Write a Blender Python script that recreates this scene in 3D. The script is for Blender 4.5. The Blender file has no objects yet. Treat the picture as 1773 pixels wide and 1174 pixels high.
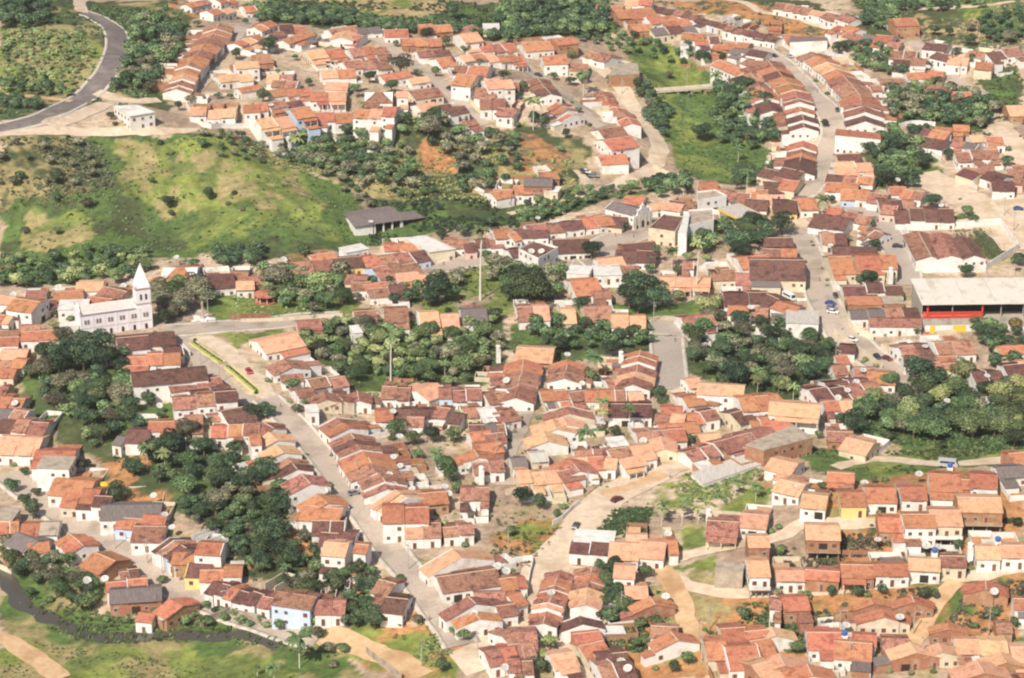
# control points of the terrain: pixel of the photograph, height in metres
CPTS = [(0,0,44),(150,60,42),(60,200,38),(205,100,40),(230,200,36),(350,225,34),(450,180,32),(450,100,32),(600,150,31),(700,190,29),(700,60,28),(850,150,27),(900,60,22),(950,180,24),(1050,120,16),(1010,230,16),(1100,200,8),(1150,300,4),(1200,150,3),(1240,260,2),(1300,300,2),
(300,0,34),(450,20,28),(650,10,26),(900,0,22),(350,60,33),(260,100,34),
(0,235,37),(100,300,27),(200,300,25),(300,300,22),(100,400,12),(250,400,8),(0,440,6),(100,470,5),(300,430,4),(400,275,25),(480,315,20),(540,330,21),(430,300,29),(500,300,29),(572,372,6),(592,335,12),(565,300,15),(530,272,18),(400,380,10),(500,410,4),(620,420,4),
(560,260,27),(640,290,20),(700,300,14),(760,330,7),(850,260,19),(850,330,7),(930,250,17),(960,300,10),(1050,320,6),(680,370,5),(900,370,4),
(700,450,5),(900,450,6),(1100,380,6),(1250,380,7),(1000,520,7),(850,530,7),(600,510,7),(480,520,9),(330,520,11),(200,570,13),(60,560,12),(0,520,10),(330,580,13),(380,650,13),(480,700,13),(600,850,12),(700,1000,10),(800,1110,8),
(120,640,12),(150,720,9),(100,780,4),(50,650,8),(20,720,5),(260,700,11),(320,700,12),(280,820,7),(350,900,5),(400,830,9),(480,900,9),(450,970,4),(560,990,7),(620,1060,6),(520,1050,2),
(60,860,1),(0,820,3),(200,950,0),(320,1030,0),(450,1070,0),(100,960,-1),(250,1040,-2),(20,1010,-5),(120,1080,-6),(250,1100,-6),(400,1110,-6),(20,1150,-4),(300,1160,-4),(550,1150,-3),(620,1130,1),(700,1160,3),
(700,700,8),(650,620,8),(800,620,6),(760,760,9),(850,800,9),(950,650,6),(950,780,8),(1100,560,6),(1150,650,6),(1300,620,3),(1250,760,8),(1050,830,9),(880,870,9),(800,930,8),(900,960,7),(950,1050,6),(900,1110,6),
(1400,620,3),(1450,540,8),(1350,430,9),(1600,640,6),(1700,560,8),(1700,420,11),(1600,330,12),(1450,300,12),(1750,320,15),(1420,180,16),(1350,90,18),(1500,180,18),(1600,150,20),(1700,80,28),(1550,50,28),(1300,20,24),(1770,10,36),(1100,30,20),(1200,60,17),(1750,200,18),
(1600,720,5),(1770,700,6),(1500,780,8),(1770,790,12),(1400,800,11),(1450,870,17),(1600,870,18),(1770,850,20),(1250,900,11),(1150,900,9),(1100,970,7),(1300,960,13),(1450,960,14),(1600,940,16),(1750,960,16),(1100,1080,5),(1200,1030,8),(1350,1020,10),(1500,1000,12),(1700,1030,12),(1300,1120,6),(1450,1120,7),(1700,1150,8),(1060,1150,3)]
import bpy, math, random
import numpy as np
random.seed(7); rng = np.random.default_rng(7)
S = bpy.context.scene
# ---------------------------------------------------------------- camera, sky, sun, exposure
W0, H0, FPX, TH, CH = 1773.0, 1174.0, 4177.0, math.radians(22.0), 326.0
cam_d = bpy.data.cameras.new('camera'); cam = bpy.data.objects.new('camera', cam_d)
S.collection.objects.link(cam); S.camera = cam
cam.location = (0, 0, CH); cam.rotation_euler = (math.pi/2 - TH, 0, 0)
cam_d.sensor_width = 36; cam_d.lens = 36*FPX/W0; cam_d.clip_start = 1; cam_d.clip_end = 8000
SUN_EL, SUN_AZ = math.radians(46), math.radians(208)     # azimuth clockwise from +Y: the sun stands behind the camera, to its left
world = bpy.data.worlds.new('World'); S.world = world; world.use_nodes = True
wn = world.node_tree; bg = wn.nodes['Background']
sky = wn.nodes.new('ShaderNodeTexSky'); sky.sky_type = 'NISHITA'; sky.sun_disc = False
sky.sun_elevation = SUN_EL; sky.sun_rotation = SUN_AZ; sky.dust_density = 2.5; sky.air_density = 1.0
wn.links.new(sky.outputs[0], bg.inputs[0]); bg.inputs[1].default_value = 0.085
sl = bpy.data.lights.new('sun', 'SUN'); sl.energy = 5.0; sl.angle = math.radians(0.5); sl.color = (1.0, 0.91, 0.77)
so = bpy.data.objects.new('sun', sl); S.collection.objects.link(so)
sx, sy, sz = math.sin(SUN_AZ)*math.cos(SUN_EL), math.cos(SUN_AZ)*math.cos(SUN_EL), math.sin(SUN_EL)
so.rotation_euler = (math.acos(sz), 0, math.atan2(sx, -sy)); so.location = (0, 300, 500)
S.view_settings.view_transform = 'Standard'; S.view_settings.look = 'None'
S.view_settings.exposure = 0.18; S.view_settings.gamma = 1.0; S.view_settings.use_curve_mapping = False
S.cycles.pixel_filter_type = 'BLACKMAN_HARRIS'; S.cycles.filter_width = 2.2
S.cycles.volume_bounces = 0; S.cycles.max_bounces = 4; S.cycles.diffuse_bounces = 2; S.cycles.glossy_bounces = 1; S.cycles.transparent_max_bounces = 4

# ---------------------------------------------------------------- helpers
COL = S.collection
PX = dict(A1=(0,0), A2=(440,0), A3=(880,0), A4=(1323,0), B1=(0,290), B2=(440,290), B3=(880,290), B4=(1323,290),
          C1=(0,580), C2=(440,580), C3=(880,580), C4=(1323,580), D1=(0,874), D2=(440,874), D3=(880,874), D4=(1323,874),
          P=(0,0))
def pp(p, x, y):
    ox, oy = PX[p]
    k = 1.0 if p == 'P' else 3.913
    return ox + x/k, oy + y/k
def rays(px, py):
    px = np.asarray(px, float); py = np.asarray(py, float)
    a = (px - W0/2)/FPX; b = -(py - H0/2)/FPX
    return a, math.cos(TH) + b*math.sin(TH), -math.sin(TH) + b*math.cos(TH)
def at_z(px, py, z):
    dx, dy, dz = rays(px, py)
    t = (np.asarray(z, float) - CH)/dz
    return dx*t, dy*t
CP = np.array(CPTS, float)
_cx, _cy = at_z(CP[:,0], CP[:,1], CP[:,2])
def idw(x, y):
    x = np.asarray(x, float); y = np.asarray(y, float); sh = x.shape
    x = x.ravel(); y = y.ravel(); out = np.zeros(len(x))
    for s in range(0, len(x), 20000):
        d2 = (x[s:s+20000,None]-_cx[None])**2 + (y[s:s+20000,None]-_cy[None])**2
        w = 1/(d2 + 16.0**2)**2
        out[s:s+20000] = (w*CP[None,:,2]).sum(1)/w.sum(1)
    return out.reshape(sh)
def vnoise(x, y, s, seed=0):
    """smooth value noise in -1..1"""
    x = np.asarray(x, float)/s; y = np.asarray(y, float)/s
    xi = np.floor(x).astype(np.int64); yi = np.floor(y).astype(np.int64); fx = x-xi; fy = y-yi
    fx = fx*fx*(3-2*fx); fy = fy*fy*(3-2*fy)
    def h(a, b):
        n = (a*374761393 + b*668265263 + seed*982451653) & 0x7fffffff
        n = ((n ^ (n >> 13))*1274126177) & 0x7fffffff
        return ((n ^ (n >> 16)) & 0xffff)/32767.5 - 1
    return (h(xi,yi)*(1-fx) + h(xi+1,yi)*fx)*(1-fy) + (h(xi,yi+1)*(1-fx) + h(xi+1,yi+1)*fx)*fy
def fbm(x, y, s, seed=0, o=3):
    return sum(vnoise(x, y, s/2**k, seed+k)/2**k for k in range(o))
# height field on a regular grid
GX0, GX1, GY0, GY1, GS = -330.0, 330.0, 500.0, 1420.0, 2.0
gx = np.arange(GX0, GX1+.1, GS); gy = np.arange(GY0, GY1+.1, GS)
MX, MY = np.meshgrid(gx, gy)
HG = idw(MX, MY)
for _ in range(2):
    HG[1:-1,1:-1] = (HG[1:-1,1:-1]*2 + HG[:-2,1:-1] + HG[2:,1:-1] + HG[1:-1,:-2] + HG[1:-1,2:])/6
def Z(x, y):
    x = np.clip(np.asarray(x, float), GX0, GX1-.01); y = np.clip(np.asarray(y, float), GY0, GY1-.01)
    i = (x-GX0)/GS; j = (y-GY0)/GS
    i0 = np.floor(i).astype(int); j0 = np.floor(j).astype(int)
    i0 = np.clip(i0, 0, len(gx)-2); j0 = np.clip(j0, 0, len(gy)-2)
    f = i-i0; g = j-j0
    return (HG[j0,i0]*(1-f)+HG[j0,i0+1]*f)*(1-g) + (HG[j0+1,i0]*(1-f)+HG[j0+1,i0+1]*f)*g
def G(px, py, up=0.0):
    """the point of the ground (or of the level 'up' metres above it) seen at a pixel of the photograph"""
    z = np.full(np.shape(px), 8.0)
    for k in range(40):
        x, y = at_z(px, py, z)
        z = z*.5 + (Z(x, y)+up)*.5
    x, y = at_z(px, py, z)
    return x, y, z
def scale_at(x, y, z):
    """photograph pixels per metre at a point"""
    return FPX/(y*math.cos(TH) - (z-CH)*math.sin(TH))
def mesh(name, verts, faces, mats, mi=None, smooth=False):
    me = bpy.data.meshes.new(name)
    me.from_pydata([tuple(map(float, v)) for v in verts], [], faces)
    for m in mats: me.materials.append(m)
    if mi is not None: me.polygons.foreach_set('material_index', mi)
    if smooth: me.polygons.foreach_set('use_smooth', [True]*len(faces))
    me.update()
    return me
def fast_mesh(name, V, F, mats, nper=4):
    me = bpy.data.meshes.new(name); V = np.asarray(V, np.float32); F = np.asarray(F, np.int32)
    me.vertices.add(len(V)); me.vertices.foreach_set('co', V.ravel())
    me.loops.add(F.size); me.loops.foreach_set('vertex_index', F.ravel())
    me.polygons.add(len(F)); me.polygons.foreach_set('loop_start', np.arange(0, F.size, nper, dtype=np.int32))
    me.polygons.foreach_set('loop_total', np.full(len(F), nper, np.int32))
    for m in mats: me.materials.append(m)
    me.update(calc_edges=True)
    return me
def ob(name, data, parent=None, loc=(0,0,0), rz=0.0):
    o = bpy.data.objects.new(name, data); COL.objects.link(o)
    o.location = loc; o.rotation_euler = (0, 0, rz)
    if parent is not None: o.parent = parent
    return o
def tag(o, label=None, cat=None, group=None, kind=None):
    if label: o['label'] = label
    if cat: o['category'] = cat
    if group: o['group'] = group
    if kind: o['kind'] = kind
    return o
LABELS = {}
class MB:
    def __init__(s): s.v = []; s.f = []; s.m = []
    def add(s, v, f, mi=0):
        k = len(s.v); s.v += [tuple(map(float, p)) for p in v]; s.f += [tuple(i+k for i in q) for q in f]; s.m += [mi]*len(f)
    def box(s, x0, x1, y0, y1, z0, z1, mi=0):
        s.add([(x0,y0,z0),(x1,y0,z0),(x1,y1,z0),(x0,y1,z0),(x0,y0,z1),(x1,y0,z1),(x1,y1,z1),(x0,y1,z1)],
              [(3,2,1,0),(4,5,6,7),(0,1,5,4),(1,2,6,5),(2,3,7,6),(3,0,4,7)], mi)
    def prism(s, poly, z0, z1, mi=0):
        """poly counter-clockwise in xy"""
        n = len(poly)
        s.add([(x,y,z0) for x,y in poly]+[(x,y,z1) for x,y in poly],
              [tuple(range(n))[::-1], tuple(range(n,2*n))]+[(i,(i+1)%n,(i+1)%n+n,i+n) for i in range(n)], mi)
    def slab(s, q, t, mi=0):
        """quad q (top corners, ccw seen from above) thickened downwards by t"""
        lo = [(x,y,z-t) for x,y,z in q]; n = len(q)
        s.add(list(q)+lo, [tuple(range(n)), tuple(range(n,2*n))[::-1]]+[(i,i+n,(i+1)%n+n,(i+1)%n) for i in range(n)], mi)
    def cyl(s, x, y, z0, z1, r0, r1, n=8, mi=0):
        a = [(x+r0*math.cos(2*math.pi*i/n), y+r0*math.sin(2*math.pi*i/n), z0) for i in range(n)]
        b = [(x+r1*math.cos(2*math.pi*i/n), y+r1*math.sin(2*math.pi*i/n), z1) for i in range(n)]
        s.add(a+b, [tuple(range(n))[::-1], tuple(range(n,2*n))]+[(i,(i+1)%n,(i+1)%n+n,i+n) for i in range(n)], mi)
    def build(s, name, mats, parent=None, loc=(0,0,0), rz=0.0, smooth=False):
        if not isinstance(mats, (list, tuple)): mats = [mats]
        return ob(name, mesh(name, s.v, s.f, mats, s.m, smooth), parent, loc, rz)
HAZE = 0.00007
def haze_box():
    if not HAZE: return
    b = MB(); b.box(-4100, 4100, -3100, 5100, -10, 345)
    m = bpy.data.materials.new('haze_air'); m.use_nodes = True; t = m.node_tree; t.nodes.clear()
    o = t.nodes.new('ShaderNodeOutputMaterial'); v = t.nodes.new('ShaderNodeVolumePrincipled'); v.inputs['Density'].default_value = HAZE
    v.inputs['Color'].default_value = (.92, .90, .88, 1); v.inputs['Anisotropy'].default_value = .2
    t.links.new(v.outputs[0], o.inputs['Volume']); h = b.build('haze', m); tag(h, kind='stuff')
# ---------------------------------------------------------------- materials
def nt(name):
    m = bpy.data.materials.new(name); m.use_nodes = True
    return m, m.node_tree, m.node_tree.nodes['Principled BSDF']
def mat(name, c1, c2=None, s=1.0, rough=.9, c3=None, s3=.15, vary=0.0, bump=0.0, stretch=None, detail=4.0):
    """two-tone mottled surface, an optional third tone at another scale, per-object variation of brightness"""
    m, t, b = nt(name); N, L = t.nodes, t.links
    b.inputs['Roughness'].default_value = rough; b.inputs['Specular IOR Level'].default_value = .2
    c2 = c2 or c1
    tc = N.new('ShaderNodeTexCoord'); mp = N.new('ShaderNodeMapping'); L.new(tc.outputs['Object'], mp.inputs[0])
    oi = N.new('ShaderNodeObjectInfo')
    sc = N.new('ShaderNodeVectorMath'); sc.operation = 'SCALE'; sc.inputs[0].default_value = (37, 91, 53); L.new(oi.outputs['Random'], sc.inputs['Scale'])
    L.new(sc.outputs[0], mp.inputs['Location'])
    if stretch: mp.inputs['Scale'].default_value = stretch
    n = N.new('ShaderNodeTexNoise'); n.inputs['Scale'].default_value = s; n.inputs['Detail'].default_value = detail; n.inputs['Roughness'].default_value = .7
    L.new(mp.outputs[0], n.inputs['Vector'])
    r = N.new('ShaderNodeValToRGB'); r.color_ramp.elements[0].position = .38; r.color_ramp.elements[1].position = .62
    r.color_ramp.elements[0].color = (*c1, 1); r.color_ramp.elements[1].color = (*c2, 1); L.new(n.outputs[0], r.inputs[0])
    out = r.outputs[0]
    if c3:
        n3 = N.new('ShaderNodeTexNoise'); n3.inputs['Scale'].default_value = s3; n3.inputs['Detail'].default_value = 3; L.new(mp.outputs[0], n3.inputs['Vector'])
        r3 = N.new('ShaderNodeValToRGB'); r3.color_ramp.elements[0].position = .5; r3.color_ramp.elements[1].position = .72
        r3.color_ramp.elements[0].color = (0,0,0,1); r3.color_ramp.elements[1].color = (1,1,1,1); L.new(n3.outputs[0], r3.inputs[0])
        mx = N.new('ShaderNodeMix'); mx.data_type = 'RGBA'; L.new(r3.outputs[0], mx.inputs[0]); L.new(out, mx.inputs[6]); mx.inputs[7].default_value = (*c3, 1)
        out = mx.outputs[2]
    if vary:
        mr = N.new('ShaderNodeMapRange'); mr.inputs[3].default_value = 1-vary; mr.inputs[4].default_value = 1+vary; L.new(oi.outputs['Random'], mr.inputs[0])
        hs = N.new('ShaderNodeHueSaturation'); L.new(mr.outputs[0], hs.inputs['Value']); L.new(out, hs.inputs['Color']); out = hs.outputs[0]
        mh = N.new('ShaderNodeMath'); mh.operation = 'MULTIPLY_ADD'; mh.inputs[1].default_value = .024; mh.inputs[2].default_value = .488
        fr = N.new('ShaderNodeMath'); fr.operation = 'FRACT'; m7 = N.new('ShaderNodeMath'); m7.operation = 'MULTIPLY'; m7.inputs[1].default_value = 17.3
        L.new(oi.outputs['Random'], m7.inputs[0]); L.new(m7.outputs[0], fr.inputs[0]); L.new(fr.outputs[0], mh.inputs[0]); L.new(mh.outputs[0], hs.inputs['Hue'])
    L.new(out, b.inputs['Base Color'])
    if bump:
        bp = N.new('ShaderNodeBump'); bp.inputs['Strength'].default_value = bump; bp.inputs['Distance'].default_value = .1
        L.new(n.outputs[0], bp.inputs['Height']); L.new(bp.outputs[0], b.inputs['Normal'])
    return m
def tile_mat(name, c1, c2, c3, vary=.16):
    """clay tiles: rolls running down the slope, courses, mottled single tiles and stains"""
    m = mat(name, c1, c2, s=1.9, c3=c3, s3=.45, vary=vary, detail=9.0)
    t = m.node_tree; N, L = t.nodes, t.links; b = N['Principled BSDF']
    tc = N.new('ShaderNodeTexCoord')
    w = N.new('ShaderNodeTexWave'); w.wave_type = 'BANDS'; w.bands_direction = 'X'; w.inputs['Scale'].default_value = 1.25; w.inputs['Distortion'].default_value = .6
    L.new(tc.outputs['Object'], w.inputs[0])
    w2 = N.new('ShaderNodeTexWave'); w2.bands_direction = 'Y'; w2.inputs['Scale'].default_value = .8; w2.inputs['Distortion'].default_value = .6
    L.new(tc.outputs['Object'], w2.inputs[0])
    ad = N.new('ShaderNodeMath'); ad.operation = 'ADD'; L.new(w.outputs[1], ad.inputs[0]); L.new(w2.outputs[1], ad.inputs[1])
    bp = N.new('ShaderNodeBump'); bp.inputs['Strength'].default_value = .35; bp.inputs['Distance'].default_value = .08
    L.new(ad.outputs[0], bp.inputs['Height']); L.new(bp.outputs[0], b.inputs['Normal'])
    return m
M = {}
M['o'] = tile_mat('orange_tiles', (.36,.135,.075), (.54,.25,.15), (.26,.095,.06))
M['l'] = tile_mat('painted_sunlit_tiles', (.56,.30,.18), (.70,.44,.28), (.45,.23,.14), .12)  # pale tiles, with the sunlit look of orange ones put into the colour
M['r'] = tile_mat('red_mottled_tiles', (.22,.090,.064), (.47,.25,.18), (.12,.055,.045), .22)
M['b'] = tile_mat('weathered_brown_tiles', (.085,.040,.038), (.23,.115,.09), (.065,.038,.040), .2)
M['g'] = mat('grey_fibre_cement', (.13,.105,.105), (.22,.185,.175), s=.8, stretch=(6,.5,1), vary=.15, bump=.2)
M['G'] = mat('pale_fibre_cement', (.42,.39,.35), (.55,.52,.47), s=.5, stretch=(5,.4,1), vary=.06)
M['w'] = mat('white_roof_sheet', (.60,.58,.56), (.72,.70,.67), s=.6, c3=(.45,.42,.38), s3=.3, vary=.06)
M['k'] = mat('bare_concrete_slab', (.34,.28,.23), (.46,.39,.31), s=.8, c3=(.22,.18,.15), s3=.4)
M['W'] = mat('white_wash', (.74,.72,.69), (.80,.78,.76), s=.5, c3=(.58,.53,.47), s3=.35, vary=.05)
M['C'] = mat('cream_wash', (.62,.54,.40), (.70,.62,.48), s=.5, c3=(.50,.42,.31), s3=.35, vary=.08)
M['Y'] = mat('yellow_wash', (.70,.53,.22), (.76,.60,.30), s=.5, vary=.05)
M['U'] = mat('blue_wash', (.46,.56,.70), (.54,.63,.76), s=.5, vary=.10)
M['P'] = mat('pink_wash', (.70,.42,.38), (.76,.50,.45), s=.5, vary=.06)
M['B'] = mat('bare_brick', (.30,.145,.085), (.42,.22,.13), s=1.5, c3=(.42,.30,.21), s3=.4, vary=.12, detail=6)
M['dark'] = mat('dark_opening', (.035,.028,.025), (.05,.04,.035), s=2)
M['door'] = mat('painted_door', (.14,.06,.04), (.20,.10,.07), s=2, vary=.3)
M['frame'] = mat('window_frame_paint', (.55,.52,.48), s=2)
M['blue'] = mat('blue_paint', (.05,.12,.35), (.07,.16,.42), s=2)
M['red'] = mat('red_paint', (.62,.05,.03), (.70,.09,.05), s=1)
M['yellow'] = mat('yellow_paint', (.75,.48,.03), (.78,.52,.06), s=1)
M['mortar'] = mat('ridge_mortar', (.50,.36,.27), (.60,.47,.36), s=1.5)
M['stone'] = mat('rough_stone', (.24,.19,.15), (.36,.29,.22), s=1.2, bump=.3)
M['iron'] = mat('dark_iron', (.05,.05,.055), s=2, rough=.6)
M['pole'] = mat('weathered_concrete_post', (.36,.33,.30), (.46,.42,.38), s=1.2)
M['dish'] = mat('white_dish_mesh', (.44,.43,.40), (.54,.53,.50), s=2, rough=.5, vary=.1)
M['purple'] = mat('pale_lilac_wash', (.74,.71,.74), (.80,.77,.80), s=.4, c3=(.66,.61,.63), s3=.3)
ROOFW = dict(o='orange-tiled', l='pale-tiled', r='red-tiled', b='brown-tiled', g='grey-roofed', w='white-roofed', k='slab-topped', G='pale-roofed')
WALLW = dict(W='white', C='cream', Y='yellow', U='blue', P='pink', B='bare brick')
ORD = ['first','second','third','fourth','fifth','sixth','seventh','eighth','ninth','tenth','eleventh','twelfth','thirteenth','fourteenth','fifteenth','sixteenth','seventeenth','eighteenth','nineteenth','twentieth']
def ordinal(i):
    if i < 20: return ORD[i]
    tens = {2:'twenty',3:'thirty',4:'forty',5:'fifty',6:'sixty',7:'seventy',8:'eighty',9:'ninety'}
    n = i+1; t, u = divmod(n, 10)
    if n >= 100: return str(n)+'th'
    return (tens[t]+'-'+ORD[u-1]) if u else tens[t][:-1]+'ieth'
# ---------------------------------------------------------------- the ground
def in_poly(x, y, poly):
    r = np.zeros(x.shape, bool); n = len(poly)
    for i in range(n):
        x0, y0 = poly[i]; x1, y1 = poly[(i+1) % n]
        c = ((y0 > y) != (y1 > y))
        with np.errstate(divide='ignore', invalid='ignore'):
            r ^= c & (x < (x1-x0)*(y-y0)/(y1-y0+1e-12)+x0)
    return r
TAN, SAND, GRASS, GRASS2, DRY, OLIVE, RED, SOIL, FIELD = (.36,.265,.195), (.54,.42,.315), (.10,.155,.045), (.205,.24,.062), (.30,.25,.12), (.075,.090,.042), (.42,.21,.095), (.18,.13,.08), (.39,.29,.16)
AREAS = [  # colour, colour of its patches, share, polygon in pixels of the photograph
 (OLIVE,DRY,.35, 'P 0 0 230 0 330 0 330 40 290 190 180 165 100 200 0 212'),
 (GRASS2,DRY,.4, 'P 0 55 150 55 190 95 150 165 0 165'),
 (GRASS,DRY,.3, 'P 150 25 210 60 200 110 175 160 120 175 170 120 190 70'),
 (OLIVE,GRASS,.4, 'P 220 20 330 40 320 100 280 165 180 165 225 110'),
 (GRASS,OLIVE,.3, 'P 420 0 1060 0 1070 60 900 70 600 50 430 40'),
 (FIELD,GRASS2,.25, 'P 540 0 790 0 800 12 720 32 620 28 560 12'),
 (GRASS,OLIVE,.35, 'P 0 228 350 228 470 245 520 300 600 320 640 400 640 425 560 445 420 452 250 445 200 480 0 495'),
 (OLIVE,DRY,.3, 'P 0 235 140 235 190 290 150 350 60 340 0 380'),
 (GRASS2,DRY,.5, 'P 40 370 150 370 170 400 90 440 40 430'),
 (GRASS2,DRY,.3, 'P 200 250 380 240 520 290 570 360 430 385 300 370 220 330'),
 (GRASS2,DRY,.55, 'P 380 300 500 290 560 350 560 375 440 380 380 350'),
 (GRASS2,GRASS,.5, 'P 300 385 560 375 630 400 610 430 330 435'),
 (OLIVE,DRY,.45, 'P 350 228 500 240 700 205 780 215 900 215 1010 240 1030 290 1000 345 850 345 760 380 640 350 600 320 520 295'),
 (RED,OLIVE,.3, 'P 720 250 800 252 795 300 740 298 715 270'),
 (RED,SOIL,.3, 'P 885 225 1000 270 960 305 890 285'),
 (GRASS,OLIVE,.4, 'P 640 345 980 345 1100 330 1180 330 1050 345 900 390 740 410 640 425'),
 (GRASS,GRASS2,.4, 'P 1080 60 1190 90 1250 130 1330 250 1350 320 1200 312 1165 270 1130 200 1120 150'),
 (OLIVE,RED,.4, 'P 1110 0 1400 0 1530 60 1450 70 1320 40 1200 25'),
 (OLIVE,GRASS,.3, 'P 1480 0 1773 0 1773 60 1690 90 1640 60 1500 70'),
 (GRASS,GRASS2,.4, 'P 1640 0 1773 0 1773 55 1690 45'),
 (FIELD,OLIVE,.3, 'P 1590 25 1690 30 1720 70 1640 80 1600 60'),
 (GRASS,OLIVE,.3, 'P 1690 130 1773 108 1773 185 1730 190 1700 165'),
 (OLIVE,GRASS,.4, 'P 1530 150 1700 160 1730 230 1540 215'),
 (OLIVE,GRASS,.4, 'P 1490 230 1620 235 1625 300 1520 330'),
 (OLIVE,GRASS,.4, 'P 110 590 205 600 235 690 310 700 330 760 480 800 505 900 580 960 650 1080 600 1095 480 1020 400 960 300 880 240 800 160 790 60 730 40 650'),
 (RED,OLIVE,.5, 'P 330 860 420 850 560 960 650 1030 640 1070 560 1030 430 1000 340 900'),
 (OLIVE,RED,.4, 'P 150 780 260 790 300 870 200 870'),
 (RED,GRASS2,.45, 'P 600 1060 700 1075 760 1060 800 1120 800 1174 720 1174 600 1120'),
 (OLIVE,GRASS,.4, 'P 510 560 870 545 870 650 840 670 690 680 590 660 520 600'),
 (OLIVE,GRASS,.4, 'P 880 560 1135 580 1135 615 970 620 880 600'),
 (OLIVE,GRASS,.4, 'P 1180 545 1400 560 1460 600 1440 690 1300 690 1180 640'),
 (OLIVE,GRASS,.4, 'P 1440 680 1560 640 1773 650 1773 785 1600 780 1460 745'),
 (GRASS2,GRASS,.4, 'P 360 500 620 470 620 540 480 560 360 560'),
 (GRASS2,TAN,.4, 'P 700 460 1000 460 1060 510 1060 550 700 545'),
 (GRASS2,GRASS,.4, 'P 1050 525 1280 520 1280 545 1180 550 1060 550'),
 (GRASS,DRY,.3, 'P 0 940 60 950 200 1010 180 1060 250 1075 420 1060 600 1120 650 1174 0 1174'),
 (GRASS2,DRY,.35, 'P 0 1095 200 1125 420 1130 560 1174 0 1174'),
 (GRASS2,GRASS,.4, 'P 1395 775 1773 760 1773 800 1500 835 1400 815'),
 (GRASS,GRASS2,.3, 'P 1028 890 1060 880 1125 884 1115 925 1035 925'),
 (GRASS2,SAND,.4, 'P 1145 835 1330 810 1350 850 1300 880 1220 905 1130 900'),
 (GRASS2,SAND,.35, 'P 1170 925 1220 915 1225 950 1170 965'),
 (GRASS2,SAND,.3, 'P 1170 985 1230 965 1245 1000 1190 1010'),
 (GRASS2,RED,.4, 'P 890 900 960 890 970 920 930 990 870 960 850 930'),
 (RED,DRY,.4, 'P 1050 1000 1180 1000 1330 1030 1400 1060 1400 1174 1050 1174'),
 (RED,GRASS,.35, 'P 1380 940 1500 940 1773 930 1773 1100 1400 1080 1340 1040 1460 1010'),
 (RED,DRY,.4, 'P 1385 835 1773 820 1773 945 1385 950'),
 (OLIVE,RED,.4, 'P 1450 910 1640 930 1690 960 1500 965'),
 (DRY,GRASS,.4, 'P 1650 410 1700 400 1750 440 1700 455'),
 (GRASS2,DRY,.4, 'P 1650 385 1680 375 1700 365 1690 395'),
 (OLIVE,GRASS2,.5, 'P 1680 400 1735 392 1755 430 1705 455 1680 440'),
 (GRASS,TAN,.3, 'P 1620 378 1700 365 1700 390 1630 393'),
 (GRASS2,TAN,.4, 'P 390 575 470 570 510 590 450 600 400 600'),
]
GC_X, GC_Y = np.meshgrid(np.arange(GX0, GX1+.1, 1.25), np.arange(GY0, GY1+.1, 1.25))
base = np.zeros(GC_X.shape+(3,)); base[:] = TAN
n1 = fbm(GC_X, GC_Y, 22, 3)[...,None]; n2 = fbm(GC_X, GC_Y, 6, 9)[...,None]
base += (np.array(SAND)-np.array(TAN))*np.clip(.4+.9*n1, 0, 1)
base += (np.array((.26,.22,.11))-base)*np.clip(n2*1.8-.7, 0, .8)
wx = GC_X + 3.0*fbm(GC_X, GC_Y, 9, 20); wy = GC_Y + 4.5*fbm(GC_X, GC_Y, 9, 30)
for k, (c, c2, share, poly) in enumerate(AREAS):
    t = poly.split(); q = [pp(t[0], float(t[i]), float(t[i+1])) for i in range(1, len(t), 2)]
    q = [tuple(float(v) for v in G(a, b)[:2]) for a, b in q]
    m = in_poly(wx, wy, q)
    n = np.clip((fbm(GC_X, GC_Y, 14, 40+k)*.9 + fbm(GC_X, GC_Y, 4, 80+k)*.5 - (.5-share)*1.2)*2.2+.5, 0, 1)[...,None]
    cc = np.array(c)*(1-n)+np.array(c2)*n
    base[m] = cc[m]
g_ = (base[...,1] > base[...,0]*.95)[...,None]*np.clip(fbm(GC_X, GC_Y, 11, 140, 4)[...,None]*1.6+.15, 0, 1)
base = base*(1-g_*.5)+np.array((.075,.11,.045))*g_*.5
tot = (base*(1+.16*n2+.10*vnoise(GC_X, GC_Y, 1.6, 5)[...,None])).clip(.02, .8)
def grid_mesh(name, X, Y, Zz, colr, m):
    ny, nx = X.shape; V = np.stack([X, Y, Zz], -1).reshape(-1, 3)
    i = np.arange(ny*nx).reshape(ny, nx); F = np.stack([i[:-1,:-1], i[:-1,1:], i[1:,1:], i[1:,:-1]], -1).reshape(-1, 4)
    me = fast_mesh(name, V, F, [m]); me.polygons.foreach_set('use_smooth', np.ones(len(F), bool))
    if colr is not None:
        a = me.color_attributes.new('earth', 'FLOAT_COLOR', 'POINT')
        a.data.foreach_set('color', np.concatenate([colr.reshape(-1, 3), np.ones((ny*nx, 1))], 1).astype(np.float32).ravel())
    return me
gm, t_, b_ = nt('earth_and_grass'); N, L = t_.nodes, t_.links
b_.inputs['Roughness'].default_value = .95; b_.inputs['Specular IOR Level'].default_value = .1
at = N.new('ShaderNodeAttribute'); at.attribute_name = 'earth'
tc = N.new('ShaderNodeTexCoord'); nz = N.new('ShaderNodeTexNoise'); nz.inputs['Scale'].default_value = .4; nz.inputs['Detail'].default_value = 10; nz.inputs['Roughness'].default_value = .75
L.new(tc.outputs['Object'], nz.inputs['Vector'])
mr = N.new('ShaderNodeMapRange'); mr.inputs[1].default_value = .3; mr.inputs[2].default_value = .7; mr.inputs[3].default_value = .5; mr.inputs[4].default_value = 1.5; L.new(nz.outputs[0], mr.inputs[0])
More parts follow.
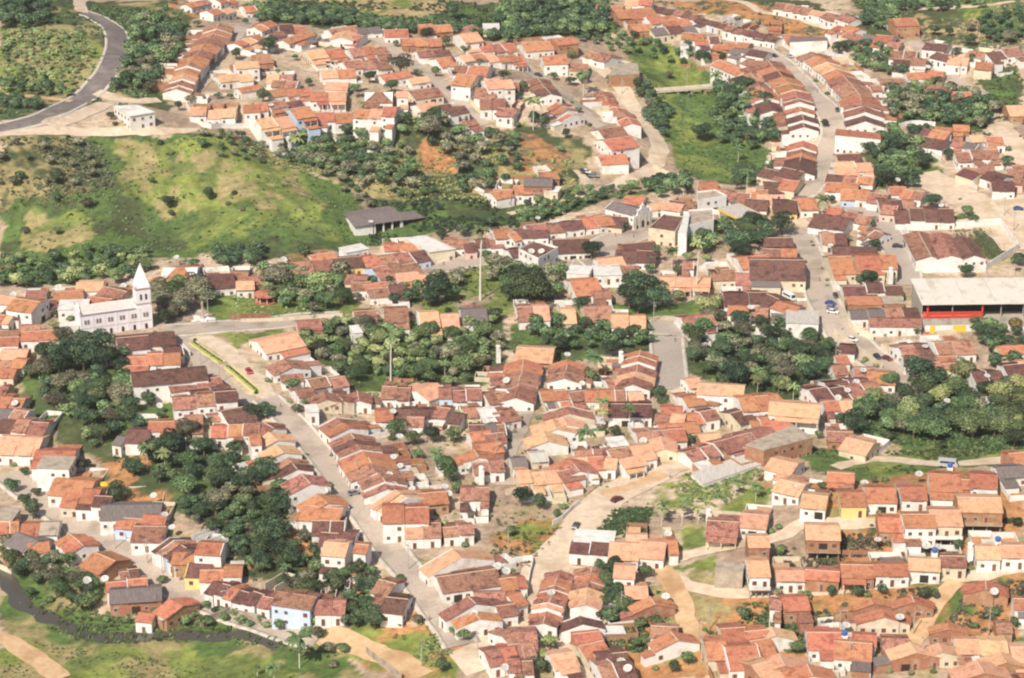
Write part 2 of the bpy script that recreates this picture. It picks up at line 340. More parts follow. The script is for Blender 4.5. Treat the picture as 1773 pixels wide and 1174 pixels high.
hs = N.new('ShaderNodeHueSaturation'); L.new(at.outputs['Color'], hs.inputs['Color']); L.new(mr.outputs[0], hs.inputs['Value'])
L.new(hs.outputs[0], b_.inputs['Base Color'])
bp = N.new('ShaderNodeBump'); bp.inputs['Strength'].default_value = .6; bp.inputs['Distance'].default_value = .35; L.new(nz.outputs[0], bp.inputs['Height']); L.new(bp.outputs[0], b_.inputs['Normal'])
# the part in view, then the same land running on to every side
tag(ob('ground', grid_mesh('ground', GC_X, GC_Y, Z(GC_X, GC_Y), tot, gm)), kind='structure')
fm = mat('grassland', (.16,.20,.06), (.36,.30,.14), s=.02, c3=(.10,.12,.05), s3=.01)
ex = np.array([-4000,-2500,-1500,-900,-600,-450,-330,-200,-60,60,200,330,450,600,900,1600,2600,4000.])
ey = np.array([-3000,-1500,-700,-300,-50,100,250,400,500,650,800,950,1100,1250,1420,1700,2200,3200,5000.])
EX, EY = np.meshgrid(ex, ey); EZ = Z(EX, EY)
inside = (EX >= GX0) & (EX <= GX1) & (EY >= GY0) & (EY <= GY1)
me = grid_mesh('far_ground', EX, EY, EZ, None, fm)
import bmesh
bm = bmesh.new(); bm.from_mesh(me)
kill = [f for f in bm.faces if GX0 < f.calc_center_median().x < GX1 and GY0 < f.calc_center_median().y < GY1]
bmesh.ops.delete(bm, geom=kill, context='FACES'); bm.to_mesh(me); bm.free()
tag(ob('outer_ground', me, loc=(0,0,-.3)), kind='structure')

# ---------------------------------------------------------------- roads: strips laid on the ground
def curve(pts, step=2.0):
    """smooth polyline through world points, resampled"""
    P = np.array(pts, float)
    if len(P) > 2:
        Q = []
        E = np.vstack([2*P[0]-P[1], P, 2*P[-1]-P[-2]])
        for i in range(1, len(E)-2):
            n = max(2, int(np.linalg.norm(E[i+1]-E[i])/step))
            for k in range(n):
                t = k/n
                Q.append(.5*((2*E[i])+(-E[i-1]+E[i+1])*t+(2*E[i-1]-5*E[i]+4*E[i+1]-E[i+2])*t*t+(-E[i-1]+3*E[i]-3*E[i+1]+E[i+2])*t**3))
        Q.append(P[-1]); return np.array(Q)
    n = max(2, int(np.linalg.norm(P[1]-P[0])/step))
    return P[0]+(P[1]-P[0])*np.linspace(0, 1, n+1)[:,None]
def normals(Q):
    T = np.gradient(Q, axis=0); T /= np.linalg.norm(T, axis=1)[:,None]+1e-9
    return np.stack([-T[:,1], T[:,0]], 1)
def road_pts(s):
    """ 'panel x y x y | panel x y ...' -> world xy """
    out = []
    for seg in s.split('|'):
        t = seg.split()
        for i in range(1, len(t), 2):
            a, b = pp(t[0], float(t[i]), float(t[i+1])); x, y, z = G(a, b); out.append((float(x), float(y)))
    return out
def strip(name, Q, off0, off1, lift, m, wob=0.0, parent=None, th=0.0, nseg=4):
    Nn = normals(Q); V = []; k = len(Q)
    for j in range(nseg+1):
        o = off0+(off1-off0)*j/nseg
        w = 0
        if wob and j in (0, nseg): w = wob*vnoise(Q[:,0]+j*50, Q[:,1], 4, 77)*(1 if j else -1)
        XY = Q+Nn*(o+w)[:,None] if not np.isscalar(w) else Q+Nn*o
        V.append(np.column_stack([XY, Z(XY[:,0], XY[:,1])+lift]))
    if th:
        for j, o in ((0, off0), (nseg, off1)):
            XY = V[j][:,:2]; V.append(np.column_stack([XY, V[j][:,2]-th]))
    V = np.array(V); F = []
    idx = lambda j, i: j*k+i
    rows = [(j, j+1) for j in range(nseg)]
    if th: rows += [(nseg+1, 0), (nseg, nseg+2)]
    for a, b in rows:
        for i in range(k-1): F.append((idx(a,i), idx(a,i+1), idx(b,i+1), idx(b,i)))
    F = [f[::-1] for f in F]
    me = fast_mesh(name, V.reshape(-1, 3), F, [m])
    return ob(name, me, parent)
M['asphalt'] = mat('worn_asphalt', (.15,.125,.125), (.20,.17,.165), s=.35, c3=(.27,.23,.20), s3=.12)
M['cobble'] = mat('cobbled_street', (.38,.31,.26), (.50,.42,.35), s=1.6, c3=(.28,.23,.19), s3=.12, detail=8)
M['cobble_grey'] = mat('grey_cobbles', (.32,.275,.24), (.43,.37,.32), s=1.6, c3=(.42,.36,.30), s3=.10, detail=8)
M['dirt'] = mat('pale_dirt_road', (.54,.42,.31), (.66,.54,.42), s=.35, c3=(.44,.33,.22), s3=.12)
M['earth'] = mat('reddish_track', (.52,.34,.19), (.62,.44,.27), s=.35, c3=(.42,.25,.13), s3=.12)
M['pave'] = mat('pale_pavement', (.48,.43,.37), (.58,.53,.46), s=.8, c3=(.38,.33,.28), s3=.3)
ROADS = [ # width, material, kerbs?, name, points
 (9, 'asphalt', 2, 'road', 'A1 -60 890 0 872 300 792 500 700 640 595 740 470 790 370 800 270 750 175 650 115 560 85'),
 (6, 'dirt', 0, 'road', 'A1 560 85 540 30 560 -40'),
 (7, 'dirt', 0, 'road', 'A1 655 625 800 672 930 690 1080 680'),
 (6, 'dirt', 0, 'path', 'A1 -40 915 200 895 500 890 700 895 1000 885 1400 885'),
 (9, 'dirt', 0, 'path', 'A1 330 850 500 790 640 740 720 700'),
 (4, 'earth', 0, 'path', 'A1 0 640 200 655 480 690'),
 (7, 'cobble', 0, 'road', 'A1 1290 650 1390 520 1460 390 1580 270 1700 150 1750 40'),
 (5, 'dirt', 0, 'path', 'A1 1290 650 1450 640 1700 640|A2 100 600'),
 (7, 'cobble', 0, 'road', 'A2 780 230 950 340 1080 430 1200 520 1340 650 1480 780 1560 850'),
 (8, 'cobble', 0, 'road', 'A3 -60 330 60 400 150 480 280 570 410 670 540 790 640 860'),
 (8, 'dirt', 0, 'road', 'A3 430 380 560 410 640 480 740 560 800 660 890 780 960 880 1010 960 1020 1060 930 1174|B3 830 70 750 115 600 180'),
 (4, 'dirt', 0, 'path', 'B3 600 180 480 200 360 220 180 265 0 315'),
 (4, 'dirt', 0, 'path', 'B3 560 180 540 110 470 20'),
 (9, 'cobble', 1, 'road', 'A3 1590 265 1700 300|A4 0 350 130 440 250 560 320 640 400 710 460 800 470 900 430 1020 380 1174|B4 340 70 300 150 230 190'),
 (10, 'cobble_grey', 1, 'road', 'B4 560 240 700 320 800 390 850 470 900 550 950 640 960 720 960 800'),
 (10, 'cobble', 1, 'road', 'B4 230 430 280 550 330 680 370 820 420 930 480 1040 560 1174|C4 620 60 780 190 920 280 990 350 980 440 950 560'),
 (12, 'dirt', 0, 'road', 'A4 1580 830 1650 930 1761 1080|B4 1900 60'),
 (16, 'dirt', 0, 'road', 'B4 1060 40 1200 130 1350 210 1480 300 1600 400 1761 560'),
 (11, 'dirt', 0, 'road', 'B4 960 400 1200 395 1430 380 1550 360'),
 (22, 'dirt', 0, 'road', 'B4 1580 200 1680 320 1800 450'),
 (6, 'cobble', 0, 'road', 'A4 1000 280 1080 340 1160 410 1250 480 1310 560 1500 640'),
 (5, 'dirt', 0, 'path', 'A3 1370 -20 1600 20|A4 -20 80 150 110 300 150 450 190'),
 (4, 'dirt', 0, 'path', 'A4 1050 60 1300 50 1500 40 1700 10'),
 (10, 'cobble', 1, 'road', 'B1 1110 1110 1400 1085 1761 1062|B2 300 1030 600 1015'),
 (7, 'cobble', 0, 'road', 'P 308 580 332 610 372 650 412 688 445 702 480 712'),
 (7, 'dirt', 0, 'road', 'P 338 582 385 603 422 640 448 668 475 702'),
 (7.5, 'cobble', 2, 'road', 'P 462 690 490 716 525 752 562 797 605 855 650 915 695 975 735 1025 775 1080 800 1118'),
 (13, 'dirt', 0, 'road', 'C3 1250 850 1050 900 870 1000 700 1090 600 1174|D3 520 130 380 290 260 440 160 600 80 760 0 870|D2 1640 970 1480 1040 1370 1080'),
 (5, 'earth', 0, 'path', 'C3 1060 940 850 1020 650 1090'),
 (6, 'cobble', 0, 'road', 'C3 290 210 220 330 160 440 90 580 30 720 -30 850|C2 1700 1020'),
 (10, 'cobble_grey', 1, 'road', 'B3 1070 1040 1080 1140|C3 1075 0 1085 150 1100 300 1130 370'),
 (6, 'dirt', 0, 'road', 'C3 1130 370 1300 420 1460 450 1430 560 1330 680 1190 800 1100 880'),
 (4, 'dirt', 0, 'path', 'C3 0 900 300 950 500 900 700 870 960 840 1150 800'),
 (4, 'dirt', 0, 'path', 'D3 470 420 430 560 390 720 370 850 400 970 500 1100 560 1200'),
 (6, 'dirt', 0, 'road', 'D3 900 420 1100 370 1350 310 1620 260'),
 (6, 'earth', 0, 'road', 'D3 960 400 1080 490 1150 600 1190 740 1260 860 1330 940'),
 (5, 'dirt', 0, 'road', 'D3 1080 490 1250 560 1500 600 1761 600|D4 200 600 560 560 1000 510 1350 490 1761 430'),
 (5, 'earth', 0, 'path', 'D4 1300 520 1200 640 1120 760 1050 860 980 950'),
 (5, 'dirt', 0, 'road', 'C4 480 900 700 850 900 850 1240 880 1500 860 1780 820'),
 (6, 'dirt', 0, 'road', 'D4 0 240 150 200 250 130 520 130 760 120'),
 (9, 'cobble', 2, 'road', 'C1 60 940 150 1020 280 1110|D1 320 -10 560 150 760 280 900 360 1100 500 1250 590 1450 660 1761 770|D2 250 850 450 890'),
 (8, 'earth', 0, 'path', 'D2 480 880 620 930 780 990 950 1060 1130 1174'),
 (6, 'earth', 0, 'path', 'D1 -60 880 100 950 250 1050 420 1180'),
 (10, 'cobble', 1, 'road', 'B2 1130 710 1350 660 1600 610 1761 570|B3 250 540 450 700'),
 (14, 'cobble', 1, 'road', 'B3 560 680 620 580 700 510 820 460 950 420'),
 (9, 'cobble', 0, 'road', 'B3 -20 640 150 720 330 760 420 720 560 660'),
 (6, 'dirt', 0, 'path', 'B4 0 210 200 350 330 420'),
]
RPTS = []
for i, (w, mt, kerb, nm, s) in enumerate(ROADS):
    Q = curve(road_pts(s))
    lift = .16+.012*(i % 9)
    RPTS.append(Q[::2]); tag(strip(nm, Q, -w/2, w/2, lift, M[mt], wob=0 if kerb else .8, nseg=6), kind='structure')
    if kerb:
        for sgn in (-1, 1):
            a, b = sorted((sgn*(w/2+.02), sgn*(w/2+1.5)))
            tag(strip('pavement', Q, a, b, lift+.12, M['pave'], th=.5, nseg=2), kind='structure')
# stream at the foot of the town
wm, t_, b_ = nt('stream_water'); b_.inputs['Base Color'].default_value = (.085,.075,.065,1); b_.inputs['Roughness'].default_value = .25
Q = curve(road_pts('D1 -80 400 20 470 80 560 140 640 230 720 340 770 430 800 520 860 620 895 800 905 1000 900 1250 880 1500 885 1700 880|D2 60 910 180 940'))
tag(strip('water', Q, -2.8, 2.5, .12, wm, wob=1.4), kind='structure')
# ---------------------------------------------------------------- houses
def win_mesh(kind):
    b = MB()
    if kind == 'window':
        b.box(-.55, .55, -.06, .05, 0, 1.15, 1); b.box(-.45, -.03, -.08, 0, .1, 1.05, 0); b.box(.03, .45, -.08, 0, .1, 1.05, 0)
        return mesh('window', b.v, b.f, [M['dark'], M['frame']], b.m)
    if kind == 'small':
        b.box(-.4, .4, -.05, .05, 0, .7, 0); return mesh('window', b.v, b.f, [M['dark'], M['frame']], b.m)
    if kind == 'shutter':
        b.box(-.6, .6, -.06, .05, 0, 1.2, 0); b.box(-.66, .66, -.1, .05, -.1, -.001, 1)
        return mesh('window', b.v, b.f, [M['door'], M['frame']], b.m)
    if kind == 'door':
        b.box(-.5, .5, -.06, .05, 0, 2.1, 0); b.box(-.58, -.501, -.08, .05, 0, 2.15, 1); b.box(.501, .58, -.08, .05, 0, 2.15, 1)
        return mesh('door', b.v, b.f, [M['door'], M['frame']], b.m)
    if kind == 'garage':
        b.box(-1.2, 1.2, -.06, .05, 0, 2.3, 0); return mesh('garage_door', b.v, b.f, [M['dark']], b.m)
WM = {k: win_mesh(k) for k in ('window', 'small', 'shutter', 'door', 'garage')}
def openings(root, rnd, x0, y0, x1, y1, z, storeys, doors=True, zs=2.9):
    """doors and windows along the foot line (x0,y0)-(x1,y1); the outside lies to the right of that direction"""
    Lw = math.hypot(x1-x0, y1-y0)
    hill = root.name.startswith('hillside'); n = int(Lw/(2.5 if hill else 2.8))
    if n < 1: return
    a = math.atan2(y1-y0, x1-x0)
    for st in range(storeys):
        for k in range(n):
            if rnd.random() < (.08 if hill else .30) and n > 1: continue
            f = (k+.5)/n
            kind = 'window' if rnd.random() < .6 else 'shutter'
            if st == 0 and doors and (k == n//2 or (n > 4 and k % 3 == 1)): kind = 'garage' if rnd.random() < .15 and Lw > 7 else 'door'
            zz = z+st*zs+(0 if kind in ('door', 'garage') else 1.0)
            o = ob({'door':'door','garage':'garage_door'}.get(kind, 'window'), WM[kind], root, (x0+(x1-x0)*f, y0+(y1-y0)*f, zz), a)
ROOFT = .16
def gable_house(X, Y, Zr, ang, Lh, D, pal, wall, opts, rnd, name='row_house', ends=(True, True)):
    """ridge centre (X,Y,Zr), ridge direction ang, length Lh, depth D"""
    st = 2 if '2' in opts else 1
    h = (3.4 if st == 1 else 6.2)+rnd.uniform(-.15, .25)
    hd = D/2; pitch = .30+rnd.uniform(-.03, .04)
    if 'F' in opts: pitch = .03
    rise = hd*pitch
    root = ob(name, None, None, (X, Y, Zr-h-rise), ang)
    ca, sa = math.cos(ang), math.sin(ang)
    base = -2.5
    stil = 'S' in opts
    hl = Lh/2 - .04
    par = 'F' not in opts and name != 'hillside_house' and rnd.random() < (.22 if abs(math.sin(ang)) > .55 else .10)
    # the ground under the house
    gz = min(float(Z(X+ca*u*hl-sa*v*hd, Y+sa*u*hl+ca*v*hd)) for u in (-1, 1) for v in (-1, 1)) - (Zr-h-rise)
    base = min(-.3, gz-.4)
    b = MB()
    if stil: base = 0.0
    iw = .12
    prof = [(-hd, base), (hd, base), (hd, h), (0, h+rise), (-hd, h)]
    b.add([(-hl, y, z) for y, z in prof]+[(hl, y, z) for y, z in prof],
          [(0,4,3,2,1), (5,6,7,8,9)]+[(i, (i+1)%5, (i+1)%5+5, i+5) for i in range(5)])
    if par:       # the party wall carried up through the roof, with a pale coping
        for s in (-1, 1):
            if rnd.random() < .6:
                x0 = s*hl
                xa, xb = (x0-.02, x0+.20) if s < 0 else (x0-.20, x0+.02)
                for sy in (-1, 1):
                    b.slab([(xa, 0, h+rise+.36), (xa, sy*(hd+.1), h+.36), (xb, sy*(hd+.1), h+.36), (xb, 0, h+rise+.36)][::(1 if sy < 0 else -1)], .6)
    wo = b.build('wall', M[wall], root)
    rm = M[pal]
    ov = .34; gl = .25 if ends[0] else -.02; gr = .25 if ends[1] else -.02
    if par: gl = gr = -.02
    r = MB(); ez = h - ov*pitch; sp = .05+ROOFT
    if 'F' in opts:
        r.box(-hl-.2, hl+.2, -hd-.2, hd+.2, h+rise+.01, h+rise+.22)
    elif 'H' in opts:
        q = min(hd, hl*.8)
        A, B_, C_, D_ = (-hl-ov, -hd-ov), (hl+ov, -hd-ov), (hl+ov, hd+ov), (-hl-ov, hd+ov)
        zt = h+rise+sp; ze = ez+sp
        V = [(*A, ze), (*B_, ze), (*C_, ze), (*D_, ze), (-hl+q, 0, zt), (hl-q, 0, zt)]
        r.add(V+[(x, y, z-ROOFT) for x, y, z in V[:4]], [(0,1,5,4), (1,2,5), (2,3,4,5), (3,0,4), (0,6,7,1), (1,7,8,2), (2,8,9,3), (3,9,6,0), (9,8,7,6)])
    else:
        zt = h+rise+sp; ze = ez+sp
        sag = rnd.uniform(.0, .10)
        for s in (-1, 1):
            mid = -.04-sag if pal in 'rb' else 0
            q1 = [(-hl-gl, s*(hd+ov), ze), (hl+gr, s*(hd+ov), ze), (hl+gr, s*hd*.5, (ze+zt)/2+ov*pitch*.5+mid), (-hl-gl, s*hd*.5, (ze+zt)/2+ov*pitch*.5+mid)]
            q2 = [q1[3], q1[2], (hl+gr, 0, zt), (-hl-gl, 0, zt)]
            for q in (q1, q2): r.slab(q if s < 0 else q[::-1], ROOFT)
            if rnd.random() < .4 and D > 7:   # a second layer of tiles over the lower part: the step seen on many roofs
                f = rnd.uniform(.35, .6); t0 = rnd.uniform(-1, -.2); t1 = rnd.uniform(.2, 1.0)
                y1 = hd*f
                z1 = zt - pitch*y1
                q = [(-hl+(hl)*(t0+1)-gl, s*(hd+ov+.35), ze+.16), (hl*t1+gr, s*(hd+ov+.35), ze+.16), (hl*t1+gr, s*y1, z1+.24), (-hl+(hl)*(t0+1)-gl, s*y1, z1+.24)]
                r.slab(q if s < 0 else q[::-1], .1)
    ro = r.build('roof', rm, root)
    if 'F' not in opts and 'H' not in opts and pal not in 'gwG':
        c = MB(); zt = h+rise+sp
        c.add([(-hl-gl, -.18, zt-.02), (-hl-gl, 0, zt+.1), (-hl-gl, .18, zt-.02), (hl+gr, -.18, zt-.02), (hl+gr, 0, zt+.1), (hl+gr, .18, zt-.02)], [(0,3,4,1), (1,4,5,2), (0,1,2), (5,4,3)])
        c.build('ridge_cap', M['mortar'] if rnd.random() < .5 else rm, ro)
    # sides that face the camera
    for (x0, y0, x1, y1, gab, e) in ((-hl, -hd, hl, -hd, 0, 1), (hl, hd, -hl, hd, 0, 1), (hl, -hd, hl, hd, 1, ends[1]), (-hl, hd, -hl, -hd, 1, ends[0])):
        nx, ny = (y1-y0), -(x1-x0); nl = math.hypot(nx, ny); nx /= nl; ny /= nl
        wx_, wy_ = nx*ca-ny*sa, nx*sa+ny*ca
        dc = math.hypot(X, Y)
        if (wx_*(-X)+wy_*(-Y))/dc < .12 or not e: continue
        if gab and rnd.random() < .35: continue
        openings(root, rnd, x0, y0, x1, y1, 0, st, doors=not gab or rnd.random() < .3)
        if not gab and 'p' in opts:   # porch: lower roof on posts in front
            sgn = -1 if y0 < 0 else 1
            w = hl*rnd.uniform(.6, 1.0); xo = (hl-w)*rnd.choice((-1, 1))
            zz = (h-.25) ; dep = 2.4
            p = MB(); q = [(xo-w, sgn*(hd+dep), zz-.55), (xo+w, sgn*(hd+dep), zz-.55), (xo+w, sgn*(hd+.0), zz-.0), (xo-w, sgn*(hd+.0), zz-.0)]
            p.slab(q if sgn < 0 else q[::-1], .14); p.build('porch_roof', rm, root)
            for k in range(3):
                c = MB(); px_ = xo-w+.3+(2*w-.6)*k/2
                c.box(px_-.13, px_+.13, sgn*(hd+dep-.3)-.13, sgn*(hd+dep-.3)+.13, gz-.3, zz-.62); c.build('post', M['W' if wall == 'W' else 'C'], root)
    if stil:
        for i in range(4):
            for j in (-1, 1):
                c = MB(); x_ = -hl+.25+(2*hl-.5)*i/3; c.box(x_-.16, x_+.16, j*(hd-.3)-.16, j*(hd-.3)+.16, min(gz, -2.6)-.4, -.01); c.build('stilt', M['pole'], root)
        c = MB(); c.box(-hl-.15, hl+.15, -hd-1.1, hd, -.25, -.002); c.build('balcony_floor', M['k'], root)
        c = MB(); c.box(-hl-.1, hl+.1, -hd-1.08, -hd-.98, 0, .95); c.build('balcony_wall', M['W'] if wall in 'WC' else M['B'], root)
    return root, h
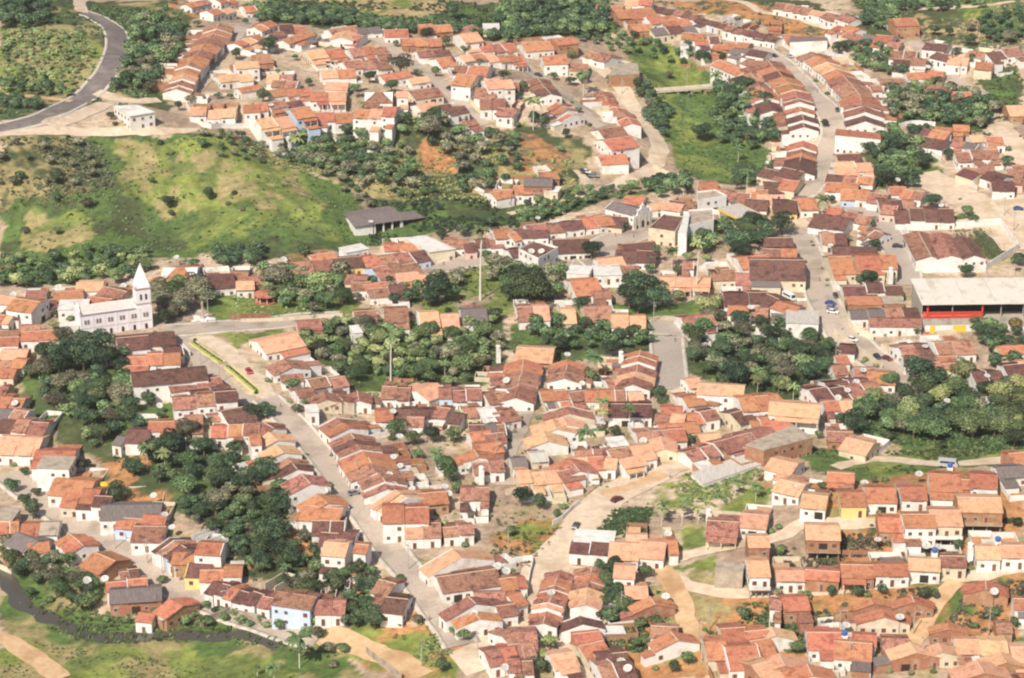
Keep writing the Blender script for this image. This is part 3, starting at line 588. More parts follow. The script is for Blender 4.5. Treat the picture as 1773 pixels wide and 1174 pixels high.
HOUSES = r'''
@in the far row left of plateau street|row_house
A1 1195 610 1290 430 5 12 rrlor /WCWBW
A1 1290 430 1400 300 3 13 oro /WBW
A1 1400 300 1490 160 4 14 rror
A1 1400 78 1560 62 2 8 ol
A1 1260 25 1400 5 2 8 or
A1 1640 45 1725 40 1 8 o
A1 1450 -5 1570 -10 2 9 oo
@just right of the plateau street|cottage
A1 1590 300 1740 235 3 9 olo
A1 1590 425 1745 420 1 7 l /W 2
A1 1470 512 1610 506 1 8 l
A1 1610 512 1700 508 1 8 l
A1 1610 600 1750 580 1 7 o
A1 1290 725 1600 750 2 10 ll /W
A1 1650 715 1761 715 1 9 o /W
A2 0 178 110 150 2 9 oo /W 2
A2 170 165 350 180 2 8 bo /W
A2 100 230 190 215 1 8 r
A2 190 265 370 225 2 8 oo
A2 0 370 110 362 1 11 r /B H
@in the upper plateau rows|cottage
A2 500 190 690 175 2 9 rr
A2 700 192 850 178 2 7 gg /W
A2 880 205 1040 200 1 9 o
A2 1110 175 1330 178 2 9 oo /B
A2 1380 192 1480 188 1 9 r
A2 1550 175 1660 178 1 7 w /W F
A2 590 252 630 210 1 11 l /W
A2 640 232 740 245 1 8 r
A2 350 340 590 340 2 12 lo /C p
A2 640 318 890 318 2 10 ro /W p
A2 1000 262 1260 262 2 10 oo /B
A2 1100 340 1320 340 2 9 rb
A2 1390 222 1510 232 1 12 l /W 2
A2 1500 290 1740 296 3 12 oro /W
A2 1390 370 1620 370 2 9 lo /W
A2 1630 378 1761 380 2 9 oo
@beside the diagonal plateau street|cottage
A2 1230 395 1330 390 1 12 o
A2 1330 450 1440 445 1 11 r
A2 1460 448 1600 455 1 12 o /W
A2 1380 505 1510 515 1 14 o /W 2
A2 1560 545 1740 540 2 11 ll /W 2
A2 1500 595 1640 605 1 12 r
A2 1530 660 1700 668 2 13 rr /W
A2 1650 730 1761 740 1 10 r
A2 1400 815 1500 820 1 6 r
A2 1250 700 1420 720 2 9 bb /W
A2 1100 705 1220 705 1 9 l /W
@in the middle plateau rows|cottage
A2 600 420 900 418 3 10 rrr
A2 450 482 680 470 2 10 lo /W
A2 850 495 1040 500 1 9 o
A2 1040 525 1170 525 1 7 l /W
A2 90 512 260 512 2 10 lr /W
A2 130 545 300 550 2 8 rr
A2 490 562 640 565 1 8 l
A2 100 612 370 602 2 8 oo
A2 380 630 620 628 2 10 ol /W p
A2 750 620 940 628 1 13 r /W H
A2 965 622 1040 622 1 7 l /W 2
A2 1050 605 1240 605 1 11 r
@along the front edge of the plateau|detached_house
A2 0 702 80 698 1 9 o /W
A2 80 698 310 682 2 10 rb /W
A2 240 732 370 730 1 12 o /U 2 p
A2 410 758 660 752 2 11 oo /W
A2 690 750 970 735 3 11 olo /W 2
A2 0 805 230 800 2 12 ll /W 2 p
@beside the sandy bend road|terraced_house
A3 0 382 90 388 1 9 o /W p
A3 90 288 280 292 1 11 o /W
A3 300 258 440 260 1 9 o /B 2
A3 230 370 390 380 1 11 o /W 2
A3 410 432 540 436 1 9 r
A3 550 350 700 390 2 10 rr /W
A3 630 600 835 850 8 9 roororro /W
A3 195 530 290 640 3 11 rrb /W
A3 330 685 445 790 3 12 oor /W
@on the tip of the plateau|detached_house
A3 610 870 770 880 1 13 r /W
A3 640 935 830 955 1 13 o /W 2
A3 610 1040 790 1062 1 12 o /W
A3 0 555 70 565 1 9 r /W
A3 0 735 60 745 1 9 r /W
A3 0 325 30 330 1 7 r
@behind the green creek at the top|row_house
A3 600 35 780 45 2 9 ro
A3 720 78 980 62 2 12 oo /B
A3 830 172 960 168 1 9 o /B
A3 930 112 1130 102 2 11 oo
A3 1030 145 1210 132 2 10 oo
A3 960 205 1250 170 2 10 gb /C
A3 1180 228 1330 235 2 9 oo
A3 1260 268 1430 252 2 8 ob
A3 1400 300 1640 285 2 8 oo /B
A3 1520 355 1720 330 2 9 gg
A3 800 -5 980 5 2 8 lo /W
@with white fronts on the far street|terraced_house
A3 1010 45 1300 95 5 8 bbrbr /W
A3 1300 115 1500 165 4 8 bbbb /WWUC
A3 1490 178 1761 235 5 9 rrbbb /W
A4 -100 210 110 255 3 9 bbb /W
A4 120 243 260 222 2 10 oo
@where bridge and far street meet|row_house
A3 1430 440 1620 445 1 10 o /W 2
A3 1620 410 1761 430 2 10 rr /W
A3 1690 520 1761 530 1 9 r /U
A3 1690 590 1761 600 1 9 r
A3 1640 355 1761 350 1 9 b
@left of the long far street|terraced_house
A4 20 400 210 610 5 14 roboo /BWWWC
A4 210 610 275 880 6 13 orrobb /W
A4 265 930 235 1150 5 13 orobb /W
A4 -90 500 60 780 4 12 rrob /W
@along the pale top right track|row_house
A4 80 22 330 55 4 9 rrrr /W
A4 330 68 430 88 1 8 l /W
A4 430 105 620 118 2 9 rr
A4 500 185 650 195 2 9 oo
A4 560 235 680 238 1 8 r
A4 870 125 1030 118 1 11 o /B 2 H
A4 30 182 120 185 1 5 o /B
@right of the long far street|terraced_house
A4 320 345 540 510 4 14 rolo /W
A4 540 510 650 640 3 15 rrr /W
A4 650 640 690 830 4 17 orrb /W
A4 490 1050 650 1042 1 9 b /C
A4 470 1108 720 1100 2 9 ll /W
@on the small top right street|row_house
A4 760 240 880 248 1 10 o /W
A4 690 235 760 245 1 9 g
A4 860 345 1040 348 2 11 rr
A4 880 400 1100 400 2 9 br
A4 1110 482 1220 490 1 8 o
A4 790 540 950 535 2 8 rr /W
A4 960 500 1090 492 2 8 oo /W
A4 720 585 790 578 1 8 r
A4 1100 290 1250 298 2 9 bb
A4 1170 350 1290 388 1 10 b /W
A4 1250 395 1390 388 1 9 l /W
A4 1390 345 1500 362 1 8 r
A4 1500 368 1720 325 2 9 br /W
A4 1440 425 1560 432 1 9 o
A4 1100 580 1270 580 1 8 r /B
A4 1280 622 1400 628 1 6 o
A4 1640 720 1761 718 1 13 l /B
A4 850 285 930 292 1 8 r
@in the cluster at the right edge|terraced_house
A4 1030 855 1260 892 2 11 bo /W
A4 1080 925 1250 952 2 11 bb /W
A4 1290 952 1460 980 2 9 rg
A4 1500 932 1620 925 1 10 o /W
A4 1290 1035 1570 1012 3 11 rrr /W
A4 1340 1135 1560 1125 2 11 rr /W
A4 1680 1125 1761 1120 1 10 r /W
A4 1280 850 1390 848 1 7 o
A4 1160 862 1280 868 1 7 o
A4 1390 925 1480 915 1 8 l /W
B4 1350 15 1470 40 1 9 b /C
B4 1520 30 1640 60 1 11 b /W
B4 1540 100 1690 98 1 11 b /W
B4 1660 10 1761 20 1 9 r /W
B4 1700 70 1780 85 1 8 r /P
@left of the white church|detached_house
B1 520 785 700 775 1 9 l /W
B1 360 850 560 832 1 11 o /W
B1 705 812 860 842 1 12 r /C
B1 170 845 310 835 1 8 r /W
B1 100 892 270 912 1 12 o /W 2
B1 270 912 370 895 1 9 b /W
B1 40 962 170 978 1 9 b /W
B1 0 872 110 880 1 8 l /W
B1 0 1005 90 1012 2 8 ol /W
B1 600 878 760 892 1 8 o
B1 400 935 600 925 1 9 w /W F
B1 430 1085 530 1070 1 7 G /W
B1 130 1075 270 1065 1 8 r
B1 0 1112 130 1105 2 8 rr
B1 150 1120 400 1105 2 9 oo /W
B1 860 820 930 808 1 8 o
C1 0 20 130 15 1 8 o /W
C1 10 105 190 105 1 9 l
C1 10 168 180 170 2 9 ro
C1 0 235 110 235 1 8 o
@just right of the white church|detached_house
B1 1100 680 1340 680 1 17 o /W H
B1 1040 745 1110 755 1 6 o /B
B1 1180 752 1370 748 1 9 r
B1 1400 730 1580 728 1 14 b /W
B1 1560 705 1680 712 1 9 r /W
B1 1600 770 1720 775 1 9 l
B1 1690 745 1761 735 1 9 r
@on the hill foot behind the plaza|row_house
B2 250 640 520 635 2 12 rr /W
B2 380 592 540 585 1 6 o
B2 530 612 720 612 1 12 b /Y
B2 720 612 1150 565 4 12 orrb /UUWU
B2 880 525 1100 522 2 8 oo
B2 600 550 750 548 1 6 w /W F
@beside the small plaza|terraced_house
B2 800 690 1090 645 2 14 rr /U
B2 630 730 770 740 1 9 r /C
B2 660 780 790 778 1 9 r /W
B2 740 800 900 775 1 8 o /W
B2 770 820 1020 800 2 9 rb /W
B2 960 725 1110 712 1 9 l /W
B2 1110 730 1260 735 1 10 l /Y
B2 1280 500 1450 495 1 9 r /W
B2 1500 492 1680 488 2 9 br /W
B2 1620 425 1730 420 1 10 o /W 2
B2 1600 168 1722 150 1 9 o /W
B2 1420 525 1500 520 1 8 b /P
@in the trees below the plaza|detached_house
B2 675 975 820 972 1 12 r /W
B2 880 955 1040 955 1 15 r /W
B2 1110 995 1380 990 2 16 ll /W
B2 1400 965 1570 958 1 15 g /W
B2 290 1040 450 1042 1 10 r /P
B3 60 945 270 940 2 16 rl /W
B3 355 965 450 965 1 15 l /C
B3 510 945 690 942 1 16 r /C
B3 700 1000 930 1005 2 14 ll /W
B3 1165 1015 1380 1005 2 12 rr /W
B2 660 1100 720 1095 1 7 w /W F
@along the town square, upper side|row_house
B3 50 430 260 420 2 9 bb /W
B3 0 450 50 440 1 9 o /W 2
B3 120 398 370 378 2 9 rr /W
B3 350 375 490 360 1 9 b /W
B3 490 342 690 328 2 12 oo /W
B3 690 328 800 340 1 12 b /C
B3 0 560 100 548 1 9 b
B3 300 495 545 478 1 15 b /W
@around the middle of the town square|terraced_house
B3 770 525 990 500 1 10 b
B3 730 565 1000 568 2 12 bb /W
B3 600 625 770 605 1 9 l /W
B3 700 670 880 662 2 10 rr
B3 580 700 760 695 1 10 w /W F
B3 420 770 600 755 1 17 o /W
B3 570 840 690 838 1 8 r
B3 410 690 560 700 1 8 w /W F
B3 1180 640 1260 640 1 8 r
@facing the lawn of the square|row_house
B3 1020 745 1370 755 3 10 lll /W p
B3 1370 700 1530 690 1 11 r /C
B3 1540 722 1700 722 1 12 r /W
B3 1550 608 1761 585 2 14 oo
B3 1310 862 1761 850 2 13 bb
B3 1490 940 1761 945 2 10 or
B4 -100 628 270 630 1 25 b /C
@behind the town chapel|detached_house
B3 1290 105 1420 105 1 10 o
B3 1100 220 1280 232 2 10 br /W
B3 1420 150 1560 180 2 12 rr
B3 1550 170 1761 172 2 13 ro
B3 1610 215 1761 218 1 12 b /W
B3 1620 148 1761 150 2 9 lr /W
B3 960 250 1050 240 1 7 l /W
B3 1060 240 1190 252 1 8 l /W
B3 800 190 930 205 1 9 o /W
@below the red-earth bank|detached_house
B3 40 125 175 120 1 10 o /W
B3 110 78 300 75 1 9 g /B 2
B3 210 140 350 148 1 6 w /C F
B3 230 38 320 28 1 9 o
B3 -100 140 30 165 1 8 o /W
@at the foot of the far street|terraced_house
B4 0 28 270 20 2 12 bb /C
B4 0 110 130 95 1 12 b /P
B4 130 90 240 92 1 12 o /C
B4 60 232 220 222 1 15 b /Y
B4 220 220 340 200 1 13 o
B4 430 50 750 75 3 9 bro
B4 420 105 640 108 2 10 oo /W
B4 470 10 620 0 1 10 l /W
B4 520 155 640 152 1 11 o /U
B4 640 155 720 160 1 11 o /W
B4 720 175 840 185 1 11 r /W
B4 -50 190 50 185 1 10 l /W
@right of the fork in the far street|row_house
B4 770 225 1010 212 3 13 bbr /W
B4 800 255 910 262 1 10 r /P
B4 880 285 1280 285 4 14 bbbb /W
B4 850 135 960 135 1 9 o
B4 950 150 1090 170 2 9 or /W
@between the two cobbled streets|terraced_house
B4 430 272 530 272 1 9 o
B4 350 318 590 345 2 15 bb /W
B4 550 305 740 325 2 10 rr /W
B4 390 450 560 450 2 12 rb /W
B4 690 410 810 445 2 9 rr
B4 460 542 760 540 2 9 bb /W
B4 435 608 590 602 1 20 o /C
B4 615 605 790 600 1 22 o /C
B4 785 592 890 590 1 15 o /C 2
B4 0 480 190 478 1 10 b
B4 0 555 220 562 2 12 ro
@beside the covered grandstand|detached_house
B4 530 800 930 795 2 10 bb
B4 690 818 780 822 1 5 r
B4 560 905 790 905 1 8 o /B F
B4 800 900 940 900 1 7 k /B F
B4 580 965 1050 955 2 9 gb
B4 710 1030 1060 1025 1 8 r /W
B4 0 850 100 895 1 12 b
B4 90 912 240 950 1 9 o /W
B4 50 1000 200 990 1 9 g /W
B4 150 1020 370 1010 1 12 G /W F
@just below the white church|detached_house
C1 790 30 1000 0 1 14 b /W
C1 1000 0 1180 -20 1 12 b /W
C1 830 55 870 70 1 8 o /W
C1 1100 95 1235 75 1 9 b /W
C1 860 155 1220 120 2 12 oo /W
C1 830 215 1010 205 1 9 o
C1 890 285 1395 205 1 12 b /W 2
C1 1140 345 1490 282 2 9 rr /W
C1 1290 385 1560 345 2 9 bb /W
C1 1170 430 1600 378 3 11 rrb /W 2
C1 1390 485 1620 455 2 8 ro
C1 1500 530 1690 470 1 13 b /W
C1 1250 550 1370 538 1 8 r /C
@above the lower left street|detached_house
C1 1010 600 1220 582 1 9 o /W
C1 870 650 1020 640 1 12 b /W
C1 800 690 860 695 1 8 g /W
C1 1440 630 1761 605 3 10 oor /W
C1 1690 690 1761 680 1 8 o /W 2
@at the edge above that street|row_house
C1 0 350 60 355 1 9 r
C1 0 425 170 430 2 12 oo
C1 0 500 200 515 2 9 gr /W
C1 0 570 330 590 3 12 brr
C1 0 685 290 690 2 16 ll /W
C1 240 795 510 780 1 15 o /W
C1 270 865 490 860 1 9 k /W F 2
@on the upper side of the left street|terraced_house
C1 370 990 640 975 1 14 o /W
C1 440 1060 680 1045 2 12 oo /C
C1 540 1110 760 1100 2 9 bb /W
D1 690 35 1090 -35 1 12 g /W
D1 800 98 1130 62 2 8 oo /U
D1 910 165 1120 130 1 13 r /W
D1 1150 222 1300 325 4 12 brbb /WWUW
D1 1180 338 1390 316 1 9 o
D1 1275 412 1440 398 1 10 b /Y
D1 1360 462 1640 418 2 8 oo /W
D1 1340 270 1520 255 1 9 o /W 2
D1 1450 528 1761 606 5 9 bbobb /W x
D2 0 592 70 610 1 9 b /W
D2 60 630 145 632 1 8 r /W
D2 160 612 420 610 1 10 r /U 2 x
D2 425 670 620 640 2 10 rr /W
@on the lower side of the left street|row_house
D1 0 130 130 118 2 9 oo /W
D1 150 135 400 125 2 10 ok /W
D1 110 185 255 248 1 11 g /W
D1 190 275 330 245 1 8 o
D1 470 200 570 282 3 10 ooo /W x
D1 640 322 780 388 1 12 o /B x
D1 810 458 930 432 2 8 rb /W x
D1 720 545 1000 492 2 7 oo /W x
D1 745 600 1090 545 1 10 g /B x
D1 1150 640 1240 690 1 12 o /B x
D1 940 738 1050 745 1 6 o /W x
D1 0 60 110 70 1 8 k /C F
@on the left side of the main street|terraced_house
C2 60 585 130 640 1 10 r /W
C2 100 655 160 720 1 12 l /W
C2 150 745 200 800 1 12 l /W
C2 235 840 290 900 2 11 rb /W
C2 320 945 380 1010 1 13 r /W 2
C2 430 1075 500 1150 1 14 o /W
D2 340 15 600 25 1 12 o /W
D2 400 115 620 105 2 11 bb /W
D2 460 185 690 190 2 10 bb
D2 480 260 640 262 1 10 l /W 2
D2 690 272 775 272 1 7 o /W 2
D2 850 515 960 535 1 10 r /W
D2 890 632 1040 640 1 11 b /W
@on the right side of the main street|row_house
C2 560 560 640 640 2 13 ro /W
C2 650 665 730 780 3 14 rbr /W
C2 740 795 830 930 3 16 oor
C2 850 930 900 1040 3 13 rrr /W
C2 960 1055 1040 1120 2 17 ll /W
C2 1110 1075 1300 1065 1 10 o
D2 870 20 1180 12 2 13 oo /W 2
D2 1020 135 1260 122 2 12 lr /W
D2 1280 158 1480 145 2 7 rr /W
D2 1340 300 1410 365 1 21 l /W
D2 1240 485 1640 445 1 12 r /W
D2 1450 625 1500 670 1 18 r /W
D2 1490 598 1700 595 1 6 r /W
D2 1490 725 1530 780 1 13 o /W
D2 1640 690 1761 675 1 8 r
D2 1660 505 1761 495 1 9 o /B
@where the two lower roads meet|terraced_house
D3 0 865 190 870 1 13 r /W
D3 0 955 170 945 2 9 rr /W
D3 0 1055 160 1055 2 9 rr
D2 1560 1000 1761 970 2 11 ro /W
D2 1680 890 1761 865 1 13 r /W
D3 0 500 110 490 2 8 oo /W
D3 0 620 80 600 1 9 o /W
@beside the avenue to the church|detached_house
C2 20 30 290 10 1 14 l /W
C2 200 165 260 220 1 13 r /W
C2 180 275 330 275 1 6 r /W
C2 350 292 610 290 2 9 rr /W
C2 280 375 390 365 1 7 r /W
C2 470 385 490 440 1 10 r /C
C2 560 405 600 450 1 8 r /C
C2 700 385 710 445 1 8 r /W
C2 350 500 430 500 1 6 w /W F
@in the white row below the trees|row_house
C2 870 355 1060 360 2 11 rr /W
C2 1100 380 1240 330 1 12 l /W
C2 1250 375 1540 372 3 10 rrr /UWW
C2 1560 395 1700 380 2 10 rr /W
C2 1700 370 1790 350 1 10 r /W
@in the block behind that white row|terraced_house
C2 820 515 940 515 1 10 o
C2 950 502 1240 500 2 9 bb /W
C2 1240 490 1330 500 1 10 r
C2 1340 535 1420 545 1 9 b /W
C2 1420 498 1540 492 1 9 r /C
C2 1600 535 1761 505 2 10 rr
C2 1460 612 1580 612 1 10 b
C2 1570 615 1700 612 2 10 gr
C2 1460 665 1600 652 1 9 o
C2 1560 675 1690 665 1 9 r
C2 1490 780 1520 830 1 13 o /W
C2 1500 745 1670 728 1 9 o
C2 1480 862 1680 850 2 10 rr /W
C2 1400 1045 1590 1042 2 10 rr /W
C2 1040 560 1150 562 1 8 r /W
C2 1530 530 1640 520 1 8 w /W F
@left of the cobbled lane|row_house
C3 60 85 310 98 1 15 l /B
C3 110 165 45 420 7 12 oorrrrr /WWUWWWW
@between lane and grey cobbled ramp|terraced_house
C3 405 170 375 300 3 11 orr /W
C3 220 385 400 378 2 9 oo /W
C3 410 390 520 380 1 9 r /W
C3 520 382 800 382 3 10 oor /W
C3 810 395 910 392 1 8 l /W
C3 900 105 850 335 5 12 oorlr /W
C3 660 310 760 300 2 9 rl /W
@in the block below the ramp|row_house
C3 400 485 420 545 1 16 r /C
C3 370 560 400 610 1 14 l /W
C3 300 575 330 640 1 14 l /W
C3 240 655 270 720 1 13 l /W
C3 680 475 970 478 2 13 bb
C3 1040 492 1180 495 1 8 o
C3 1180 425 1430 395 2 10 or
C3 1000 535 1200 552 2 9 rl
C3 1200 545 1400 515 2 9 or
C3 1020 605 1280 590 3 9 ooo /W
C3 870 655 1190 640 3 11 rro
C3 1035 695 1060 770 1 8 l /C
C3 450 785 680 772 2 9 rr
C3 680 790 960 750 2 13 rl /W
C3 680 735 800 722 1 8 w /W F
@just above the sandy road|terraced_house
C3 440 835 640 822 2 12 lo /W
C3 410 845 480 930 2 12 or /W
C3 660 840 740 845 1 9 l /W
C3 750 850 900 820 1 8 l /W p
C3 60 935 340 915 3 10 lll /C
C3 330 930 480 900 1 10 r /W
C3 20 840 120 835 1 8 g /W
C3 140 805 260 798 1 8 G /C
C3 1200 795 1380 755 2 9 rr /W
@right of the grey cobbled ramp|row_house
C3 1200 305 1290 295 1 9 l /W
C3 1290 335 1600 350 2 11 ll /W 2
C3 1560 425 1761 410 2 13 oo /W 2
C3 1500 535 1640 500 1 12 b /C
C3 1640 580 1761 570 2 9 oo /W
C3 1290 685 1430 672 1 8 l
C3 1390 725 1780 625 3 11 rrr /W
@below the wood near the grandstand|terraced_house
C4 40 458 380 480 1 12 l /W 2 p
C4 0 420 90 405 1 10 o /W
C4 0 590 180 580 1 9 o
C4 430 650 600 665 1 9 r /B
C4 560 695 740 740 1 11 l /C
C4 50 840 230 870 1 11 l /W
C4 300 375 760 325 4 13 bbrr
C4 400 325 700 295 2 9 bb
C4 610 232 760 225 1 9 r
C4 700 255 890 262 1 12 o /W
C4 460 215 550 205 1 9 r
C4 480 150 560 138 1 8 o /W
C4 510 75 620 72 1 8 b /W
C4 400 455 600 462 2 10 ol
@in front of the covered grandstand|row_house
C4 910 85 1100 55 2 13 rb
C4 1140 60 1400 35 2 13 rr /W
C4 940 150 1150 152 2 10 bb /W
C4 1060 200 1340 185 2 9 rr /W
C4 1170 150 1290 145 1 7 o
C4 1580 85 1761 70 1 8 o /C
C4 1400 260 1600 245 2 14 bb
C4 1620 210 1761 195 1 10 b /W
C4 1720 185 1780 180 1 9 l /C
@in the top hillside terrace|hillside_house
C4 430 940 610 938 1 9 o /W p
C4 100 1000 280 998 1 12 l /W
C4 690 1040 890 1032 1 14 o /W
C4 510 1075 680 1070 1 13 o /Y
C4 260 1095 430 1090 1 13 l /W
C4 920 1040 1090 1032 1 12 o /W
C4 1120 945 1340 945 1 16 o /W p
C4 1340 985 1410 982 1 9 o /B
C4 1400 955 1580 948 1 13 o /W
C4 1570 905 1761 890 1 10 g /W
C4 1660 805 1761 800 1 13 o /B
C4 1310 1105 1600 1100 1 14 l /B S
@in the second hillside terrace|hillside_house
D3 1350 120 1560 112 1 14 r /C p
D3 1580 70 1761 66 1 13 l /W
D3 1620 222 1761 215 1 10 l /B 2
D4 280 150 510 142 1 13 l /B S
D4 770 95 940 85 1 13 o /B
D4 940 75 1150 65 1 12 o /W 2
D4 1120 40 1330 40 1 14 l /C S
D3 1620 390 1761 380 1 14 l /W S
@in the third hillside terrace|hillside_house
D4 80 455 270 445 1 9 l /W
D4 280 452 510 450 1 8 o /B
D4 520 412 740 410 1 11 o /B p
D4 745 412 970 400 1 10 o /W
D4 980 372 1190 375 1 10 l /W
D4 1195 350 1360 352 1 9 r /C
D4 1430 290 1590 285 1 11 l /W
D4 1595 282 1761 276 1 11 l /W
@in the lowest hillside terraces|hillside_house
D4 40 645 115 645 1 8 r /W
D4 120 640 290 620 1 11 o /B
D4 720 625 745 680 1 11 o /B
D4 1000 612 1015 670 1 11 o /B
D4 800 700 815 770 1 14 o /C
D4 1500 512 1505 580 1 12 o /B
D4 1250 795 1260 850 1 10 o /B
D4 1690 640 1761 640 1 9 o /W
D4 1570 805 1670 800 1 8 r /B
D4 290 870 520 868 1 14 o /W
D4 480 930 730 940 1 14 o /W
D4 600 885 760 888 1 9 o
D4 800 915 980 905 1 9 r
D4 50 830 80 890 1 12 l /W
@in the pale bottom right block|hillside_house
D4 990 935 1030 1005 1 13 l /B
D4 1180 940 1210 1000 1 10 l /C
D4 1290 915 1450 918 1 11 l
D4 1460 925 1640 925 1 12 l
D4 1600 1000 1640 1070 1 12 l /B
D4 1670 970 1761 965 1 12 l
D4 1440 1060 1490 1140 1 15 l /B
D4 100 1015 140 1090 1 15 l /B
D4 290 1085 330 1160 1 13 o
@in the lanes beside the sandy road|lane_house
D3 350 445 230 805 8 8 rororlor /W
D3 575 425 520 680 5 9 rorll /W
D3 485 750 510 830 1 12 b /W
D3 440 872 620 862 1 11 o
D3 480 955 640 925 1 11 o /C
D3 590 1015 800 1000 2 12 bb
D3 600 1100 830 1070 2 13 rb
D3 280 1015 440 1005 1 10 l /W
D3 330 1065 450 1055 1 8 l /W
@behind the earth road junction|lane_house
D3 430 258 690 275 2 9 bb /W
D3 450 212 720 224 1 8 w /W F
D3 690 262 890 268 1 13 l /W
D3 900 255 1070 255 1 13 l /W
D3 1080 250 1140 240 1 11 o /W
D3 800 210 940 208 1 9 l
D3 720 418 860 418 1 9 l /W 2
D3 790 565 940 552 1 9 l
D3 960 625 995 680 1 12 o /B
D3 970 830 1150 825 1 8 r
D3 1100 865 1150 920 1 13 o /W
@at the bottom below the gully|lane_house
D3 1440 845 1600 832 1 12 o
D3 1330 935 1470 922 1 13 o
D3 1460 975 1690 955 1 15 o /W
D3 1600 865 1761 845 1 13 o
D3 1640 930 1761 905 1 11 o /W
D3 1650 1095 1780 1055 1 15 l /B
'''
place = pname = None; ALLH = []  # names go by district: row_house and terraced_house are the same sort
hr = random.Random(11)
for line in HOUSES.strip().split('\n'):
    if line[0] == '@':
        place, pname = line[1:].split('|'); continue
    t = line.split(); p = t[0]; x0, y0, x1, y1 = map(float, t[1:5]); n = int(t[5]); D = float(t[6]); pal = t[7]
    opts = ''; walls = 'WWWCWB' if n > 1 else hr.choice('WWCB')
    for w in t[8:]:
        if w[0] == '/': walls = w[1:]
        else: opts += w
    a0, b0 = pp(p, x0, y0); a1, b1 = pp(p, x1, y1)
    st = 2 if '2' in opts else 1
    up = (3.4 if st == 1 else 6.2) + D*.5*.26 + (2.6 if 'S' in opts else 0)
    if D > 17: up += .8
    PA = G(a0, b0, up); PB = G(a1, b1, up)
    ux, uy = float(PB[0]-PA[0]), float(PB[1]-PA[1]); Lt = math.hypot(ux, uy); ang = math.atan2(uy, ux)
    if n > 1 and abs(math.sin(ang)) < .5: n = max(n, round(Lt/7.0))
    if abs(math.sin(ang)) < .55 and D < 18: D *= .85 if 'hillside' in pname else 1.0+.36*max(0, 1-(b0+b1)/2/620)
    cuts = [0.0]
    for k in range(n): cuts.append(cuts[-1]+hr.uniform(.85, 1.15))
    cuts = [c/cuts[-1] for c in cuts]
    stag = n > 1 and abs(math.sin(ang)) > .55
    for k in range(n):
        f = (cuts[k]+cuts[k+1])/2; Lk = Lt*(cuts[k+1]-cuts[k])
        X = float(PA[0])+ux*f; Y = float(PA[1])+uy*f
        zg = float(Z(X, Y)); Dk = D*hr.uniform(.92, 1.06) if n > 1 else D
        zr = zg + up + (hr.uniform(-.45, .45) if n > 1 else 0)
        sh = hr.uniform(-.3, .3) if n > 1 else 0
        X += -math.sin(ang)*sh; Y += math.cos(ang)*sh
        ends = (k == 0 or stag, k == n-1 or stag) if n > 1 else (True, True)
        pl = pal[k % len(pal)] if len(pal) >= n or n < 4 else (pal[int(k*len(pal)/n)] if hr.random() < .7 else hr.choice(pal+'r')); wl = walls[k % len(walls)] if walls == 'WWWCWB' else walls[int(k*len(walls)/n) if n > len(walls) else k % len(walls)]
        root, h = gable_house(X, Y, zr, ang, Lk, Dk, pl, wl, opts, hr, pname, ends)
        ALLH.append((place, X/Y, root, pl, wl, opts, X, Y, ang, Lk, Dk, zr, h))
# lean-to annexes and yard walls on the side away from the street
RP = np.vstack(RPTS); HC = np.array([(r[6], r[7]) for r in ALLH])
for idx, r in enumerate(ALLH):
    place, _, root, pl, wl, opts, X, Y, ang, Lk, Dk, zr, h = r
    if 'S' in opts or 'F' in opts or 'x' in opts or Lk > 22: continue
    nx, ny = -math.sin(ang), math.cos(ang); best = []
    for s in (-1, 1):
        ax, ay = X+nx*s*(Dk/2+3.5), Y+ny*s*(Dk/2+3.5)
        dr = np.hypot(RP[:,0]-ax, RP[:,1]-ay).min(); dd = np.hypot(HC[:,0]-ax, HC[:,1]-ay); dd[idx] = 99
        best.append((dr, dd.min(), s))
    best.sort(reverse=True); dr, dh, s = best[0]
    if dr < 6 or dh < 5.6 or hr.random() < .06: continue
    gz = zr-(zr-float(root.location[2])); w = Lk*hr.uniform(.45, .75); xo = (Lk-w)/2*hr.choice((-1, 1))*.94
    dep = min(hr.uniform(3, 5.5), dh-3.2); hh = 2.5; y0, y1 = s*Dk/2, s*(Dk/2+dep)
    lowz = min(-.5, min(float(Z(X+math.cos(ang)*u-math.sin(ang)*(y1), Y+math.sin(ang)*u+math.cos(ang)*(y1))) for u in (-Lk/2, Lk/2))-root.location[2]-.3)
    b = MB(); ya, yb = sorted((y0, y1)); b.box(xo-w/2, xo+w/2, ya+(.03 if s > 0 else 0), yb-(.03 if s < 0 else 0), lowz, hh)
    an = b.build('annex', M[wl if hr.random() < .6 else hr.choice('WCB')], root)
    b = MB(); q = [(xo-w/2-.2, y1+s*.35, hh-.02), (xo+w/2+.2, y1+s*.35, hh-.02), (xo+w/2+.2, y0+s*.02, hh+.45), (xo-w/2-.2, y0+s*.02, hh+.45)]
    b.slab(q if s < 0 else q[::-1], .12); b.build('annex_roof', M[pl if hr.random() < .5 else hr.choice('rrbogw')], root)
    if dh > 8 and hr.random() < .8:
        yd = dep+hr.uniform(2, 5); yw = s*(Dk/2+yd); t = .09
        lw = min(float(Z(X+math.cos(ang)*u-math.sin(ang)*yw, Y+math.sin(ang)*u+math.cos(ang)*yw)) for u in (-Lk/2, Lk/2))-root.location[2]
        b = MB(); wh = lw+1.9; lo = lw-1
        b.box(-Lk/2, Lk/2, yw-t, yw+t, lo, wh)
        ya, yb = sorted((y0+s*.02, yw-s*(t+.005)))
        b.box(-Lk/2, -Lk/2+.18, ya, yb, lo, wh); b.box(Lk/2-.18, Lk/2, ya, yb, lo, wh)
        b.build('yard_wall', M[hr.choice('WWWCB')], root)
bypl = {}
for r in ALLH: bypl.setdefault(r[0], []).append(r)
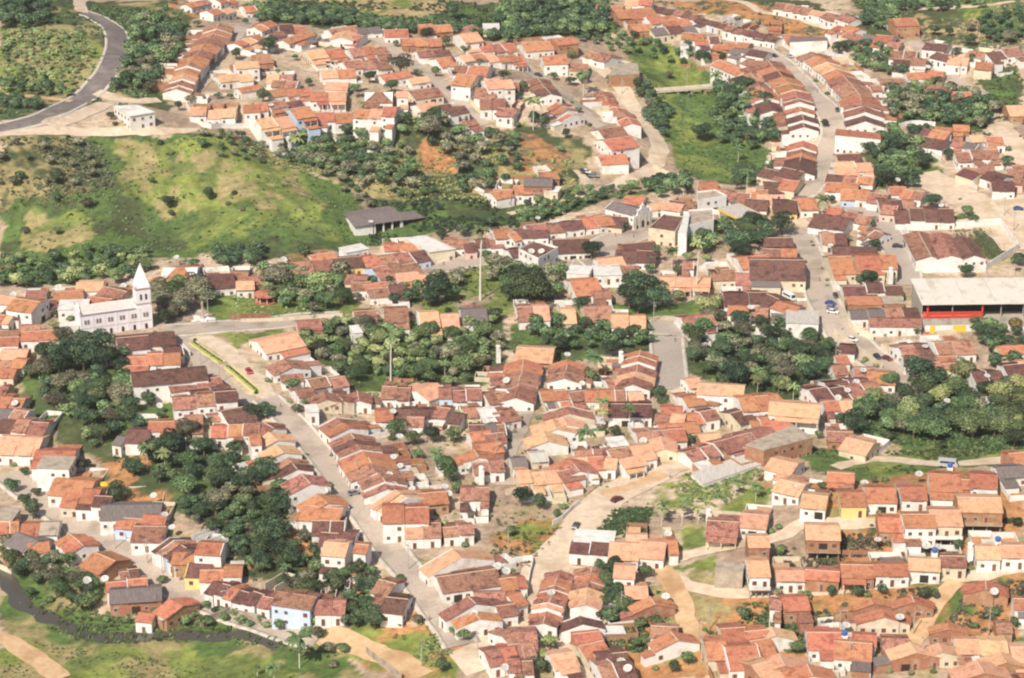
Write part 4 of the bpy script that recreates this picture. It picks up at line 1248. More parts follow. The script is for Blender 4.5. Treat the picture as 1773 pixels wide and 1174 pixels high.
for pl, rs in bypl.items():
    rs.sort(key=lambda r: r[1])
    for i, r in enumerate(rs):
        two = 'two-storey ' if '2' in r[5] else 'stilted ' if 'S' in r[5] else 'flat-topped ' if 'F' in r[5] else ''
        lab = f"{ROOFW[r[3]]} {WALLW[r[4]]} {two}house, {ordinal(i)} from the left {pl}"
        if len(lab.split()) > 15: lab = lab.replace('two-storey ', '').replace('flat-topped ', '')
        tag(r[2], lab, 'house', 'houses '+pl)
# ---------------------------------------------------------------- larger buildings of their own shape
def frame(p, x0, y0, x1, y1, name, label, cat, up=0, group=None):
    """front foot line in the photograph -> an Empty at its middle, x along the front, y away from it, z up; returns it and the length"""
    a0, b0 = pp(p, x0, y0); a1, b1 = pp(p, x1, y1)
    A = [float(v) for v in G(a0, b0, up)]; B = [float(v) for v in G(a1, b1, up)]
    L_ = math.hypot(B[0]-A[0], B[1]-A[1]); a = math.atan2(B[1]-A[1], B[0]-A[0])
    z = min(A[2], B[2])-up
    r = ob(name, None, None, ((A[0]+B[0])/2, (A[1]+B[1])/2, z), a)
    return tag(r, label, cat, group), L_
sr = random.Random(5)
def quad_building(p, q, h, roof, wall, name, label, cat, storeys=1, over=.3, open_edges=(), fascia=None, para=0):
    """q: the four roof corners as seen (pixels): near-left, near-right, far-right, far-left"""
    W_ = [[float(v) for v in G(*pp(p, q[i], q[i+1]), h)] for i in range(0, 8, 2)]
    cx = sum(w[0] for w in W_)/4; cy = sum(w[1] for w in W_)/4; gz = min(w[2] for w in W_)-h; top = sum(w[2] for w in W_)/4-gz
    root = tag(ob(name, None, None, (cx, cy, gz)), label, cat)
    P = [(w[0]-cx, w[1]-cy) for w in W_]
    b = MB(); b.prism(P, -2.5, top); wo = None
    if open_edges:
        for i, (x, y) in enumerate(P):
            c = MB(); s_ = .93; c.box(x*s_-.18, x*s_+.18, y*s_-.18, y*s_+.18, -1, top-.01); c.build('column', M[wall], root)
    else:
        wo = b.build('wall', M[wall], root)
    r = MB(); k = 1+over/max(3, math.hypot(*P[0]))
    if para:
        r.prism([(x*.985, y*.985) for x, y in P], top+.002, top+.06)
        w = MB()
        for i in range(4):
            (x0, y0), (x1, y1) = P[i], P[(i+1)%4]; l = math.hypot(x1-x0, y1-y0); nx, ny = (y1-y0)/l*.2, -(x1-x0)/l*.2
            w.prism([(x0, y0), (x1, y1), (x1-nx, y1-ny), (x0-nx, y0-ny)][::1], top-.01*i-.01, top+para+.004*i)
        w.build('parapet', M[wall], root)
    else:
        r.prism([(x*k, y*k) for x, y in P], top+.01, top+.25)
    r.build('roof', M[roof], root)
    if fascia:
        for i in (0, 1, 3):
            (x0, y0), (x1, y1) = P[i], P[(i+1)%4]; l = math.hypot(x1-x0, y1-y0); nx, ny = (y1-y0)/l, -(x1-x0)/l
            x0, y0, x1, y1 = x0*k, y0*k, x1*k, y1*k; f = MB()
            f.prism([(x0+nx*.02, y0+ny*.02), (x0+nx*.14, y0+ny*.14), (x1+nx*.14, y1+ny*.14), (x1+nx*.02, y1+ny*.02)], top-.5, top+.3); f.build('fascia', M[fascia], root)
    if not open_edges:
        for i in range(4):
            (x0, y0), (x1, y1) = P[i], P[(i+1)%4]; nx, ny = (y1-y0), -(x1-x0); l = math.hypot(nx, ny)
            if (nx*-cx+ny*-cy)/l/math.hypot(cx, cy) > .1 and storeys: openings(root, sr, x0, y0, x1, y1, 0, storeys, zs=3.0)
    return root
def tall_part(root, name, m, *boxes):
    b = MB()
    for q in boxes: b.box(*q)
    return b.build(name, M[m] if isinstance(m, str) else m, root)

# the church
ch, Lc = frame('P', 141, 587, 265, 567, 'church', 'pale lilac church with paired windows and a pointed square spire', 'church')
hl = Lc/2; Dc = 9.5; hc = 8.8
M['churchroof'] = mat('pale_church_roof', (.50,.46,.44), (.58,.54,.51), s=.8)
M['trim'] = mat('church_trim', (.36,.27,.27), (.42,.33,.32), s=1)
tall_part(ch, 'nave_wall', 'purple', (-hl, hl, 0, Dc, -3, hc))
b = MB(); b.slab([(-hl+.3, .35, hc-.25), (hl-.3, .35, hc-.25), (hl-.3, Dc/2, hc+1.6), (-hl+.3, Dc/2, hc+1.6)], .1); b.slab([(-hl+.3, Dc/2, hc+1.6), (hl-.3, Dc/2, hc+1.6), (hl-.3, Dc-.3, hc-.25), (-hl+.3, Dc-.3, hc-.25)], .1)
b.build('roof', M['churchroof'], ch)
for s in (-1, 1):
    g = MB(); x0, x1 = sorted((s*(hl+.03), s*(hl-.45)))
    pr = [(-.05, hc-.2), (-.05, hc+.5), (Dc*.25, hc+1.5), (Dc/2, hc+2.8), (Dc*.75, hc+1.5), (Dc+.05, hc+.5), (Dc+.05, hc-.2)]
    g.add([(x0, y, z) for y, z in pr]+[(x1, y, z) for y, z in pr], [tuple(range(7))[::-1], tuple(range(7, 14))]+[(i, (i+1)%7, (i+1)%7+7, i+7) for i in range(7)])
    g.build('gable', M['purple'], ch)
    for y in (.1, Dc-.1):
        f = MB(); f.cyl(s*(hl-.2), y, hc+.5, hc+1.7, .38, .05, 6); f.build('finial', M['trim'], ch)
tall_part(ch, 'cornice', 'trim', (-hl-.06, hl-6.0, -.28, .3, hc-.28, hc+.03))
tall_part(ch, 'string_course', 'trim', (-hl-.02, hl+.02, -.07, -.002, hc*.40, hc*.40+.14))
b = MB()
for k in range(7):
    x = -hl+.25+(2*hl-.5)*k/6; b = MB(); b.box(x-.22, x+.22, -.1, -.003, -2, hc-.3); b.build('pilaster', M['purple'], ch)
aw = MB()   # an arched window, one mesh shared by all
n = 6; pts = [(-.38, 0), (.38, 0)]+[(.38*math.cos(math.pi*i/n), 1.3+.38*math.sin(math.pi*i/n)) for i in range(n+1)]
aw.add([(x, -.11, z) for x, z in pts]+[(x, .05, z) for x, z in pts], [tuple(range(len(pts))), tuple(range(len(pts), 2*len(pts)))[::-1]]+[((i+1)%len(pts), i, i+len(pts), (i+1)%len(pts)+len(pts)) for i in range(len(pts))])
M['lead'] = mat('window_glass_grey', (.20,.15,.15), (.27,.21,.20), s=3)
awm = mesh('window', aw.v, aw.f, [M['lead']], aw.m); adm = mesh('door', aw.v, aw.f, [M['dark']], aw.m)
for k in range(6):
    x = -hl+.25+(2*hl-.5)*(k+.5)/6
    for s in (-1, 1): ob('window', awm, ch, (x+s*.52, 0, hc*.58))
    o = ob('door', adm, ch, (x, 0, hc*.06)); o.scale = (1.2, 1, 1.25)
tw = 2.6; tx = hl-tw-.1; ty = tw+.15; tz = hc+6.6
tall_part(ch, 'tower', 'purple', (tx-tw, tx+tw, ty-tw, ty+tw, hc-2.5, tz))
tall_part(ch, 'tower_cornice', 'trim', (tx-tw-.3, tx+tw+.3, ty-tw-.3, ty+tw+.3, tz, tz+.4), (tx-tw-.15, tx+tw+.15, ty-tw-.15, ty+tw+.15, hc+1.0, hc+1.35))
for s in (-1, 1):
    ob('window', adm, ch, (tx+s*.9, ty-tw, hc+2.6)).scale = (.9, 1, 1.3)
b = MB(); a = tw+.05; b.add([(tx-a, ty-a, tz+.4), (tx+a, ty-a, tz+.4), (tx+a, ty+a, tz+.4), (tx-a, ty+a, tz+.4), (tx, ty, tz+8.9)], [(3,2,1,0), (0,1,4), (1,2,4), (2,3,4), (3,0,4)]); sp = b.build('spire', M['purple'], ch)
b = MB(); b.box(tx-.06, tx+.06, ty-.06, ty+.06, tz+8.7, tz+10.2); b.box(tx-.4, tx+.4, ty-.05, ty+.05, tz+9.5, tz+9.62); b.build('cross', M['trim'], sp)
for sx_ in (-1, 1):
    for sy_ in (-1, 1):
        f = MB(); f.cyl(tx+sx_*(tw-.1), ty+sy_*(tw-.1), tz+.4, tz+1.7, .3, .04, 6); f.build('finial', M['trim'], sp)
b = MB(); b.box(-hl-6, -hl-.01, 2.2, 7.2, -3, 4.2); b.build('sacristy_wall', M['W'], ch)
b = MB(); b.slab([(-hl-6.3, 1.9, 4.0), (-hl-.02, 1.9, 4.0), (-hl-.02, 4.7, 5.2), (-hl-6.3, 4.7, 5.2)], .1); b.slab([(-hl-6.3, 4.7, 5.2), (-hl-.02, 4.7, 5.2), (-hl-.02, 7.5, 4.0), (-hl-6.3, 7.5, 4.0)], .1); b.build('sacristy_roof', M['churchroof'], ch)

# the covered grandstand
gs, Lg = frame('P', 1597, 571, 1800, 566, 'grandstand', 'long covered grandstand under a pale sheet roof with red railings', 'grandstand')
hg = Lg/2; D2 = 22
M['gwall'] = mat('rendered_grey_wall', (.38,.34,.29), (.46,.42,.36), s=.6, c3=(.30,.26,.22), s3=.4)
tall_part(gs, 'base_wall', 'gwall', (-hg, hg, .6, D2, -3, 4.2))
M['deep'] = mat('painted_interior_shade', (.035,.035,.05), (.05,.05,.07), s=1)  # shade inside the stand, painted into its back wall and steps
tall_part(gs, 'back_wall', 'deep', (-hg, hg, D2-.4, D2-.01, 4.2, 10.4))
tall_part(gs, 'side_wall', 'gwall', (-hg+.01, -hg+.35, 4, D2-.41, 4.2, 10.2))
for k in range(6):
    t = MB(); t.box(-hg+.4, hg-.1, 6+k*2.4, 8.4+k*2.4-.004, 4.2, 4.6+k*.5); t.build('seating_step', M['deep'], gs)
xm = -hg+Lg*.505
for k in range(5):
    t = MB(); z = 4.2+k*.52; t.box(-hg-.2, xm, .42, .56, z, z+.34); t.build('railing_board', M['red'], gs)
for x in (-hg+1.6, xm): tall_part(gs, 'red_post', 'red', (x-.28, x+.28, .7, 1.3, 4.2, 9.6))
for k in (1, 4):
    x = xm+4+k*(hg-xm-4)/6.3; tall_part(gs, 'roof_post', 'pole', (x-.15, x+.15, .9, 1.2, 4.2, 9.6))
tall_part(gs, 'mid_post', 'pole', (-hg+Lg*.25-.14, -hg+Lg*.25+.14, .9, 1.2, 4.2, 9.6))
M['sheet'] = mat('sun_bleached_sheet', (.62,.57,.50), (.68,.63,.57), s=.25, stretch=(1,.7,1), c3=(.50,.45,.38), s3=.25, bump=.2)
for k in range(8):
    x0 = -hg-.8+(Lg+.8)*k/8; x1 = -hg-.8+(Lg+.8)*(k+1)/8-.05
    t = MB(); zz = .03*(k % 2); t.slab([(x0, -.6, 9.75+zz), (x1, -.6, 9.75+zz), (x1, D2+.6, 11.0+zz), (x0, D2+.6, 11.0+zz)], .12); ro = t.build('roof_sheet', M['sheet'], gs)
for (x, y, l) in ((-hg+7, 7, 5.5), (-hg+20, 18, 4), (-hg+30, 12, 7), (-hg+33, 19, 3)):
    t = MB(); z = 9.75+1.25*(y+.6)/(D2+1.2); t.slab([(x, y, z+.07), (x+l, y, z+.07), (x+l, y+.6, z+.11), (x, y+.6, z+.11)], .03); t.build('skylight_strip', M['w'], gs)
# street wall below it, white over red with yellow gates
sw, Ls = frame('P', 1601, 578, 1800, 572, 'street_wall', 'white street wall with red foot and two yellow gates below grandstand', 'wall'); sw['kind'] = 'thing'
hs_ = Ls/2
tall_part(sw, 'wall_face', 'W', (-hs_, hs_, 0, .3, .7, 3.0)); tall_part(sw, 'red_foot', 'red', (-hs_-.01, hs_, -.03, .29, -1.5, .699))
for x0, w in ((-hs_+1.8, 1.7), (-hs_+10, 4.6)): tall_part(sw, 'yellow_gate', 'yellow', (x0, x0+w, -.09, -.035, -.2, 3.02))
def lettering(parent, txt, size, x, y, z, m, rx=math.pi/2):
    cu = bpy.data.curves.new('lettering', 'FONT'); cu.body = txt; cu.size = size; cu.extrude = .01
    t = bpy.data.objects.new('lettering', cu); COL.objects.link(t); t.data.materials.append(m); t.parent = parent; t.location = (x, y, z); t.rotation_euler = (rx, 0, 0)
    return t

# walled warehouse yard
wall_px = [(950,430),(1075,715),(1500,705),(1722,558),(1598,385),(1110,425)]
wp = [tuple(float(v) for v in G(*pp('B4', a, b))) for a, b in wall_px]
cx = sum(w[0] for w in wp)/6; cy = sum(w[1] for w in wp)/6; cz = min(w[2] for w in wp)
yw = tag(ob('yard_enclosure', None, None, (cx, cy, cz)), 'high white wall closing the warehouse yard of dry grass', 'wall', kind='thing')
for i in range(6):
    A, B = wp[i], wp[(i+1)%6]; l = math.hypot(B[0]-A[0], B[1]-A[1]); nx, ny = (B[1]-A[1])/l*.12, -(B[0]-A[0])/l*.12
    ax, ay, bx_, by_ = A[0]-cx, A[1]-cy, B[0]-cx, B[1]-cy
    n = max(1, int(l/6))
    for k in range(n):
        f0, f1 = k/n, (k+1)/n; X0, Y0, X1, Y1 = ax+(bx_-ax)*f0, ay+(by_-ay)*f0, ax+(bx_-ax)*f1, ay+(by_-ay)*f1
        zt = max(float(Z(X0+cx, Y0+cy)), float(Z(X1+cx, Y1+cy)))-cz
        b = MB(); b.prism([(X0+nx, Y0+ny), (X1+nx, Y1+ny), (X1-nx, Y1-ny), (X0-nx, Y0-ny)][::-1], zt-3, zt+2.6+.002*(k%2)); b.build('wall_panel', M['W'], yw)
WH = [('B4', 1040, 425, 1130, 615, 9.5, 'r'), ('B4', 1215, 480, 1270, 612, 8.5, 'r'), ('B4', 1330, 465, 1425, 605, 7.5, 'b'), ('B4', 1190, 440, 1230, 500, 7, 'r')]
for i, (p, x0, y0, x1, y1, D, pal) in enumerate(WH):
    A = G(*pp(p, x0, y0), 5.0); B = G(*pp(p, x1, y1), 5.0)
    X, Y = float(A[0]+B[0])/2, float(A[1]+B[1])/2; l = math.hypot(float(B[0]-A[0]), float(B[1]-A[1])); an = math.atan2(float(B[1]-A[1]), float(B[0]-A[0]))
    r_, _ = gable_house(X, Y, float(Z(X, Y))+5.0, an, l, D+1.5, pal, 'W', '', sr, 'warehouse_hall')
    tag(r_, ['long brown-roofed hall with white gable at the street side of the yard', 'middle white-gabled hall of the walled warehouse yard', 'right white-gabled hall beside the dry grass yard', 'short raised hall in the middle of the warehouse yard'][i], 'warehouse', 'halls of the walled warehouse')

# the town chapel with a stepped facade
A = G(*pp('B3', 705, 232), 7.4); B = G(*pp('B3', 905, 285), 7.4)
X, Y = float(A[0]+B[0])/2, float(A[1]+B[1])/2; l = math.hypot(float(B[0]-A[0]), float(B[1]-A[1])); an = math.atan2(float(B[1]-A[1]), float(B[0]-A[0]))
cp_, hh = gable_house(X, Y, float(Z(X, Y))+7.4, an, l, 9, 'g', 'W', '2', sr, 'chapel')
tag(cp_, 'white chapel with grey roof, stepped facade and arched doors', 'chapel')
b = MB(); F = [(-6, -3), (6, -3), (6, 6.2), (3.4, 6.6), (3.2, 8.2), (1.4, 8.8), (.9, 10), (-.9, 10), (-1.4, 8.8), (-3.2, 8.2), (-3.4, 6.6), (-6, 6.2)]
n = len(F); x0, x1 = l/2+.02, l/2+.6
b.add([(x0, y, z) for y, z in F]+[(x1, y, z) for y, z in F], [tuple(range(n))[::-1], tuple(range(n, 2*n))]+[(i, (i+1)%n, (i+1)%n+n, i+n) for i in range(n)]); fc = b.build('facade', M['W'], cp_)
for y, s in ((0, 2.0), (-3.4, 1.3), (3.4, 1.3)):
    o = ob('arched_door', adm, cp_, (l/2+.6, y, 0), math.pi/2); o.scale = (s, 1, s*1.1)
for y in (-4.6, -2.2, 2.2, 4.6): tall_part(cp_, 'pilaster', 'C', (l/2+.601, l/2+.72, y-.2, y+.2, -1, 6.0))
for y, z in ((-3.3, 8.2), (3.3, 8.2), (-5.7, 6.2), (5.7, 6.2), (0, 10)):
    f = MB(); f.cyl(l/2+.3, y, z, z+1.2, .3, .05, 6); f.build('finial', M['W'], cp_)

quad_building('P', (225,206, 268,199, 238,179, 197,180), 5.2, 'w', 'W', 'roadside_building', 'white flat-roofed building standing alone beside the asphalt highway', 'building', 2, .6)
quad_building('A4', (175,300, 430,262, 425,240, 180,262), 5.5, 'g', 'W', 'hall', 'long windowless white hall with grey roof at the far street bend', 'hall', 0)
quad_building('A4', (482,945, 790,935, 785,880, 492,885), 6.5, 'o', 'W', 'white_block', 'large white two-storey block with orange roof beside the far street', 'building', 1)
gc = quad_building('P', (1284,381, 1321,372, 1279,354, 1243,363), 5.0, 'G', 'C', 'filling_station_canopy', 'filling station canopy with a bright yellow edge', 'canopy', 0, .2, (1,), 'yellow')
quad_building('P', (1123,396, 1169,401, 1185,377, 1150,374), 6.2, 'b', 'C', 'town_hall', 'beige two-storey town hall with brown flat roof facing the square', 'building', 2, .1, para=.5)
quad_building('P', (1174,402, 1189,403, 1194,372, 1186,372), 9.5, 'w', 'W', 'tall_annex', 'narrow tall white block joined to the town hall', 'building', 0, .1)
quad_building('P', (1190,392, 1236,381, 1234,364, 1192,368), 8.0, 'k', 'W', 'corner_block', 'white two-storey block with bare slab roof behind the town hall', 'building', 2, .1, para=.7)
quad_building('P', (1208,349, 1258,340, 1238,330, 1206,334), 6.2, 'k', 'W', 'balcony_block', 'white and blue two-storey block between the town hall and the river trees', 'building', 2, .1, para=.6)
quad_building('P', (932,449, 967,431, 926,420, 898,434), 8.2, 'b', 'W', 'corner_building', 'white three-storey corner building with two dishes on its roof', 'building', 3, .1, para=.8)
quad_building('P', (700,414, 743,438, 788,430, 735,408), 4.6, 'w', 'C', 'market_hall', 'low arcaded market hall with a bright white sheet roof', 'market', 1, .5)
quad_building('P', (1323,778, 1407,757, 1372,739, 1290,772), 6.0, 'k', 'B', 'unfinished_building', 'unfinished brick building with bare slab roof and open windows', 'building', 2, .1)
quad_building('P', (1218,839, 1318,802, 1298,786, 1197,822), 1.3, 'G', 'W', 'paved_court', 'low raised pale paved court beside the sandy road', 'court', 0, .1)
quad_building('P', (1054,133, 1107,133, 1104,109, 1068,105), 5.0, 'k', 'B', 'brick_shell', 'roofless brick and earth building shell at the road bend', 'building', 0, .1)
quad_building('P', (1238,991, 1286,993, 1290,973, 1241,972), 5.0, 'k', 'k', 'block_shell', 'windowless concrete block shell below the hillside houses', 'building', 0, .05)
# open shed with pillars on the hill foot
sh, Lsh = frame('P', 614, 408, 698, 393, 'open_shed', 'long grey-roofed shed with open bays between white pillars', 'shed')
hs2 = Lsh/2; Dd = 15
tall_part(sh, 'back_wall', 'W', (-hs2, hs2, Dd-.3, Dd, -2, 4.8)); tall_part(sh, 'side_wall', 'W', (-hs2, -hs2+.3, 0, Dd-.31, -2, 4.0), (hs2-.3, hs2, 0, Dd-.31, -2, 4.0)); tall_part(sh, 'front_wall', 'W', (-hs2+.31, -hs2+Lsh*.38, 0, .3, -2, 4.0))
for k in range(4):
    x = -hs2+Lsh*(.42+.18*k); tall_part(sh, 'pillar', 'W', (x-.28, x+.28, .05, .6, -2, 4.0))
tall_part(sh, 'bay_floor', 'dark', (-hs2+.32, hs2-.32, .7, Dd-.32, -1, .1))  # floor coloured dark to carry the shade beneath the shed roof
b = MB(); b.slab([(-hs2-.5, -.9, 4.05), (hs2+.4, -.9, 4.05), (hs2+.4, Dd*.55, 5.4), (-hs2-.5, Dd*.55, 5.4)], .12); b.slab([(-hs2-.5, Dd*.55, 5.4), (hs2+.4, Dd*.55, 5.4), (hs2+.4, Dd+.5, 4.85), (-hs2-.5, Dd+.5, 4.85)], .12); b.build('roof', M['g'], sh)
b = MB(); b.slab([(hs2+.5, .5, 3.3), (hs2+10, 1.5, 3.0), (hs2+8, Dd*.6, 3.6), (hs2+.5, Dd*.6, 4.0)], .12); b.build('lean_to_roof', M['g'], sh)
for x, y in ((hs2+9.4, 2), (hs2+5, 1.4), (hs2+7.8, Dd*.55)): tall_part(sh, 'lean_to_post', 'dark', (x-.15, x+.15, y-.15, y+.15, -1.5, 3.0))
tall_part(sh, 'lean_to_wall', 'dark', (hs2+.8, hs2+8, Dd*.5, Dd*.5+.2, -1.5, 3.2))  # coloured dark for the shade under the lean-to roof
# bandstand
x, y, z = (float(v) for v in G(461, 523)); bs = tag(ob('bandstand', None, None, (x, y, z)), 'round orange-roofed bandstand in the church garden', 'bandstand')
b = MB(); b.cyl(0, 0, -.5, .6, 4.2, 4.2, 12); b.build('platform', M['o'], bs)
for k in range(8): c = MB(); a = k*math.pi/4+.2; c.box(3.4*math.cos(a)-.16, 3.4*math.cos(a)+.16, 3.4*math.sin(a)-.16, 3.4*math.sin(a)+.16, .6, 3.0); c.build('column', M['P'], bs)
b = MB(); b.cyl(0, 0, 3.0, 3.35, 4.5, 4.5, 12); b.cyl(0, 0, 3.35, 4.2, 4.3, .3, 12); b.build('roof', M['o'], bs)
# star-shaped white monument
x, y, z = (float(v) for v in G(351, 554)); mo = tag(ob('monument', None, None, (x, y, z)), 'white star-shaped monument base with a short column by the avenue', 'monument')
st = [((4.6 if i % 2 == 0 else 2.2)*math.cos(math.pi*i/5), (4.6 if i % 2 == 0 else 2.2)*math.sin(math.pi*i/5)) for i in range(10)]
b = MB(); b.prism(st, -.5, .7); b.build('star_base', M['W'], mo); b = MB(); b.cyl(0, 0, .7, 1.6, 1.1, .9, 10); b.cyl(0, 0, 1.6, 5.6, .35, .28, 8); b.build('column', M['pole'], mo)
b = MB(); b.box(-.45, .45, -.3, .3, 5.6, 7.1); b.build('bust', M['stone'], mo)
# bridge over the creek
br, Lb = frame('A3', 1015, 600, 1385, 592, 'bridge', 'narrow pale bridge crossing the green creek', 'bridge', up=3)
hb = Lb/2; tall_part(br, 'deck', 'pave', (-hb-3, hb+3, 0, 4.2, 2.3, 2.9)); tall_part(br, 'parapet', 'C', (-hb-3, hb+3, -.02, .22, 2.9, 3.6)); tall_part(br, 'parapet', 'C', (-hb-3, hb+3, 3.98, 4.22, 2.9, 3.6))
for k in range(4): x = -hb+Lb*(k+.5)/4; tall_part(br, 'pier', 'stone', (x-.6, x+.6, .3, 3.9, -4, 2.298))
# garden walls standing by themselves
WALLS = [('W', 2.2, 'A1 1262 728 1375 862 1500 868 1720 862', 'white garden wall below the pale plateau villa'),
 ('C', 1.4, 'B2 -90 1050 200 1040 440 1022 600 1012', 'low cream wall along the avenue to the church'),
 ('B', 2.6, 'B2 -160 1040 110 1030', 'terracotta wall of the church garden'),
 ('C', 2.2, 'B4 520 840 570 1060 740 1174', 'cream wall bending along the grandstand street'),
 ('W', 1.6, 'D3 300 140 370 100 430 40 480 0', 'curving white wall above the sandy road'),
 ('W', 1.8, 'D3 20 400 160 380 150 470 90 700 -40 800', 'white wall between sandy road and roofs below it'),
 ('C', 1.8, 'C4 470 -10 640 110 800 230', 'pale wall on the inner side of the grandstand street'),
 ('k', 2.6, 'D1 1355 830 1560 745', 'grey stone retaining wall by the meadow'),
 ('k', 2.2, 'D1 1570 745 1761 790|D2 0 800 200 850', 'dark retaining wall under the lower left street'),
 ('W', 2.2, 'C1 1290 150 1240 100', 'white wall at the top of the hedged avenue'),
 ('W', 2.4, 'D2 1480 900 1650 770 1761 700', 'white wall behind the corner tree at the road fork'),
 ('C', 2.0, 'C3 -20 1085 200 1050 420 1010', 'cream yard wall above the sandy road tree'),
 ('W', 2.2, 'D2 1290 215 1480 180', 'white yard wall ending near the orange bank'),
 ('W', 2.0, 'A2 450 555 560 560 640 530', 'white patio wall in the middle of the plateau'),
 ('W', 1.8, 'B3 1290 700 1420 660', 'white wall between square and long row'),
 ('W', 2.0, 'B4 1280 0 1350 70 1440 160', 'pale wall along the wide dirt street'),
 ('W', 2.0, 'A4 870 890 1000 845 1160 855', 'long pale wall above the right edge cluster'),
 ('W', 2.0, 'A4 1020 940 1120 1040 1200 1090', 'white wall stepping down left of the edge cluster'),
 ('C', 2.0, 'A2 1390 610 1480 720 1540 770', 'cream wall right of the diagonal plateau street'),
 ('W', 1.8, 'B3 310 930 460 930', 'white wall under the square trees'),
 ('C', 1.8, 'B3 985 0 1100 60 1210 75', 'pale roadside wall with a little white gatehouse'),
 ('W', 2.0, 'C3 1180 790 1195 870 1300 890', 'white wall beside the pale court and sandy road'),
 ('k', 2.2, 'D2 760 1010 900 1120 1000 1190', 'grey wall along the bottom dirt road')]
for mt, h, s, lab in WALLS:
    P_ = []
    for seg in s.split('|'):
        t = seg.split(); P_ += [G(*pp(t[0], float(t[i]), float(t[i+1]))) for i in range(1, len(t), 2)]
    Q = curve([(float(a[0]), float(a[1])) for a in P_], 3.0) if len(P_) > 2 else np.array([(float(a[0]), float(a[1])) for a in P_])
    Nn = normals(Q)*.11; zz = Z(Q[:,0], Q[:,1]); c = Q.mean(0); c0 = (float(c[0]), float(c[1]), float(zz.min()))
    V = []; F = []
    for i in range(len(Q)):
        zt = float(zz[i]); zt = zt-c0[2]
        for s_, z_ in ((1, zt-1), (1, zt+h), (-1, zt+h), (-1, zt-1)):
            V.append((Q[i,0]+Nn[i,0]*s_-c0[0], Q[i,1]+Nn[i,1]*s_-c0[1], z_))
        if i: a, b_ = (i-1)*4, i*4; F += [(a, a+1, b_+1, b_), (a+1, a+2, b_+2, b_+1), (a+2, a+3, b_+3, b_+2), (a+3, a, b_, b_+3)]
    F += [(3,2,1,0), tuple(len(V)-4+k for k in range(4))]
    tag(ob('garden_wall', mesh('garden_wall', V, F, [M[mt]]), None, c0), lab, 'wall', kind='thing')
# ---------------------------------------------------------------- trees and shrubs
def leaf_mat(name, c1, c2, c3):
    m, t, b = nt(name); N, L = t.nodes, t.links
    b.inputs['Roughness'].default_value = .7; b.inputs['Specular IOR Level'].default_value = .25
    at = N.new('ShaderNodeAttribute'); at.attribute_name = 'leaf'
    r = N.new('ShaderNodeValToRGB'); e = r.color_ramp.elements; e[0].color = (*c1, 1); e[1].color = (*c3, 1); e.new(.5).color = (*c2, 1)
    L.new(at.outputs['Fac'], r.inputs[0])
    oi = N.new('ShaderNodeObjectInfo'); mr = N.new('ShaderNodeMapRange'); mr.inputs[3].default_value = .65; mr.inputs[4].default_value = 1.9; L.new(oi.outputs['Random'], mr.inputs[0])
    mh = N.new('ShaderNodeMapRange'); mh.inputs[3].default_value = .468; mh.inputs[4].default_value = .528
    m7 = N.new('ShaderNodeMath'); m7.operation = 'MULTIPLY'; m7.inputs[1].default_value = 13.7; fr = N.new('ShaderNodeMath'); fr.operation = 'FRACT'
    L.new(oi.outputs['Random'], m7.inputs[0]); L.new(m7.outputs[0], fr.inputs[0]); L.new(fr.outputs[0], mh.inputs[0])
    hs = N.new('ShaderNodeHueSaturation'); L.new(r.outputs[0], hs.inputs['Color']); L.new(mr.outputs[0], hs.inputs['Value']); L.new(mh.outputs[0], hs.inputs['Hue'])
    L.new(hs.outputs[0], b.inputs['Base Color'])
    return m
LM = {'d': leaf_mat('dark_foliage', (.018,.036,.022), (.040,.070,.036), (.095,.130,.062)),
      'm': leaf_mat('green_foliage', (.036,.064,.028), (.080,.125,.052), (.155,.195,.090)),
      'y': leaf_mat('yellow_green_foliage', (.08,.11,.04), (.155,.190,.078), (.260,.285,.135)),
      'o': leaf_mat('olive_foliage', (.055,.058,.038), (.120,.120,.075), (.215,.205,.135)),
      'f': leaf_mat('flame_foliage', (.10,.05,.025), (.20,.07,.03), (.12,.12,.05))}
M['bark'] = mat('bark', (.12,.085,.06), (.20,.15,.11), s=2)
M['palmbark'] = mat('pale_palm_trunk', (.62,.59,.54), (.70,.67,.62), s=1.5)
def crown_data(seed, n, nl, size, flat=.8, spread=.62):
    r = np.random.default_rng(seed)
    C = r.normal(0, 1, (nl, 3)); C /= np.linalg.norm(C, axis=1)[:,None]; C *= (r.uniform(.35, 1, nl)[:,None])*spread
    C[:,2] = C[:,2]*flat*.8; R = r.uniform(.28, .50, nl); C[0] = 0; R[0] = .6
    w = R**2; k = r.choice(nl, n, p=w/w.sum())
    d = r.normal(0, 1, (n, 3)); d /= np.linalg.norm(d, axis=1)[:,None]; d[:,2] = np.where(d[:,2] < -.35, -d[:,2], d[:,2])
    rad = R[k]*r.uniform(.80, 1.06, n); P = C[k]+d*rad[:,None]*np.array([1, 1, flat])
    nn = d+r.normal(0, .42, (n, 3)); nn /= np.linalg.norm(nn, axis=1)[:,None]
    a = np.cross(nn, r.normal(0, 1, (n, 3))); a /= np.linalg.norm(a, axis=1)[:,None]; b = np.cross(nn, a)
    s = size*r.uniform(.6, 1.3, n)[:,None]
    V = np.stack([P-a*s, P-b*s*.7, P+a*s, P+b*s*.7], 1)
    V[:,1] += nn*s*.15; V[:,3] += nn*s*.15
    lf = np.clip(.5+.28*r.normal(0, 1, n)+.25*r.normal(0, 1, nl)[k], 0, 1)
    return V.reshape(-1, 3), np.arange(n*4).reshape(-1, 4), np.repeat(lf, 4), C, R
def crown_mesh(seed, n, nl, size, m, **kw):
    V, F, lf, C, R = crown_data(seed, n, nl, size, **kw)
    me = fast_mesh('crown', V, F, [LM[m]])
    a = me.attributes.new('leaf', 'FLOAT', 'POINT'); a.data.foreach_set('value', lf.astype(np.float32))
    return me, C
